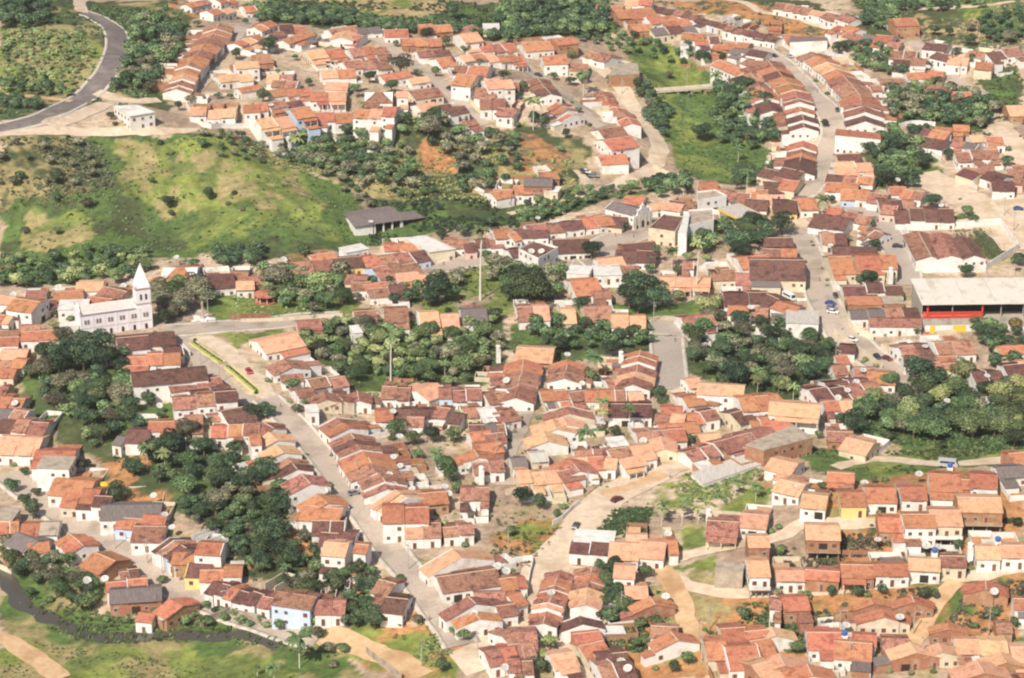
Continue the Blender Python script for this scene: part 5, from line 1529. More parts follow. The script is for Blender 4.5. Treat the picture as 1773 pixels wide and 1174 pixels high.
def trunk_mesh(C, zt):
    """unit tree: crown centre at z=0, ground at z=-zt; trunk and limbs towards the lobes"""
    b = MB(); b.cyl(0, 0, -zt-.3, -.15, .085, .05, 7)
    for c in C[1:6]:
        p0 = np.array([0, 0, -.45]); p1 = np.array(c)*.9; d = p1-p0; n = 5
        u = np.cross(d, [0, 0, 1.]); u /= np.linalg.norm(u)+1e-6; v = np.cross(d, u); v /= np.linalg.norm(v)+1e-6
        ra = [p0+.04*(u*math.cos(2*math.pi*i/n)+v*math.sin(2*math.pi*i/n)) for i in range(n)]; rb = [p1+.012*(u*math.cos(2*math.pi*i/n)+v*math.sin(2*math.pi*i/n)) for i in range(n)]
        b.add(ra+rb, [(i, (i+1)%n, (i+1)%n+n, i+n) for i in range(n)])
    return mesh('trunk', b.v, b.f, [M['bark']], b.m)
TREES = {}
for m in 'dmyof':
    for size_c, n, sz, cnt in (('L', 2600, .058, 3), ('S', 900, .095, 3)):
        TREES[m+size_c] = []
        for k in range(cnt if m != 'f' else 1):
            me, C = crown_mesh(hash((m, size_c, k)) % 9999 if False else (ord(m)*7+k*31+(0 if size_c == 'L' else 500)), n, 13 if size_c == 'L' else 8, sz, m, flat=.78, spread=.66)
            TREES[m+size_c].append((me, trunk_mesh(C, 1.05)))
SHRUB = {m: [crown_mesh(900+ord(m)+k, 300, 5, .15, m, flat=.75)[0] for k in range(2)] for m in 'dmyo'}
tr = random.Random(3); TALL = []
def add_tree(px, py, rpx, m, region=None):
    """px,py: crown centre in the photograph; rpx: crown radius in photograph pixels"""
    x, y, z = (float(v) for v in G(px, py, 4.0)); s = float(scale_at(x, y, z)); r = rpx/s
    x, y, z = (float(v) for v in G(px, py, r*1.02)); z0 = float(Z(x, y))
    return put_tree(x, y, z0, r, m)
def put_tree(x, y, z0, r, m):
    if r < 1.7:
        o = ob('shrub', tr.choice(SHRUB[m if m != 'f' else 'o']), None, (x, y, z0+r*.45), tr.uniform(0, 6.28)); o.scale = (r*1.15, r*1.15, r*tr.uniform(.9, 1.1))
        o['_t'] = 's'; return o
    me, tm = tr.choice(TREES[m+('L' if r > 3.4 else 'S')])
    root = ob('tree', None, None, (x, y, z0), tr.uniform(0, 6.28))
    c = ob('crown', me, root, (0, 0, r*1.02)); c.scale = (r*1.12, r*1.12*tr.uniform(.9, 1.1), r*tr.uniform(.88, 1.08))
    t = ob('trunk', tm, root, (0, 0, r*1.02)); t.scale = (r, r, r)
    return root
# --- palms
def palm_mesh(seed, n=17, droop=.9):
    r = random.Random(seed); V = []; F = []; lf = []
    for k in range(n):
        a = 2*math.pi*k/n+r.uniform(-.2, .2); up = r.uniform(-.1, .95); Ln = r.uniform(.85, 1.1)
        px_, pz = 0, 0; ang_ = up
        prev = None
        for i in range(7):
            t = i/6; w = .13*math.sin(math.pi*min(1, t*.9+.12))+.015
            c, s_ = math.cos(a), math.sin(a)
            k0 = len(V)
            V.extend([(px_*c-w*-s_, px_*s_-w*c, pz-w*.55), (px_*c, px_*s_, pz+.01), (px_*c+w*-s_, px_*s_+w*c, pz-w*.55)])
            lf.extend([.3+.5*t, .5, .3+.5*t])
            if i: F += [(k0-3, k0-2, k0+1, k0), (k0-2, k0-1, k0+2, k0+1)]
            px_ += math.cos(ang_)*Ln/6; pz += math.sin(ang_)*Ln/6; ang_ -= droop*(.25+.12*i)*.72
    me = fast_mesh('fronds', np.array(V), np.array(F), [LM['m']])
    at_ = me.attributes.new('leaf', 'FLOAT', 'POINT'); at_.data.foreach_set('value', np.array(lf, np.float32)); return me
PALMS = [palm_mesh(s) for s in (1, 2, 3)]
PALMY = []
for p_ in PALMS[:2]:
    q_ = p_.copy(); q_.materials.clear(); q_.materials.append(LM['y']); PALMY.append(q_)
tb = MB(); tb.cyl(0, 0, -1.0, 0, .02, .015, 8)
pt = MB()
for i in range(6): pt.cyl(.012*i*i*.12, 0, -1+i/6, -1+(i+1)/6+.001, .026-.002*i, .024-.002*i, 8)
PTR = mesh('trunk', pt.v, pt.f, [M['palmbark']], pt.m)
def add_palm(px, py, rpx, hm=None, m='m', name='palm_tree'):
    """px,py: middle of the crown"""
    x, y, z = (float(v) for v in G(px, py, 6.0)); s = float(scale_at(x, y, z)); r = rpx/s
    h = hm or r*tr.uniform(2.0, 2.9)
    x, y, z = (float(v) for v in G(px, py, h)); z0 = float(Z(x, y))
    root = ob(name, None, None, (x, y, z0), 0)
    f = ob('fronds', tr.choice(PALMY if m == 'y' else PALMS), root, (0, 0, h), tr.uniform(0, 6.28)); f.scale = (r*1.15,)*3
    t = ob('trunk', PTR, root, (0, 0, h)); k = max(6, h) if h < 14 else h*1.0
    t.scale = (k*.65, k*.65, h+.6)
    return root
# fills: polygon, spacing in crown diameters, radius range in metres, foliage mix, what the label says
FILLS = [
 ('P 45 640 110 595 200 605 225 640 240 700 225 745 195 775 165 775 110 730 65 710', .95, 3.0, 5.0, 'ddmo', 'dark tree in the dense wood right below the white church'),
 ('P 235 745 330 755 420 765 490 845 500 900 440 905 320 870 240 800', 1.25, 2.5, 4.6, 'ddmo', 'dark tree on the wooded bank between the two lower streets'),
 ('P 300 870 420 900 510 905 560 975 480 985 400 945 320 900', 1.35, 2.0, 3.8, 'ddmo', 'tree on the red-earth bank above the lower left street'),
 ('P 430 960 560 975 650 1010 655 1075 600 1085 540 1040 460 1010', 1.3, 2.2, 4.0, 'ddmo', 'tree at the lower end of the wooded bank'),
 ('P 515 575 600 565 720 590 850 560 865 610 840 645 700 665 600 645 540 615', 1.1, 2.2, 4.2, 'myymo', 'backyard tree in the green block below the plaza'),
 ('P 900 565 960 560 1130 590 1125 605 960 610', 1.1, 2.2, 3.8, 'ddm', 'backyard tree left of the grey cobbled ramp'),
 ('P 1185 565 1290 550 1380 590 1445 605 1430 655 1330 680 1260 655 1195 620', 1.0, 2.6, 4.8, 'ddmo', 'dark tree in the wood right of the cobbled ramp'),
 ('P 1475 715 1560 665 1640 645 1773 680 1773 765 1590 765 1500 735', .98, 3.2, 5.6, 'dmmyoy', 'large tree in the wood above the hillside terraces'),
 ('P 700 215 770 215 890 245 900 300 850 330 800 335 790 290 740 250', 1.15, 2.6, 4.6, 'ddmo', 'dark tree on the slope below the diagonal plateau street'),
 ('P 500 245 600 230 700 225 720 300 760 340 700 345 640 320 560 300', 1.05, 2.2, 4.2, 'dmmo', 'tree on the bushy slope under the plateau edge'),
 ('P 470 240 540 235 620 300 640 360 600 340 540 290 480 275', 1.15, 1.8, 3.4, 'ddo', 'small tree on the shaded fold beside the green hill'),
 ('P 1115 150 1160 200 1150 240 1120 215', 1.1, 2.4, 3.6, 'dd', 'dark tree between sandy road and creek'),
 ('P 1245 160 1320 170 1345 250 1290 265 1250 250 1230 200', .95, 3.0, 4.8, 'ddm', 'tall dark tree in the grove beside the creek'),
 ('P 440 22 600 25 700 45 880 52 900 75 700 62 560 45 450 40', 1.0, 2.6, 4.2, 'ddm', 'dark tree in the belt behind the plateau rows'),
 ('P 880 0 1030 0 1055 45 1040 62 900 72 860 45', .95, 3.0, 5.0, 'ddm', 'dark tree in the grove at the top middle'),
 ('P 1000 70 1080 60 1200 100 1250 100 1230 115 1160 110 1060 90', 1.3, 2.0, 3.4, 'dmm', 'tree beside the green creek below the top row'),
 ('P 0 5 75 0 85 40 60 50 0 50', .9, 3.0, 5.0, 'dd', 'dark tree in the top left grove'),
 ('P 235 30 305 42 320 80 290 120 255 160 190 158 225 110 225 60', .95, 2.8, 4.8, 'ddmo', 'dark tree on the bank beside the asphalt highway'),
 ('P 0 145 110 155 120 168 60 165 0 160', 1.0, 2.4, 3.6, 'dm', 'tree at the foot of the banana grove'),
 ('P 0 175 65 178 65 190 0 190', 1.1, 2.2, 3.4, 'd', 'dark tree just above the asphalt highway'),
 ('P 1465 85 1530 90 1575 120 1560 135 1490 125', .95, 2.8, 4.2, 'ddm', 'dark tree behind the houses of the long far street'),
 ('P 1545 150 1680 165 1725 195 1705 225 1620 220 1540 205', .95, 3.0, 4.6, 'ddmo', 'dark tree in the grove near the right edge'),
 ('P 1500 10 1560 12 1540 55 1495 50', .95, 2.8, 4.2, 'dm', 'tree in the top right grove'),
 ('P 1530 235 1580 232 1610 280 1580 315 1540 300 1500 265', .95, 2.8, 4.4, 'ddm', 'dark tree right of the white two-storey block'),
 ('P 1515 300 1580 305 1590 325 1530 325', 1.0, 2.4, 3.6, 'dd', 'dark tree at the edge of the dirt square'),
 ('P 1700 30 1773 30 1773 70 1720 75 1700 60', 1.1, 2.4, 3.8, 'dd', 'dark tree in the top right corner'),
 ('P 1110 325 1190 312 1200 335 1140 345', .95, 2.6, 3.8, 'ddm', 'dark tree on the river bank by the chapel'),
 ('P 900 360 1100 325 1100 340 980 370 900 392', 1.1, 1.9, 3.0, 'dmm', 'riverside tree behind the town square roofs'),
 ('P 1260 300 1360 290 1340 315 1280 320', 1.1, 2.2, 3.4, 'dd', 'tree on the near edge of the creek meadow'),
 ('P 0 450 60 455 150 440 250 440 240 485 150 490 60 500 0 500', 1.1, 2.2, 4.0, 'mmydd', 'tree at the foot of the green hill behind the church'),
 ('P 370 440 450 440 450 462 380 465', .95, 2.4, 3.6, 'dd', 'dark tree behind the roofs right of the church'),
 ('P 260 505 340 495 355 530 330 548 265 545', .8, 4.2, 5.6, 'oom', 'broad olive tree right beside the church tower'),
 ('P 450 475 590 480 600 530 540 545 470 530', .95, 2.8, 4.6, 'mmoy', 'pale green tree in the church garden'),
 ('P 620 495 720 490 790 490 795 525 700 530 620 520', 1.15, 2.4, 4.0, 'mdo', 'tree in the plaza garden below the town'),
 ('P 880 475 990 480 960 520 880 530', .95, 3.2, 5.0, 'mmo', 'green tree in the square garden left of the great mango'),
 ('P 840 450 880 450 900 475 850 490', 1.0, 2.2, 3.6, 'om', 'olive tree beside the tall palm of the square'),
 ('P 1250 400 1320 390 1335 425 1270 445', .9, 3.2, 4.8, 'ddm', 'dark tree by the filling station canopy'),
 ('P 1195 405 1235 400 1235 440 1200 445', .95, 2.8, 4.0, 'dmy', 'green tree under the white corner block'),
 ('P 0 945 80 960 150 1000 185 1030 160 1060 100 1040 30 1000', 1.05, 2.2, 4.0, 'dmmo', 'tree on the stream bank behind the lowest houses'),
 ('P 250 1060 420 1045 560 1085 540 1105 420 1085 300 1085', 1.3, 1.4, 2.4, 'mm', 'low tree on the weedy bank above the stream'),
 ('P 1035 995 1070 985 1100 1040 1095 1075 1050 1080', .9, 2.4, 3.6, 'dd', 'dark tree in the gully beside the lanes'),
 ('P 1680 565 1773 570 1773 640 1720 640', 1.2, 2.2, 3.8, 'ddm', 'dark tree between roofs below the grandstand'),
 ('P 1330 1010 1400 1040 1380 1070 1320 1060', 1.5, 1.6, 2.4, 'mo', 'small tree on the red slope of the gully'),
 ('P 600 1060 660 1020 690 1060 640 1090', 1.0, 2.6, 3.8, 'dm', 'dark tree beside the small houses on the main street'),
 ('P 1480 0 1640 0 1700 15 1600 20 1480 8', 1.2, 2.2, 3.4, 'dm', 'tree on the top edge of the far hills'),
 ('P 150 255 0 240 0 330 120 360 180 320', 2.4, 1.8, 2.8, 'odo', 'scattered scrub tree on the brown hillside'),
 ('P 350 235 470 245 460 290 380 275 340 250', 1.8, 1.6, 2.8, 'mod', 'small tree along the hilltop path'),
]
TL = []
for poly, sp, r0, r1, mix, lab in FILLS:
    t = poly.split(); q = [pp(t[0], float(t[i]), float(t[i+1])) for i in range(1, len(t), 2)]
    q = [tuple(float(v) for v in G(a, b)[:2]) for a, b in q]; xs = [a for a, _ in q]; ys = [b for _, b in q]
    pts = []; tries = 0
    area = abs(sum(q[i][0]*q[(i+1)%len(q)][1]-q[(i+1)%len(q)][0]*q[i][1] for i in range(len(q))))/2
    while tries < 3000:
        tries += 1
        x, y = tr.uniform(min(xs), max(xs)), tr.uniform(min(ys), max(ys)); r = tr.uniform(r0, r1)
        if not in_poly(np.array([x]), np.array([y]), q)[0]: continue
        if any(math.hypot(x-a, y-b) < (r+c)*.72*sp for a, b, c in pts): continue
        pts.append((x, y, r))
    for x, y, r in pts:
        if np.hypot(HC[:,0]-x, HC[:,1]-y).min() < 4.2: continue
        TL.append([x, y, float(Z(x, y)), r, tr.choice(mix), lab, 1.0])
# single trees: panel x y radius(px of the photograph) foliage
SINGLES = '''
A1|by the highway and lone white building
A1 750 780 9 d;A1 780 820 7 d;A1 1600 355 13 d;A1 1210 710 10 d;A1 1290 660 10 o;A1 385 130 8 d;A1 500 150 6 d;A1 1010 580 13 o;A1 1500 870 7 m;A1 1600 880 5 m;A1 460 915 5 d;A1 1660 140 7 d;A1 1690 620 6 d;A1 1480 640 8 d;A1 1560 645 8 d;A1 1090 950 7 d;A1 1160 1020 7 m;A1 1380 955 9 m;A1 1540 900 7 d;A1 1340 150 9 o
A2|among the plateau houses
A2 100 290 20 d;A2 280 380 8 d;A2 960 285 8 d;A2 1160 215 14 d;A2 990 430 24 o;A2 1110 490 9 y;A2 780 510 14 d;A2 930 570 15 d;A2 1090 570 8 y;A2 1230 480 11 d;A2 1300 275 11 d;A2 370 555 9 d;A2 60 640 16 d;A2 690 590 9 m;A2 640 610 7 y;A2 1430 330 10 m;A2 1690 500 12 m;A2 1610 750 10 d;A2 1210 770 18 d;A2 1180 860 24 o;A2 1150 850 15 d;A2 430 840 10 d;A2 620 870 12 d;A2 1000 240 6 d;A2 1540 200 9 d;A2 1620 215 12 d;A2 1350 60 18 d;A2 670 90 9 d;A2 1300 1010 8 d;A2 1430 800 7 m;A2 600 315 5 d;A2 160 480 7 m;A2 230 470 6 m;A2 730 700 7 y;A2 1200 580 6 m;A2 1510 160 8 d;A2 410 240 8 m;A2 1720 500 8 m;A2 40 600 9 y
A3|around the sandy bend and creek
A3 500 520 12 m;A3 420 540 10 d;A3 310 510 9 d;A3 680 530 9 d;A3 430 365 9 m;A3 430 680 5 m;A3 480 735 8 m;A3 100 580 11 d;A3 170 790 13 d;A3 230 820 13 d;A3 880 560 11 d;A3 900 620 12 d;A3 970 690 14 o;A3 1000 700 12 d;A3 1050 820 12 d;A3 820 1090 6 d;A3 1090 500 9 o;A3 1220 330 11 d;A3 1320 370 16 d;A3 1450 370 12 d;A3 1130 240 8 d;A3 1600 560 20 d;A3 1520 620 18 d;A3 1450 700 16 m;A3 1310 880 20 d;A3 1650 900 20 d;A3 1700 780 18 d;A3 390 900 10 d;A3 350 1000 8 m;A3 60 840 7 m;A3 1620 1130 8 d;A3 1550 120 7 o;A3 1690 140 7 o;A3 550 830 6 d;A3 50 640 11 m;A3 1030 80 6 m
A4|beside the two top right streets
A4 350 530 6 m;A4 430 620 6 m;A4 230 830 8 d;A4 410 830 9 d;A4 510 310 16 d;A4 660 290 11 d;A4 1160 195 12 d;A4 1260 210 10 d;A4 1400 260 13 d;A4 1200 30 14 d;A4 1410 400 12 d;A4 1300 340 9 d;A4 1100 440 10 d;A4 1180 540 12 d;A4 1250 1040 13 d;A4 1640 1080 13 d;A4 720 1000 14 d;A4 760 860 9 m;A4 1400 180 10 o;A4 1660 240 16 o;A4 1350 600 8 m;A4 1100 850 7 d;A4 1660 1000 7 m;A4 70 1110 14 d;A4 20 900 14 d;A4 900 960 22 d;A4 1060 1080 20 d;A4 500 430 5 d
B1|on green hill and around church
B1 1030 80 8 d;B1 1145 220 15 d;B1 1160 300 8 d;B1 1415 170 13 d;B1 1590 155 7 d;B1 1545 230 7 d;B1 1640 270 6 o;B1 165 420 9 o;B1 385 420 9 m;B1 590 240 12 o;B1 640 220 7 d;B1 900 560 8 d;B1 980 550 9 o;B1 90 640 14 d;B1 380 985 9 m;B1 360 1060 12 y;B1 480 1020 9 m;B1 1050 1105 6 m;B1 1580 880 5 m;B1 1310 640 11 d;B1 960 1130 3 m;B1 1320 1155 3 m;B1 1170 960 18 o;B1 1120 1000 16 d;B1 780 720 18 y;B1 1000 640 16 y;B1 560 730 12 m;B1 330 690 14 m;B1 180 760 16 m;B1 150 620 6 m;B1 380 60 14 d;B1 90 80 13 o;B1 700 100 6 o
B2|around the grey shed and plaza
B2 345 565 14 d;B2 10 620 14 d;B2 1000 250 7 d;B2 570 355 6 d;B2 1240 790 32 d;B2 1190 870 20 d;B2 1290 840 20 d;B2 500 1075 14 m;B2 130 720 30 o;B2 450 760 28 y;B2 410 800 20 m;B2 230 800 14 m;B2 400 990 8 f;B2 350 1120 13 d;B2 1080 610 7 m;B2 1650 640 24 o;B2 1400 700 15 o;B2 1640 980 16 d;B2 1270 450 12 d;B2 1420 420 14 d;B2 1600 350 14 d;B2 880 860 7 m;B2 1030 870 12 m;B2 1310 950 8 d;B2 900 490 8 m;B2 210 610 8 o;B2 1250 260 9 d;B2 1150 1100 20 m;B2 1350 1110 18 m;B2 800 1100 20 m;B2 1560 1090 22 m;B2 970 1130 16 y;B2 70 530 8 m;B2 700 870 10 o
B3|around the town square
B3 570 545 22 d;B3 900 780 38 d;B3 820 850 30 d;B3 1000 860 28 d;B3 880 900 26 d;B3 800 395 9 d;B3 1150 860 14 y;B3 1370 920 24 y;B3 500 910 17 d;B3 150 790 36 m;B3 100 760 26 m;B3 240 830 22 m;B3 1560 480 30 d;B3 1590 560 22 d;B3 1320 450 18 d;B3 1220 600 12 y;B3 1350 610 12 y;B3 980 610 14 d;B3 960 680 12 m;B3 1150 690 11 m;B3 300 1010 12 d;B3 340 1060 13 d;B3 860 1100 13 d;B3 480 1050 10 m;B3 1550 100 14 d;B3 1150 300 8 d;B3 240 220 7 m;B3 350 65 8 d;B3 410 210 10 d;B3 200 1090 16 d;B3 330 720 14 o;B3 360 650 10 y;B3 640 1060 14 m;B3 1700 460 14 d;B3 950 1080 9 m
B4|around the warehouse and grandstand
B4 1140 215 17 d;B4 110 370 24 d;B4 660 395 7 d;B4 735 375 9 d;B4 720 735 19 d;B4 650 760 12 d;B4 1370 690 17 d;B4 1380 280 13 m;B4 1730 610 15 d;B4 630 1010 12 m;B4 1520 1110 22 d;B4 1600 1140 12 d;B4 1700 1050 16 f;B4 760 520 14 d;B4 560 390 8 m;B4 820 60 20 d;B4 950 90 14 d;B4 1040 1105 9 m;B4 280 980 8 m;B4 320 495 4 m;B4 335 520 4 m;B4 395 675 4 m;B4 430 750 5 m;B4 430 790 4 m;B4 1330 205 4 m;B4 1420 340 12 m;B4 900 365 4 m;B4 60 20 9 d;B4 565 470 9 o;B4 280 630 5 m;B4 820 1120 6 m;B4 460 210 9 d
C1|on the slope below the church
C1 560 110 34 d;C1 420 150 30 d;C1 700 130 30 d;C1 620 60 24 d;C1 480 60 18 d;C1 200 240 16 m;C1 560 380 22 d;C1 700 330 22 m;C1 740 640 13 d;C1 640 730 11 d;C1 1010 430 16 d;C1 1100 380 10 d;C1 1430 570 12 o;C1 1720 510 20 d;C1 1160 720 32 d;C1 1010 760 24 d;C1 1620 700 12 d;C1 900 880 22 d;C1 1080 940 18 d;C1 570 870 16 d;C1 790 1060 22 d;C1 1500 960 24 d;C1 1630 990 24 d;C1 1250 1010 16 d;C1 80 1010 16 d;C1 90 860 8 m;C1 165 920 10 m;C1 190 840 8 m;C1 170 1110 14 m;C1 250 1060 11 d;C1 230 1140 12 d;C1 1320 25 4 d;C1 1300 1110 18 m;C1 1650 1110 16 m;C1 30 820 6 m;C1 850 480 10 m;C1 1090 540 10 m;C1 1560 870 12 d
C2|beside main street and its backyards
C2 80 500 18 d;C2 90 290 8 m;C2 240 435 7 y;C2 290 490 11 m;C2 350 450 10 m;C2 185 600 8 y;C2 265 710 4 m;C2 360 800 5 m;C2 530 800 6 d;C2 580 870 7 m;C2 605 910 5 m;C2 515 1000 9 y;C2 600 1140 9 m;C2 765 1110 7 d;C2 440 70 18 d;C2 340 40 16 d;C2 270 130 10 m;C2 580 210 16 d;C2 680 250 18 m;C2 600 100 14 d;C2 900 235 12 d;C2 1100 110 22 m;C2 960 620 20 m;C2 1080 690 16 m;C2 1210 660 19 d;C2 1350 670 18 m;C2 930 680 9 m;C2 1290 870 24 m;C2 1340 930 20 m;C2 1110 800 12 m;C2 1370 1020 14 m;C2 1650 790 10 d;C2 1490 1000 6 m;C2 70 900 26 d;C2 40 950 20 d;C2 100 1120 14 d;C2 800 420 14 y;C2 1320 300 14 y;C2 1180 270 16 m;C2 15 380 4 m;C2 1440 280 10 m;C2 640 470 6 m;C2 260 330 14 m;C2 1430 80 20 m
C3|around cobbled ramp and sandy road
C3 1030 385 17 d;C3 1045 450 13 m;C3 560 270 17 m;C3 730 650 14 d;C3 640 640 10 d;C3 880 590 8 m;C3 870 580 7 m;C3 1230 700 12 d;C3 1260 660 8 m;C3 90 1080 22 d;C3 210 1120 17 d;C3 380 1145 9 m;C3 1340 210 16 m;C3 1550 250 28 d;C3 1640 170 20 d;C3 40 640 6 m;C3 10 700 6 m;C3 90 550 5 m;C3 200 545 7 m;C3 980 570 6 m;C3 1410 835 6 m;C3 350 50 18 d;C3 700 80 20 d;C3 1260 120 18 d;C3 1700 300 14 m;C3 670 1020 4 m;C3 440 620 8 m;C3 980 350 7 m
C4|on wood edge above the terraces
C4 690 150 8 y;C4 760 190 8 y;C4 670 170 6 m;C4 800 350 8 d;C4 600 580 26 d;C4 700 490 26 d;C4 860 480 20 d;C4 530 560 16 m;C4 820 590 15 o;C4 950 610 18 o;C4 850 680 13 m;C4 1150 300 32 d;C4 1300 350 28 m;C4 1080 440 22 d;C4 1500 360 16 m;C4 1640 320 16 d;C4 1570 180 12 d;C4 1230 780 8 d;C4 1200 740 10 d;C4 370 670 10 m;C4 450 720 10 m;C4 390 1020 10 m;C4 740 970 10 d;C4 820 960 9 m;C4 1220 1120 6 d;C4 1110 830 5 d;C4 1060 1140 7 m;C4 120 330 18 y;C4 250 100 24 d;C4 400 130 22 d;C4 60 150 20 d;C4 850 50 6 m;C4 1350 460 24 m;C4 1600 560 28 d;C4 1700 680 24 d;C4 1400 600 22 m;C4 1100 600 22 y;C4 860 80 5 o;C4 1600 30 14 d
D1|between lower left street and stream
D1 150 410 18 d;D1 320 380 16 d;D1 60 350 14 m;D1 250 490 14 d;D1 560 640 20 d;D1 480 620 14 d;D1 630 600 14 m;D1 1100 500 11 m;D1 1470 690 10 d;D1 220 30 18 d;D1 870 180 9 m;D1 1700 380 16 m;D1 1600 260 20 d;D1 1740 210 16 d;D1 1230 490 5 m;D1 1540 200 13 m;D1 1350 30 20 d;D1 1560 40 14 m;D1 30 300 14 m;D1 200 580 12 m;D1 340 620 10 m;D1 1650 320 14 d;D1 900 830 8 m;D1 720 760 9 m;D1 1020 830 6 m
D2|around the lower main street
D2 795 585 14 y;D2 815 770 22 d;D2 990 490 11 m;D2 1270 1080 16 d;D2 1420 870 15 m;D2 1360 850 11 m;D2 1340 810 8 y;D2 790 440 14 m;D2 740 560 16 d;D2 680 700 18 d;D2 700 780 16 d;D2 1000 790 9 o;D2 1110 770 12 o;D2 950 185 6 m;D2 785 310 4 m;D2 1290 100 10 y;D2 1480 65 10 o;D2 1430 250 9 m;D2 430 860 14 o;D2 600 960 13 m;D2 1600 60 6 m;D2 500 960 13 o;D2 540 470 16 d;D2 340 490 10 d;D2 250 340 26 d;D2 100 170 30 d;D2 170 300 26 d;D2 60 370 22 d;D2 420 410 18 m;D2 230 560 8 m;D2 540 1060 11 o;D2 1740 170 12 m;D2 700 430 20 m;D2 1500 230 6 m;D2 660 610 16 d;D2 620 780 13 d
D3|among the hillside lanes
D3 660 500 22 m;D3 700 580 22 d;D3 640 650 18 m;D3 780 660 22 m;D3 700 750 20 d;D3 840 700 16 d;D3 900 790 14 m;D3 1000 770 14 m;D3 930 440 16 m;D3 1220 1030 16 m;D3 1120 1090 13 d;D3 1600 730 15 d;D3 1370 850 7 m;D3 1400 870 7 m;D3 1330 830 7 m;D3 330 60 10 d;D3 1490 235 5 m;D3 1620 180 7 m;D3 280 920 18 y;D3 230 1000 14 y;D3 220 1080 18 m;D3 60 1140 10 m;D3 1110 650 6 d;D3 880 930 12 m;D3 1000 1090 8 m;D3 1710 780 7 d;D3 440 960 6 m;D3 30 430 6 m
D4|between the hillside terraces
D4 610 50 8 d;D4 780 30 9 m;D4 1030 275 9 d;D4 840 225 10 m;D4 1340 430 10 d;D4 460 580 12 d;D4 640 580 14 d;D4 550 690 12 o;D4 1080 600 14 d;D4 1160 600 11 d;D4 1570 710 10 d;D4 1500 740 8 d;D4 450 1060 8 m;D4 320 1035 6 m;D4 180 860 13 m;D4 220 960 15 m;D4 930 790 8 m;D4 100 130 9 m;D4 50 160 9 m;D4 730 130 5 d;D4 1640 90 9 d;D4 1720 110 12 d;D4 1310 265 12 m;D4 400 365 10 m;D4 800 570 12 d;D4 700 590 10 m;D4 1150 1110 8 m;D4 780 930 6 m;D4 1000 1120 8 y;D4 850 1110 8 y;D4 110 300 12 m;D4 1140 220 10 m;D4 1700 790 12 m;D4 1740 580 8 d;D4 130 1160 5 d;D4 1420 800 9 m
'''
FW = {'d': 'dark green', 'm': 'mid green', 'y': 'yellow-green', 'o': 'olive', 'f': 'red-flowering'}
cur = None; SG = {}
for line in SINGLES.strip().split('\n'):
    if '|' in line: cur = line.split('|')[1]; continue
    for it in line.split(';'):
        p, a, b, r, m = it.split(); px, py = pp(p, float(a), float(b))
        x, y, z = (float(v) for v in G(px, py, 4.0)); rw = float(r)/float(scale_at(x, y, z))
        x, y, z = (float(v) for v in G(px, py, rw*1.02)); TL.append([x, y, float(Z(x, y)), rw, m, '#'+cur, 1.7])
# the largest stand as trees of their own; what is left of the woods is one mass
for t in TL: t.append(t[3]*float(scale_at(t[0], t[1], t[2]))*t[6])
keep = []; rest = []
shr = [t for t in TL if t[3] < 1.7 and t[5][0] == '#']; rest += [t for t in TL if t[3] < 1.7 and t[5][0] != '#']
for sel in ([t for t in TL if t[3] >= 3.1], [t for t in TL if 1.7 <= t[3] < 3.1]):
    sel.sort(key=lambda t: -t[7]); keep += sel[:298]; rest += sel[298:]
keep += shr; SG = {}
for t in keep:
    x, y, z0, r, m, lab = t[:6]; o = put_tree(x, y, z0, r, m)
    k = 'shrub' if '_t' in o else 'tree'
    if '_t' in o: del o['_t']
    if k == 'tree' and r < 3.1: o.name = 'small_tree'
    SG.setdefault((lab, m if lab[0] == '#' else '', k if r >= 3.1 or k == 'shrub' else 'small tree'), []).append((x/y, o))
for (lab, m, k), L_ in SG.items():
    L_.sort(key=lambda t: t[0])
    for i, (_, o) in enumerate(L_):
        if lab[0] == '#':
            s_ = f"{FW[m]} {k}, {ordinal(i)} from the left {lab[1:]}" if len(L_) > 1 else f"the only {FW[m]} {k} {lab[1:]}"
            tag(o, s_, k, f'{k}s {lab[1:]}')
        else:
            l2 = lab if k != 'small tree' else 'low '+lab.replace('small ', 'little ', 1) if 'small' in lab else lab.replace('tree', 'small tree', 1)
            tag(o, f"{l2}, {ordinal(i)} from left" if len(L_) > 1 else l2, 'tree', f"{k}s: {lab}")
Vs, Fs, Ls, Ms = [], [], [], []; off = 0; MI = 'dmyof'
W_ = [crown_data(50+k, 420, 8, .125, flat=.78, spread=.66)[:3] for k in range(4)]
for k, t in enumerate(rest):
    x, y, z0, r, m = t[:5]; V0, F0, l0 = W_[k % 4]; a = tr.uniform(0, 6.28); ca, sa = math.cos(a), math.sin(a)
    Vs.append(np.stack([(V0[:,0]*ca-V0[:,1]*sa)*r*1.12+x, (V0[:,0]*sa+V0[:,1]*ca)*r*1.12+y, V0[:,2]*r+z0+r*.95], 1))
    Fs.append(F0+off); off += len(V0); Ls.append(np.clip(l0+tr.uniform(-.25, .25), 0, 1)); Ms.append(np.full(len(F0), MI.index(m)))
me = fast_mesh('woodland', np.vstack(Vs), np.vstack(Fs), [LM[c] for c in MI]); a_ = me.attributes.new('leaf', 'FLOAT', 'POINT'); a_.data.foreach_set('value', np.concatenate(Ls).astype(np.float32))
me.polygons.foreach_set('material_index', np.concatenate(Ms).astype(np.int32)); tag(ob('woodland', me), kind='stuff')
print('trees', len(keep), 'rest', len(rest))
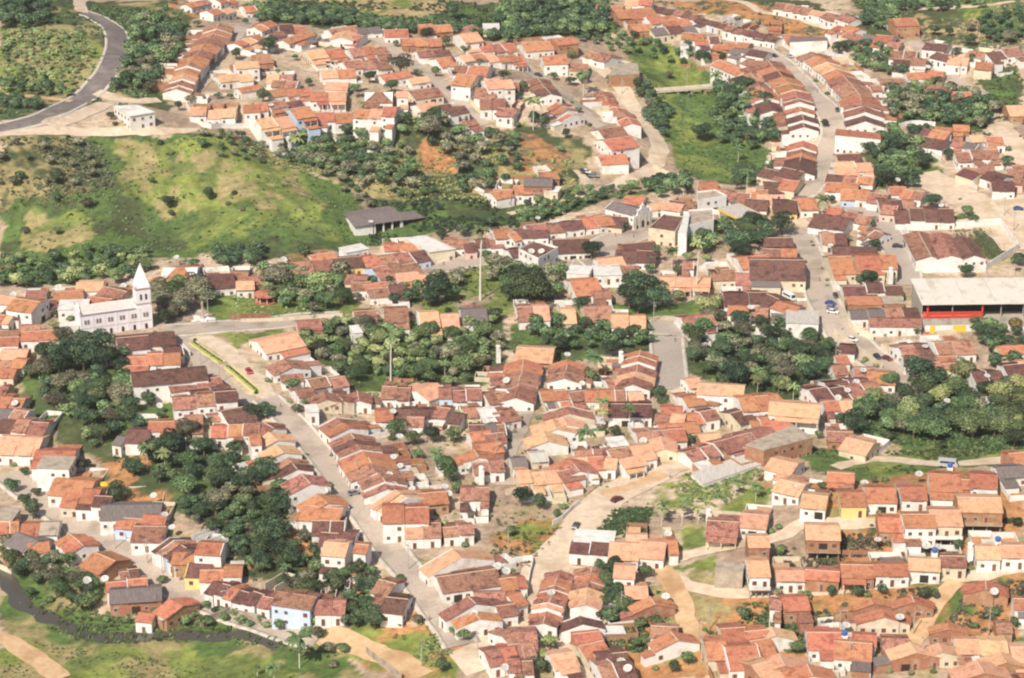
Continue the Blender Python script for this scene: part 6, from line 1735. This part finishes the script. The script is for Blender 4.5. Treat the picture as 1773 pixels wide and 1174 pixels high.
# palms: panel x y radius crown height(0 = by size) tint label
PALM = [
 ('B2', 1530, 430, 19, 27, 'y', 'very tall royal palm with white trunk rising from the plaza'),
 ('B3', 1285, 520, 17, 20, 'y', 'tall slender palm standing before the long orange row'),
 ('B3', 1110, 565, 15, 0, 'm', 'palm with drooping fronds by the town hall'), ('B3', 1005, 545, 12, 0, 'm', 'palm on the garden edge left of the town hall palm'),
 ('A3', 170, 690, 20, 0, 'y', 'feathery palm behind the second plateau street'), ('A3', 1410, 510, 14, 0, 'm', 'palm at the far end of the creek bridge'),
 ('A3', 1215, 280, 10, 0, 'm', 'small palm beneath the grey-roofed top house'), ('A3', 510, 500, 14, 0, 'm', 'palm inside the sandy road bend'),
 ('A2', 680, 590, 10, 0, 'm', 'small palm in the middle plateau garden'), ('A2', 290, 930, 20, 7, 'y', 'yellow-green palm below the blue plateau house'),
 ('B3', 1190, 90, 14, 0, 'm', 'leaning palm among river bank trees'), ('B4', 395, 215, 16, 0, 'm', 'bushy palm at the start of the cobbled street'),
 ('B3', 1620, 30, 12, 0, 'm', 'palm on the meadow edge above the brown roofs'),
 ('C2', 1230, 800, 18, 0, 'm', 'palm in the backyards behind the main street'), ('C3', 640, 450, 14, 0, 'm', 'thin palm above the lane block, upper left of three'),
 ('C3', 640, 520, 13, 6, 'y', 'short pale palm under the thin palm of the lane block'), ('C3', 820, 500, 16, 0, 'm', 'palm at the right of the lane block'),
 ('C3', 530, 660, 24, 0, 'm', 'broad low palm in the middle of the lane block'), ('C3', 590, 150, 20, 0, 'm', 'palm between the lane and the cobbled ramp'),
 ('C3', 1540, 990, 14, 0, 'm', 'palm on the bright grass above the hillside houses'), ('C3', 1680, 1020, 12, 0, 'm', 'small palm right of the grass slope palm'),
 ('C3', 1180, 1130, 14, 0, 'y', 'left palm of the pair above the green bank'), ('C3', 1050, 1150, 13, 0, 'm', 'palm at the edge of the green bank by the road'),
 ('C3', 1290, 1170, 12, 0, 'y', 'right palm of the pair above the green bank'),
 ('D2', 300, 900, 27, 0, 'm', 'large dark spreading palm at the meadow corner'), ('D2', 130, 1100, 19, 0, 'm', 'palm on the meadow at the bottom edge'),
 ('C1', 990, 760, 18, 0, 'm', 'palm in the wood below the brown-roofed house'), ('C1', 1110, 800, 16, 0, 'y', 'pale palm beside the big satellite dish wood'),
 ('D3', 1040, 30, 13, 0, 'y', 'palm over the green bank'), ('D3', 1180, 15, 13, 0, 'y', 'palm before the red-roofed hillside house'),
 ('B2', 620, 1010, 12, 0, 'y', 'yellowish palm at the end of the avenue'), ('A2', 1530, 410, 9, 0, 'm', 'dark little palm by the right plateau roofs'),
 ('C3', 1690, 310, 13, 5, 'y', 'banana-like palm at the wood foot'), ('B4', 1700, 640, 9, 0, 'm', 'small palm beyond the warehouse yard wall'),
 ('C4', 100, 300, 15, 5, 'y', 'low palm with pale fronds at the wood foot'), ('C4', 200, 350, 14, 5, 'y', 'second low pale palm at the wood foot'),
 ('C2', 920, 10, 12, 17, 'm', 'white-trunked palm in the backyard wood'), ('D1', 1740, 1100, 8, 0, 'm', 'little palm on the meadow near the stream'),
 ('C1', 640, 280, 11, 0, 'm', 'palm among the dark trees below the church'), ('C1', 500, 470, 10, 0, 'y', 'pale palm in the middle of the church wood'), ('D2', 210, 420, 12, 0, 'm', 'palm on the wooded bank above the blue house'),
 ('C2', 1150, 60, 12, 0, 'y', 'pale palm in the green block below the plaza'), ('C2', 1290, 190, 12, 0, 'm', 'palm at the right end of the green block'), ('C3', 1380, 320, 12, 0, 'y', 'pale palm at the foot of the ramp wood'),
 ('C4', 1000, 520, 13, 0, 'y', 'palm on the left edge of the terrace wood'), ('A3', 1480, 760, 14, 0, 'm', 'palm in the creek grove'), ('A3', 1600, 700, 14, 0, 'm', 'tall palm in the creek grove beside the far street'), ('A3', 1560, 1000, 12, 0, 'm', 'palm at the lower end of the creek grove')]
for p, a, b, r, h, m, lab in PALM:
    px, py = pp(p, a, b); tag(add_palm(px, py, r, h or None, m), lab, 'palm tree')
# banana grove at the top left: bright broad-leaved clumps
bt = 'P 5 60 140 60 165 95 125 150 10 145'.split(); q = [tuple(float(v) for v in G(float(bt[i]), float(bt[i+1]))[:2]) for i in range(1, len(bt), 2)]
xs = [a for a, _ in q]; ys = [b for _, b in q]; pts = []
for _ in range(2600):
    x, y = tr.uniform(min(xs), max(xs)), tr.uniform(min(ys), max(ys))
    if in_poly(np.array([x]), np.array([y]), q)[0] and not any(math.hypot(x-a, y-b) < 3.6 for a, b in pts): pts.append((x, y))
pts = sorted(pts[:110], key=lambda t: t[0]/t[1])
for ib, (x, y) in enumerate(pts):
    r = tr.uniform(1.8, 2.8); z = float(Z(x, y)); root = ob('banana_plant', None, None, (x, y, z))
    f = ob('leaves', tr.choice(PALMY if tr.random() < .7 else PALMS), root, (0, 0, r*.9), tr.uniform(0, 6)); f.scale = (r, r, r*1.1)
    t = ob('stem', PTR, root, (0, 0, r*.9)); t.scale = (5, 5, r)
    tag(root, f'bright banana plant inside the highway curve, {ordinal(ib)} from the left', 'banana plant', 'banana plants inside the highway curve')
# low scrub and weeds: one object per stretch, nobody could count it
def scrub(poly, n, s0, s1, m, name='scrub'):
    t = poly.split(); q = [pp(t[0], float(t[i]), float(t[i+1])) for i in range(1, len(t), 2)]
    q = [tuple(float(v) for v in G(a, b)[:2]) for a, b in q]; xs = [a for a, _ in q]; ys = [b for _, b in q]
    X = rng.uniform(min(xs), max(xs), n*4); Y = rng.uniform(min(ys), max(ys), n*4)
    k = in_poly(X, Y, q) & (fbm(X, Y, 14, 61) > rng.uniform(-.6, .5, len(X))); X = X[k][:n]; Y = Y[k][:n]
    if RP is not None:
        ok = np.ones(len(X), bool)
        for s in range(0, len(X), 1000):
            d = np.hypot(X[s:s+1000,None]-RP[None,:,0], Y[s:s+1000,None]-RP[None,:,1]).min(1); ok[s:s+1000] = d > 5
        X, Y = X[ok], Y[ok]
    if len(X) < 5: return
    V0, F0, l0, _, _ = crown_data(77, 14, 3, .42, flat=.7); nv = len(V0)
    S_ = rng.uniform(s0, s1, len(X)); A = rng.uniform(0, 6.28, len(X)); zz = Z(X, Y)
    ca, sa = np.cos(A)[:,None], np.sin(A)[:,None]
    V = np.stack([(V0[None,:,0]*ca-V0[None,:,1]*sa)*S_[:,None]+X[:,None], (V0[None,:,0]*sa+V0[None,:,1]*ca)*S_[:,None]+Y[:,None], V0[None,:,2]*S_[:,None]+zz[:,None]+.2*S_[:,None]], -1).reshape(-1, 3)
    F = (F0[None]+np.arange(len(X))[:,None,None]*nv).reshape(-1, 4)
    me = fast_mesh(name, V, F, [LM[m]]); at_ = me.attributes.new('leaf', 'FLOAT', 'POINT')
    at_.data.foreach_set('value', np.clip(np.tile(l0, len(X))+np.repeat(rng.normal(0, .2, len(X)), nv), 0, 1).astype(np.float32))
    tag(ob(name, me), kind='stuff')
RP = np.vstack(RPTS)
SCR = [('P 0 232 350 232 480 250 600 330 640 420 420 450 0 490', 1500, .35, 1.0, 'm'), ('P 0 235 170 240 200 320 120 380 0 380', 700, .5, 1.2, 'o'),
 ('P 350 230 520 245 700 210 1000 280 1000 340 700 350 600 320', 1500, .5, 1.3, 'y'), ('P 640 345 1100 330 1050 345 900 395 640 425', 1300, .5, 1.3, 'd'),
 ('P 1085 70 1190 95 1250 140 1340 260 1340 310 1180 305 1120 170', 1000, .4, 1.0, 'm'), ('P 60 650 320 740 480 830 640 1060 420 1000 200 800', 1800, .5, 1.4, 'd'),
 ('P 150 780 300 870 560 960 650 1080 560 1080 330 900', 1200, .5, 1.2, 'o'), ('P 0 1020 200 1060 420 1085 600 1110 600 1140 400 1120 130 1110 0 1040', 800, .5, 1.1, 'm'),
 ('P 510 560 870 545 870 655 700 668 560 620', 1000, .5, 1.4, 'm'), ('P 1180 545 1460 600 1440 690 1260 690', 900, .6, 1.5, 'd'),
 ('P 1440 680 1560 640 1773 650 1773 790 1500 760', 900, .6, 1.5, 'm'), ('P 1395 775 1773 765 1773 800 1500 835', 800, .4, 1.0, 'm'),
 ('P 1050 990 1330 1010 1400 1060 1400 1130 1050 1130', 900, .5, 1.2, 'm'), ('P 1340 930 1773 930 1773 1100 1400 1080', 1400, .5, 1.2, 'o'),
 ('P 1145 825 1340 805 1350 870 1220 910', 500, .4, 1.0, 'y'), ('P 1028 880 1130 880 1120 930 1030 930', 700, .4, .9, 'm'), ('P 860 900 970 890 975 930 930 990 850 960', 160, .4, .9, 'y'),
 ('P 0 0 330 0 330 170 0 210', 1800, .6, 1.5, 'm'), ('P 420 0 1070 0 1070 70 600 60', 1600, .7, 1.6, 'd'), ('P 1110 0 1773 0 1773 90 1500 70 1250 30', 1500, .6, 1.5, 'o'),
 ('P 600 1050 760 1050 800 1174 700 1174', 500, .4, 1.1, 'y'), ('P 400 460 620 470 600 560 400 560', 400, .4, 1.0, 'y'), ('P 700 460 1060 470 1060 550 700 540', 500, .4, 1.0, 'm'),
 ('P 600 440 1060 620 1060 700 1180 900 900 900 700 900 560 700', 1200, .3, .8, 'm'), ('P 1640 395 1740 395 1755 430 1700 455', 300, .3, .7, 'o'), ('P 1560 120 1773 100 1773 260 1560 230', 700, .6, 1.3, 'm'),
 ('P 0 1100 200 1130 560 1174 0 1174', 500, .3, .6, 'y')]
for s in SCR: scrub(*s)
# ---------------------------------------------------------------- small things
def put(root_fn, *a): return root_fn(*a)
# satellite dishes: a shallow mesh bowl on a mast, looking up at the north sky
def dish_parts():
    V = []; F = []; nr, na = 4, 16
    for i in range(nr+1):
        r = i/nr
        for k in range(na): a = 2*math.pi*k/na; V.append((r*math.cos(a), r*math.sin(a), .28*r*r))
    for i in range(nr):
        for k in range(na): F.append((i*na+k, i*na+(k+1)%na, (i+1)*na+(k+1)%na, (i+1)*na+k))
    bowl = mesh('bowl', V, F, [M['dish']], None, True)
    b = MB(); b.cyl(0, 0, 0, .75, .03, .02, 5); b.cyl(0, 0, .7, .85, .09, .09, 6); feed = mesh('feed_arm', b.v, b.f, [M['iron']], b.m)
    b = MB(); b.cyl(0, 0, -1, 0, .05, .05, 6); mast = mesh('mast', b.v, b.f, [M['iron']], b.m)
    return bowl, feed, mast
DB, DF, DMm = dish_parts()
REG = {'A1': 'by the highway end of the plateau', 'A2': 'among the plateau houses', 'A3': 'around the sandy bend', 'A4': 'by the top right streets', 'B1': 'around the church', 'B2': 'around the plaza',
       'B3': 'around the town square', 'B4': 'near the walled warehouse', 'C1': 'on the slope below the church', 'C2': 'beside the main street', 'C3': 'around the cobbled ramp', 'C4': 'near the grandstand street',
       'D1': 'along the lower left street', 'D2': 'at the lower main street', 'D3': 'among the hillside lanes', 'D4': 'among the hillside terraces'}
DISH = '''C1 1310 760 4;B1 1195 610 4;B1 1115 745 4;B1 1185 715 4;B1 1280 712 4;B1 835 805 3;B1 875 790 3;B1 1430 705 4;B1 90 865 4;B1 395 810 4;B2 790 370 5;B2 200 625 4;B3 155 570 9;B3 225 570 9;B3 200 345 5;B3 330 365 5
C2 915 950 4.5;C2 990 890 4;C2 945 830 4;C2 985 690 4;C2 1320 1075 4;C2 1440 890 3;C2 1070 1045 4;C2 475 1060 4;C2 1565 585 5;C2 1710 310 5;C2 940 520 5;C2 945 1015 4;C2 1290 1030 3;C4 565 378 5;C4 625 318 5;C4 500 428 5;C4 670 242 5;C4 1510 280 5;C4 1240 450 4;C4 1090 80 5
D1 710 505 4;D1 1105 765 4;D1 1400 290 7;D1 1115 70 4;D1 590 515 4;D1 1165 155 4;A2 505 440 3;A2 190 550 4;A2 115 715 5;A2 545 800 4;A2 1335 705 5;A2 1340 470 5;A2 1735 690 5;A2 720 560 4;A2 960 745 7;D3 1065 625 3;D3 290 600 5;D3 765 1065 5;D3 810 1110 5
D4 770 240 3;D4 1560 590 5;D4 555 820 4;D4 920 765 5;D4 1100 280 3;D4 1180 290 3;B4 905 85 5;B4 1200 260 6;B4 450 530 5;A4 1110 455 4;A4 120 1000 5;A4 590 440 4;D2 215 430 3;D2 1705 450 4;D2 1490 740 5;D2 1650 420 3;D2 1700 1105 4;C1 1080 480 3;C1 1440 515 4;C1 1520 590 3;C1 100 465 5;C1 1040 1090 4;C3 400 135 4;C3 445 765 4;C3 640 765 4;C3 500 330 4;C3 915 720 4;C4 680 1005 3;C4 225 1035 4;D3 1080 200 3;C4 1050 945 3;B3 1640 950 6'''
DL = {}
for it in DISH.replace('\n', ';').split(';'):
    p, a, b, up = it.split(); px, py = pp(p, float(a), float(b)); up = float(up); x, y, z = (float(v) for v in G(px, py, up))
    R = 1.05+.3*tr.random(); root = ob('satellite_dish', None, None, (x, y, z-up), tr.uniform(-.5, .5))
    o = ob('bowl', DB, root, (0, 0, up)); o.scale = (R, R, R); o.rotation_euler = (tr.uniform(.15, .6), 0, 0)
    ob('feed_arm', DF, o); m_ = ob('mast', DMm, root, (0, 0, up+.02)); m_.scale = (1, 1, up+.3)
    DL.setdefault(p, []).append((px, root))
for p, L_ in DL.items():
    L_.sort(key=lambda t: t[0])
    for i, (_, o) in enumerate(L_): tag(o, f"white satellite dish, {ordinal(i)} from the left of those {REG[p]}", 'satellite dish', 'satellite dishes '+REG[p])
# cars
def car_parts():
    def shell(prof, w, z=None): pass
    pr = [(-2.05, .35), (-2.1, .75), (-2.0, .95), (2.0, .9), (2.1, .6), (2.05, .35)]
    n = len(pr); b = MB()
    b.add([(x, -.82, z) for x, z in pr]+[(x, .82, z) for x, z in pr], [tuple(range(n)), tuple(range(n, 2*n))[::-1]]+[((i+1)%n, i, i+n, (i+1)%n+n) for i in range(n)]); return b
def make_car(px, py, dx, dy, paint, lab, van=False, cat='car'):
    x, y, z = (float(v) for v in G(px, py)); x2, y2, _ = (float(v) for v in G(px+dx, py+dy)); a = math.atan2(y2-y, x2-x)
    s = 1.0; root = tag(ob('van' if van else 'car', None, None, (x, y, z+.2), a), lab, cat)
    pr = [(-2.05, .32), (-2.12, .7), (-1.95, .93), (1.0, .95), (2.0, .82), (2.14, .6), (2.08, .32)] if not van else [(-3.0, .4), (-3.05, 2.3), (-2.8, 2.55), (2.3, 2.5), (2.9, 1.4), (3.05, .9), (3.0, .4)]
    w = .83 if not van else 1.05
    n = len(pr); b = MB(); b.add([(q, -w, zz) for q, zz in pr]+[(q, w, zz) for q, zz in pr], [tuple(range(n)), tuple(range(n, 2*n))[::-1]]+[((i+1)%n, i, i+n, (i+1)%n+n) for i in range(n)])
    if not van:
        c = [(-1.75, -.78, .93), (1.0, -.78, .94), (1.0, .78, .94), (-1.75, .78, .93), (-1.25, -.62, 1.42), (.25, -.62, 1.42), (.25, .62, 1.42), (-1.25, .62, 1.42)]
        g = MB(); g.add(c, [(0,1,5,4), (1,2,6,5), (2,3,7,6), (3,0,4,7)]); bo = b.build('body', M[paint], root); g.build('windows', M['cglass'], root)
        r = MB(); r.slab([(-1.3, -.65, 1.46), (.3, -.65, 1.46), (.3, .65, 1.46), (-1.3, .65, 1.46)], .05); r.build('roof', M[paint], root)
        wx = 1.3
    else:
        b.build('body', M[paint], root); g = MB(); g.slab([(2.36, -.9, 2.42), (2.92, -.9, 1.42), (2.92, .9, 1.42), (2.36, .9, 2.42)], .03); g.build('windscreen', M['cglass'], root)
        for s_ in (-1, 1): tall_part(root, 'side_window', 'cglass', (-2.4, 2.0, s_*w-.02, s_*w+.02, 1.5, 2.2))
        wx = 1.9
    for i in (-1, 1):
        for j in (-1, 1): o = ob('wheel', WHEEL, root, (wx*i, w*.93*j, .3)); o.rotation_euler = (math.pi/2, 0, 0)
    if not van:
        for j in (-1, 1): tall_part(root, 'headlight', 'W', (2.05, 2.15, j*.6-.14, j*.6+.14, .6, .75))
    return root
b = MB(); b.cyl(0, 0, -.1, .1, .32, .32, 12); M['tyre'] = mat('tyre', (.02,.02,.02)); WHEEL = mesh('wheel', b.v, b.f, [M['tyre']], b.m)
def gloss(name, c):
    m, t, bb = nt(name); bb.inputs['Base Color'].default_value = (*c, 1); bb.inputs['Roughness'].default_value = .3; return m
for k, c in dict(cglass=(.03,.035,.045), p_red=(.50,.03,.03), p_dark=(.04,.045,.06), p_white=(.75,.75,.74), p_grey=(.25,.25,.27), p_maroon=(.16,.03,.03), p_blue=(.05,.09,.28), p_silver=(.45,.45,.47)).items(): M[k] = gloss(k, c)
for c in [(997,914,8,-14,'p_dark','dark car driving up the sandy road'), (1068,868,14,-6,'p_maroon','maroon car on the wide sandy road above the dark one'), (431,646,6,10,'p_red','bright red car parked beside the hedged median'),
 (613,857,8,-2,'p_grey','grey car parked at the right kerb of the main street'), (604,823,6,8,'p_maroon','maroon car parked against houses on the main street'), (1447,515,4,8,'p_dark','black car at the head of the parked row by the cream wall'),
 (1438,528,12,2,'p_blue','dark blue car, upper of three parked near the grandstand street'), (1440,536,12,2,'p_grey','grey car, middle of three parked near the grandstand street'), (1442,543,12,2,'p_white','white car, lowest of three parked near the grandstand street'),
 (1554,429,10,0,'p_dark','dark car standing on the grey cobbled street by the warehouse'), (1476,591,10,3,'p_white','white car further down the grandstand street'), (1519,621,8,6,'p_dark','dark car, left of two facing on the lower grandstand street'),
 (1536,624,10,3,'p_maroon','maroon car, right of two facing on the lower grandstand street'), (1581,648,12,0,'p_white','white car beside the white house at the street bend'), (1368,100,12,3,'p_silver','silver car parked on the long far street near the white hall'),
 (1340,99,12,3,'p_dark','dark car parked beside the roofs of the far street'), (1450,193,3,10,'p_dark','dark car in the middle of the long far street'), (779,156,8,4,'p_dark','dark car on the diagonal plateau street'),
 (443,505,12,0,'p_dark','dark car parked behind the bandstand'), (1665,988,14,0,'p_dark','black car under the trees at the third terrace'), (1694,911,14,0,'p_silver','silver car under the stilted hillside house'),
 (1016,300,8,4,'p_white','white car in the scrapyard clearing by the sandy road'), (1028,307,8,2,'p_grey','grey car in the scrapyard clearing by the sandy road'), (1008,299,4,6,'p_dark','dark car in the scrapyard clearing by the sandy road'),
 (1763,364,10,0,'p_blue','blue car at the right edge on the dirt square'), (932,132,8,3,'p_dark','dark car at the plateau road fork'), (508,1080,10,0,'p_white','white car before the blue house on the lower left street')]:
    make_car(*c)
make_car(1366, 519, 12, 6, 'p_white', 'white minibus parked beside the cream hall', True, 'minibus')
make_car(1641, 809, 12, 0, 'p_silver', 'small pale van on the dirt track above the terraces', True, 'van')
# utility poles with a crossarm and lamp
POLES = '''D2 1045 440;D2 1515 1040;D2 1135 1100;D3 765 760;D3 1290 950;D3 1360 850;D3 0 340;D4 510 870;D4 1010 880;D4 1520 890;D4 575 1090;D4 1070 1080;C3 1640 0;C3 540 1080;C3 1510 770;C3 1640 820;B3 985 1050;B2 820 980;B4 1625 330;B4 1690 430;B4 385 130;B4 370 380;D1 780 300;D1 1100 470;D1 1550 730;D1 1000 400;C2 290 540;C2 700 1000;A3 1015 700;A3 770 640;A3 410 560;A3 1210 600;A4 500 700;A2 1160 380;C1 1360 200;C1 1490 330;B1 1410 1010;B1 1385 1090;B1 1585 1150;C2 1640 860;C4 480 230;D3 1310 1060;A4 1320 520'''
b = MB(); b.cyl(0, 0, -.5, 8.2, .17, .10, 7); PM = mesh('post', b.v, b.f, [M['pole']], b.m)
b = MB(); b.box(-.9, .9, -.06, .06, 7.5, 7.64)
for x in (-.8, -.3, .3, .8): b.box(x-.04, x+.04, -.04, .04, 7.64, 7.85)
CM = mesh('crossarm', b.v, b.f, [M['stone']], b.m)
b = MB(); b.box(-.05, .05, -1.6, -.1, 7.0, 7.08); b.box(-.14, .14, -2.0, -1.5, 6.9, 7.06); LMm = mesh('street_lamp', b.v, b.f, [M['dish']], b.m)
PLD = {}
for it in POLES.split(';'):
    p, a, b_ = it.split(); px, py = pp(p, float(a), float(b_)); x, y, z = (float(v) for v in G(px, py))
    root = ob('utility_pole', None, None, (x, y, z), tr.uniform(-1.5, 1.5)); ob('post', PM, root); ob('crossarm', CM, root); ob('street_lamp', LMm, root)
    PLD.setdefault(p, []).append((px, root))
for p, L_ in PLD.items():
    L_.sort(key=lambda t: t[0])
    for i, (_, o) in enumerate(L_): tag(o, f"pale concrete utility pole, {ordinal(i)} from the left of those {REG[p]}", 'utility pole', 'utility poles '+REG[p])
# water tanks
b = MB(); b.cyl(0, 0, 0, 1.1, .75, .85, 12); b.cyl(0, 0, 1.1, 1.35, .88, .5, 12); TM = mesh('tank', b.v, b.f, [M['blue']], b.m); TMw = TM.copy(); TMw.materials.clear(); TMw.materials.append(M['W'])
for p, a, b_, base, col, lab in (('D4', 545, 870, 5.0, 'b', 'blue water tank on a white drum tower over the orange hillside roof'), ('D4', 1585, 235, 4.6, 'b', 'blue water tank above the pale roofs at the right'), ('D4', 1155, 310, 4, 'b', 'blue water tank behind the third terrace'),
        ('C3', 765, 125, 5.5, 'w', 'white water tank tower between backyards left of the ramp'), ('C2', 1540, 905, 5.5, 'w', 'white water tower near the cobbled lane'), ('D3', 1360, 45, 5.0, 'w', 'white water tower on the bright grass'),
        ('C4', 1260, 885, 1.5, 'b', 'blue water tank standing by the dirt track'), ('D4', 1400, 275, 4.5, 'w', 'white water tank on a thin tower by the terrace end'), ('C2', 1655, 85, 5.0, 'w', 'white water tank at the edge of the backyard wood'), ('B4', 860, 690, 6.5, 'w', 'tall white water tower beside the orange hall')):
    px, py = pp(p, a, b_); x, y, z = (float(v) for v in G(px, py, base+.5)); z0 = float(Z(x, y)); root = tag(ob('water_tank', None, None, (x, y, z0)), lab, 'water tank')
    ob('tank', TM if col == 'b' else TMw, root, (0, 0, base)); tall_part(root, 'tower', 'W', (-.8, .8, -.8, .8, -1.5, base-.01))
# hedged median of the avenue: two yellow-kerbed beds with clipped bushes
M['lime'] = mat('lime_ground_cover', (.30,.34,.09), (.50,.48,.20), s=1.2); M['kerbpaint'] = mat('faded_yellow_kerb', (.62,.55,.20), (.72,.66,.30), s=1)
nb = 0
for (x0, y0, x1, y1), lab in (((1305, 55, 1505, 192), 'upper yellow-kerbed planting bed of the avenue median'), ((1545, 222, 1745, 392), 'lower yellow-kerbed planting bed of the avenue median')):
    A = [float(v) for v in G(*pp('C1', x0, y0))]; B = [float(v) for v in G(*pp('C1', x1, y1))]
    l = math.hypot(B[0]-A[0], B[1]-A[1]); an = math.atan2(B[1]-A[1], B[0]-A[0]); n = 14; sl_ = (B[2]-A[2])/l
    root = tag(ob('planting_bed', None, None, ((A[0]+B[0])/2, (A[1]+B[1])/2, (A[2]+B[2])/2), an), lab, 'planting bed')
    for s in (-1, 1):
        for k in range(n):
            u0, u1 = -l/2+l*k/n, -l/2+l*(k+1)/n-.03; zt = float(Z(root.location[0]+math.cos(an)*(u0+u1)/2, root.location[1]+math.sin(an)*(u0+u1)/2))-root.location[2]
            c = MB(); c.box(u0, u1, s*1.3-.16, s*1.3+.16, zt-.4, zt+.55); c.build('kerb', M['kerbpaint'], root)
    c = MB(); c.slab([(-l/2, -1.14, -sl_*l/2+.42), (l/2, -1.14, sl_*l/2+.42), (l/2, 1.14, sl_*l/2+.42), (-l/2, 1.14, -sl_*l/2+.42)], .3); c.build('soil', LMG if False else M['lime'], root)
    for k in range(13):
        f = (k+.5)/13; x = A[0]+(B[0]-A[0])*f; y = A[1]+(B[1]-A[1])*f; z = float(Z(x, y)); o = ob('clipped_bush', SHRUB['m'][0], None, (x, y, z+.75)); o.scale = (.72, .72, .7)
        nb += 1; tag(o, f'small clipped bush in the yellow-kerbed avenue median, {ordinal(nb-1)} from the church end', 'bush', 'clipped bushes of the avenue median')
for a, b_, r in ((1320, 30, 3), (1540, 205, 3.5), (1735, 380, 5)):
    px, py = pp('C1', a, b_); o = add_tree(px, py, r, 'd'); tag(o, {1320: 'round dark bush heading the hedged median', 1540: 'round dark bush between the two median beds', 1735: 'round dark bush at the foot of the median'}[a], 'bush')
    if '_t' in o: del o['_t']
# people, a few pixels tall: one continuous body, head, arms and legs, walking or standing
def person_mesh(seed, shirt, trousers):
    r = random.Random(seed); st = r.uniform(.05, .3)
    V = [(0,0,.95), (0,0,1.2), (0,0,1.42), (0,0,1.53), (0,0,1.66), (0,0,1.76), (-.1,0,.88), (-.11,st,.5), (-.11,st*1.3,.06), (-.11,st*1.3+.16,.03), (.1,0,.88), (.11,-st*.6,.5), (.11,-st*1.3,.08), (.11,-st*1.3+.15,.03), (-.19,0,1.4), (-.25,-.05,1.13), (-.24,.08,.88), (.19,0,1.4), (.25,.05,1.13), (.24,.14,.88)]
    E = [(0,1),(1,2),(2,3),(3,4),(4,5),(0,6),(6,7),(7,8),(8,9),(0,10),(10,11),(11,12),(12,13),(2,14),(14,15),(15,16),(2,17),(17,18),(18,19)]
    R = [.15,.14,.15,.06,.10,.07,.10,.07,.05,.04,.10,.07,.05,.04,.06,.045,.035,.06,.045,.035]
    me = bpy.data.meshes.new('person'); me.from_pydata(V, E, []); o = bpy.data.objects.new('tmp', me); COL.objects.link(o)
    md = o.modifiers.new('s', 'SKIN'); sv = me.skin_vertices[0].data
    for i, rr in enumerate(R): sv[i].radius = (rr, rr*.8)
    sv[0].use_root = True
    o.modifiers.new('u', 'SUBSURF').levels = 1
    dg = bpy.context.evaluated_depsgraph_get(); m2 = bpy.data.meshes.new_from_object(o.evaluated_get(dg)); bpy.data.objects.remove(o)
    for mm in (shirt, trousers, M['skin'], M['hair']): m2.materials.append(mm)
    for p_ in m2.polygons:
        c = p_.center; p_.material_index = 3 if c.z > 1.68 else 2 if (c.z > 1.45 or c.z < .12 or (abs(c.x) > .2 and c.z < 1.2)) else 0 if c.z > .92 else 1
    m2.name = 'person'; return m2
M['skin'] = mat('skin', (.22,.11,.07)); M['hair'] = mat('hair', (.02,.015,.012))
CL = {n: mat(n, c) for n, c in dict(cloth_white=(.7,.7,.7), cloth_red=(.5,.06,.05), cloth_blue=(.07,.12,.35), cloth_dark=(.05,.05,.06), cloth_tan=(.4,.3,.2)).items()}
PEOPLE = [('D2',1190,790,'red','dark','walking down the lower main street'), ('D2',915,225,'red','blue','on the pavement by the pale gabled house'), ('D2',930,222,'white','dark','in white beside the one in red by the gabled house'), ('C2',180,495,'dark','blue','crossing the upper main street'),
 ('D1',1670,745,'dark','tan','near the bicycle at the lower left street'), ('B3',850,480,'dark','dark','standing in the town square by the brown roofs'), ('B3',725,470,'red','blue','walking along the upper side of the square'), ('B4',375,775,'red','dark','alone on the grandstand street'),
 ('A4',360,630,'dark','blue','in the middle of the long far street'), ('A4',275,510,'dark','dark','higher up on the long far street'), ('B2',1285,665,'dark','dark','in front of the arcaded market hall'), ('B2',1330,635,'blue','dark','by the last arch of the market hall'),
 ('C3',1095,970,'white','dark','alone on the pale sandy road'), ('B4',140,1115,'white','blue','below the low white building'), ('C3',1130,50,'dark','blue','walking up the grey cobbled ramp'), ('B4',530,1105,'white','dark','beside the cream wall')]
for i, (p, a, b_, s, t, lab) in enumerate(PEOPLE):
    px, py = pp(p, a, b_); x, y, z = (float(v) for v in G(px, py))
    o = ob('person', person_mesh(i, CL['cloth_'+s], CL['cloth_'+t]), None, (x, y, z+.2), tr.uniform(0, 6.28)); tag(o, f'person in {s} top {lab}' if s not in lab else f'person {lab}', 'person')
# a yellow canvas heap and pale boulders seen on the slope
x, y, z = (float(v) for v in G(*pp('C1', 700, 1010), 1)); b = MB(); b.cyl(0, 0, -1, .6, 2.4, 2.1, 9); b.cyl(0, 0, .6, 1.5, 2.1, .9, 9); o = b.build('tarpaulin', M['yellow'], None, (x, y, z-1)); o.scale = (1.2, .8, 1); tag(o, 'bright yellow tarpaulin heap on the slope by the orange roof', 'tarpaulin')

haze_box()
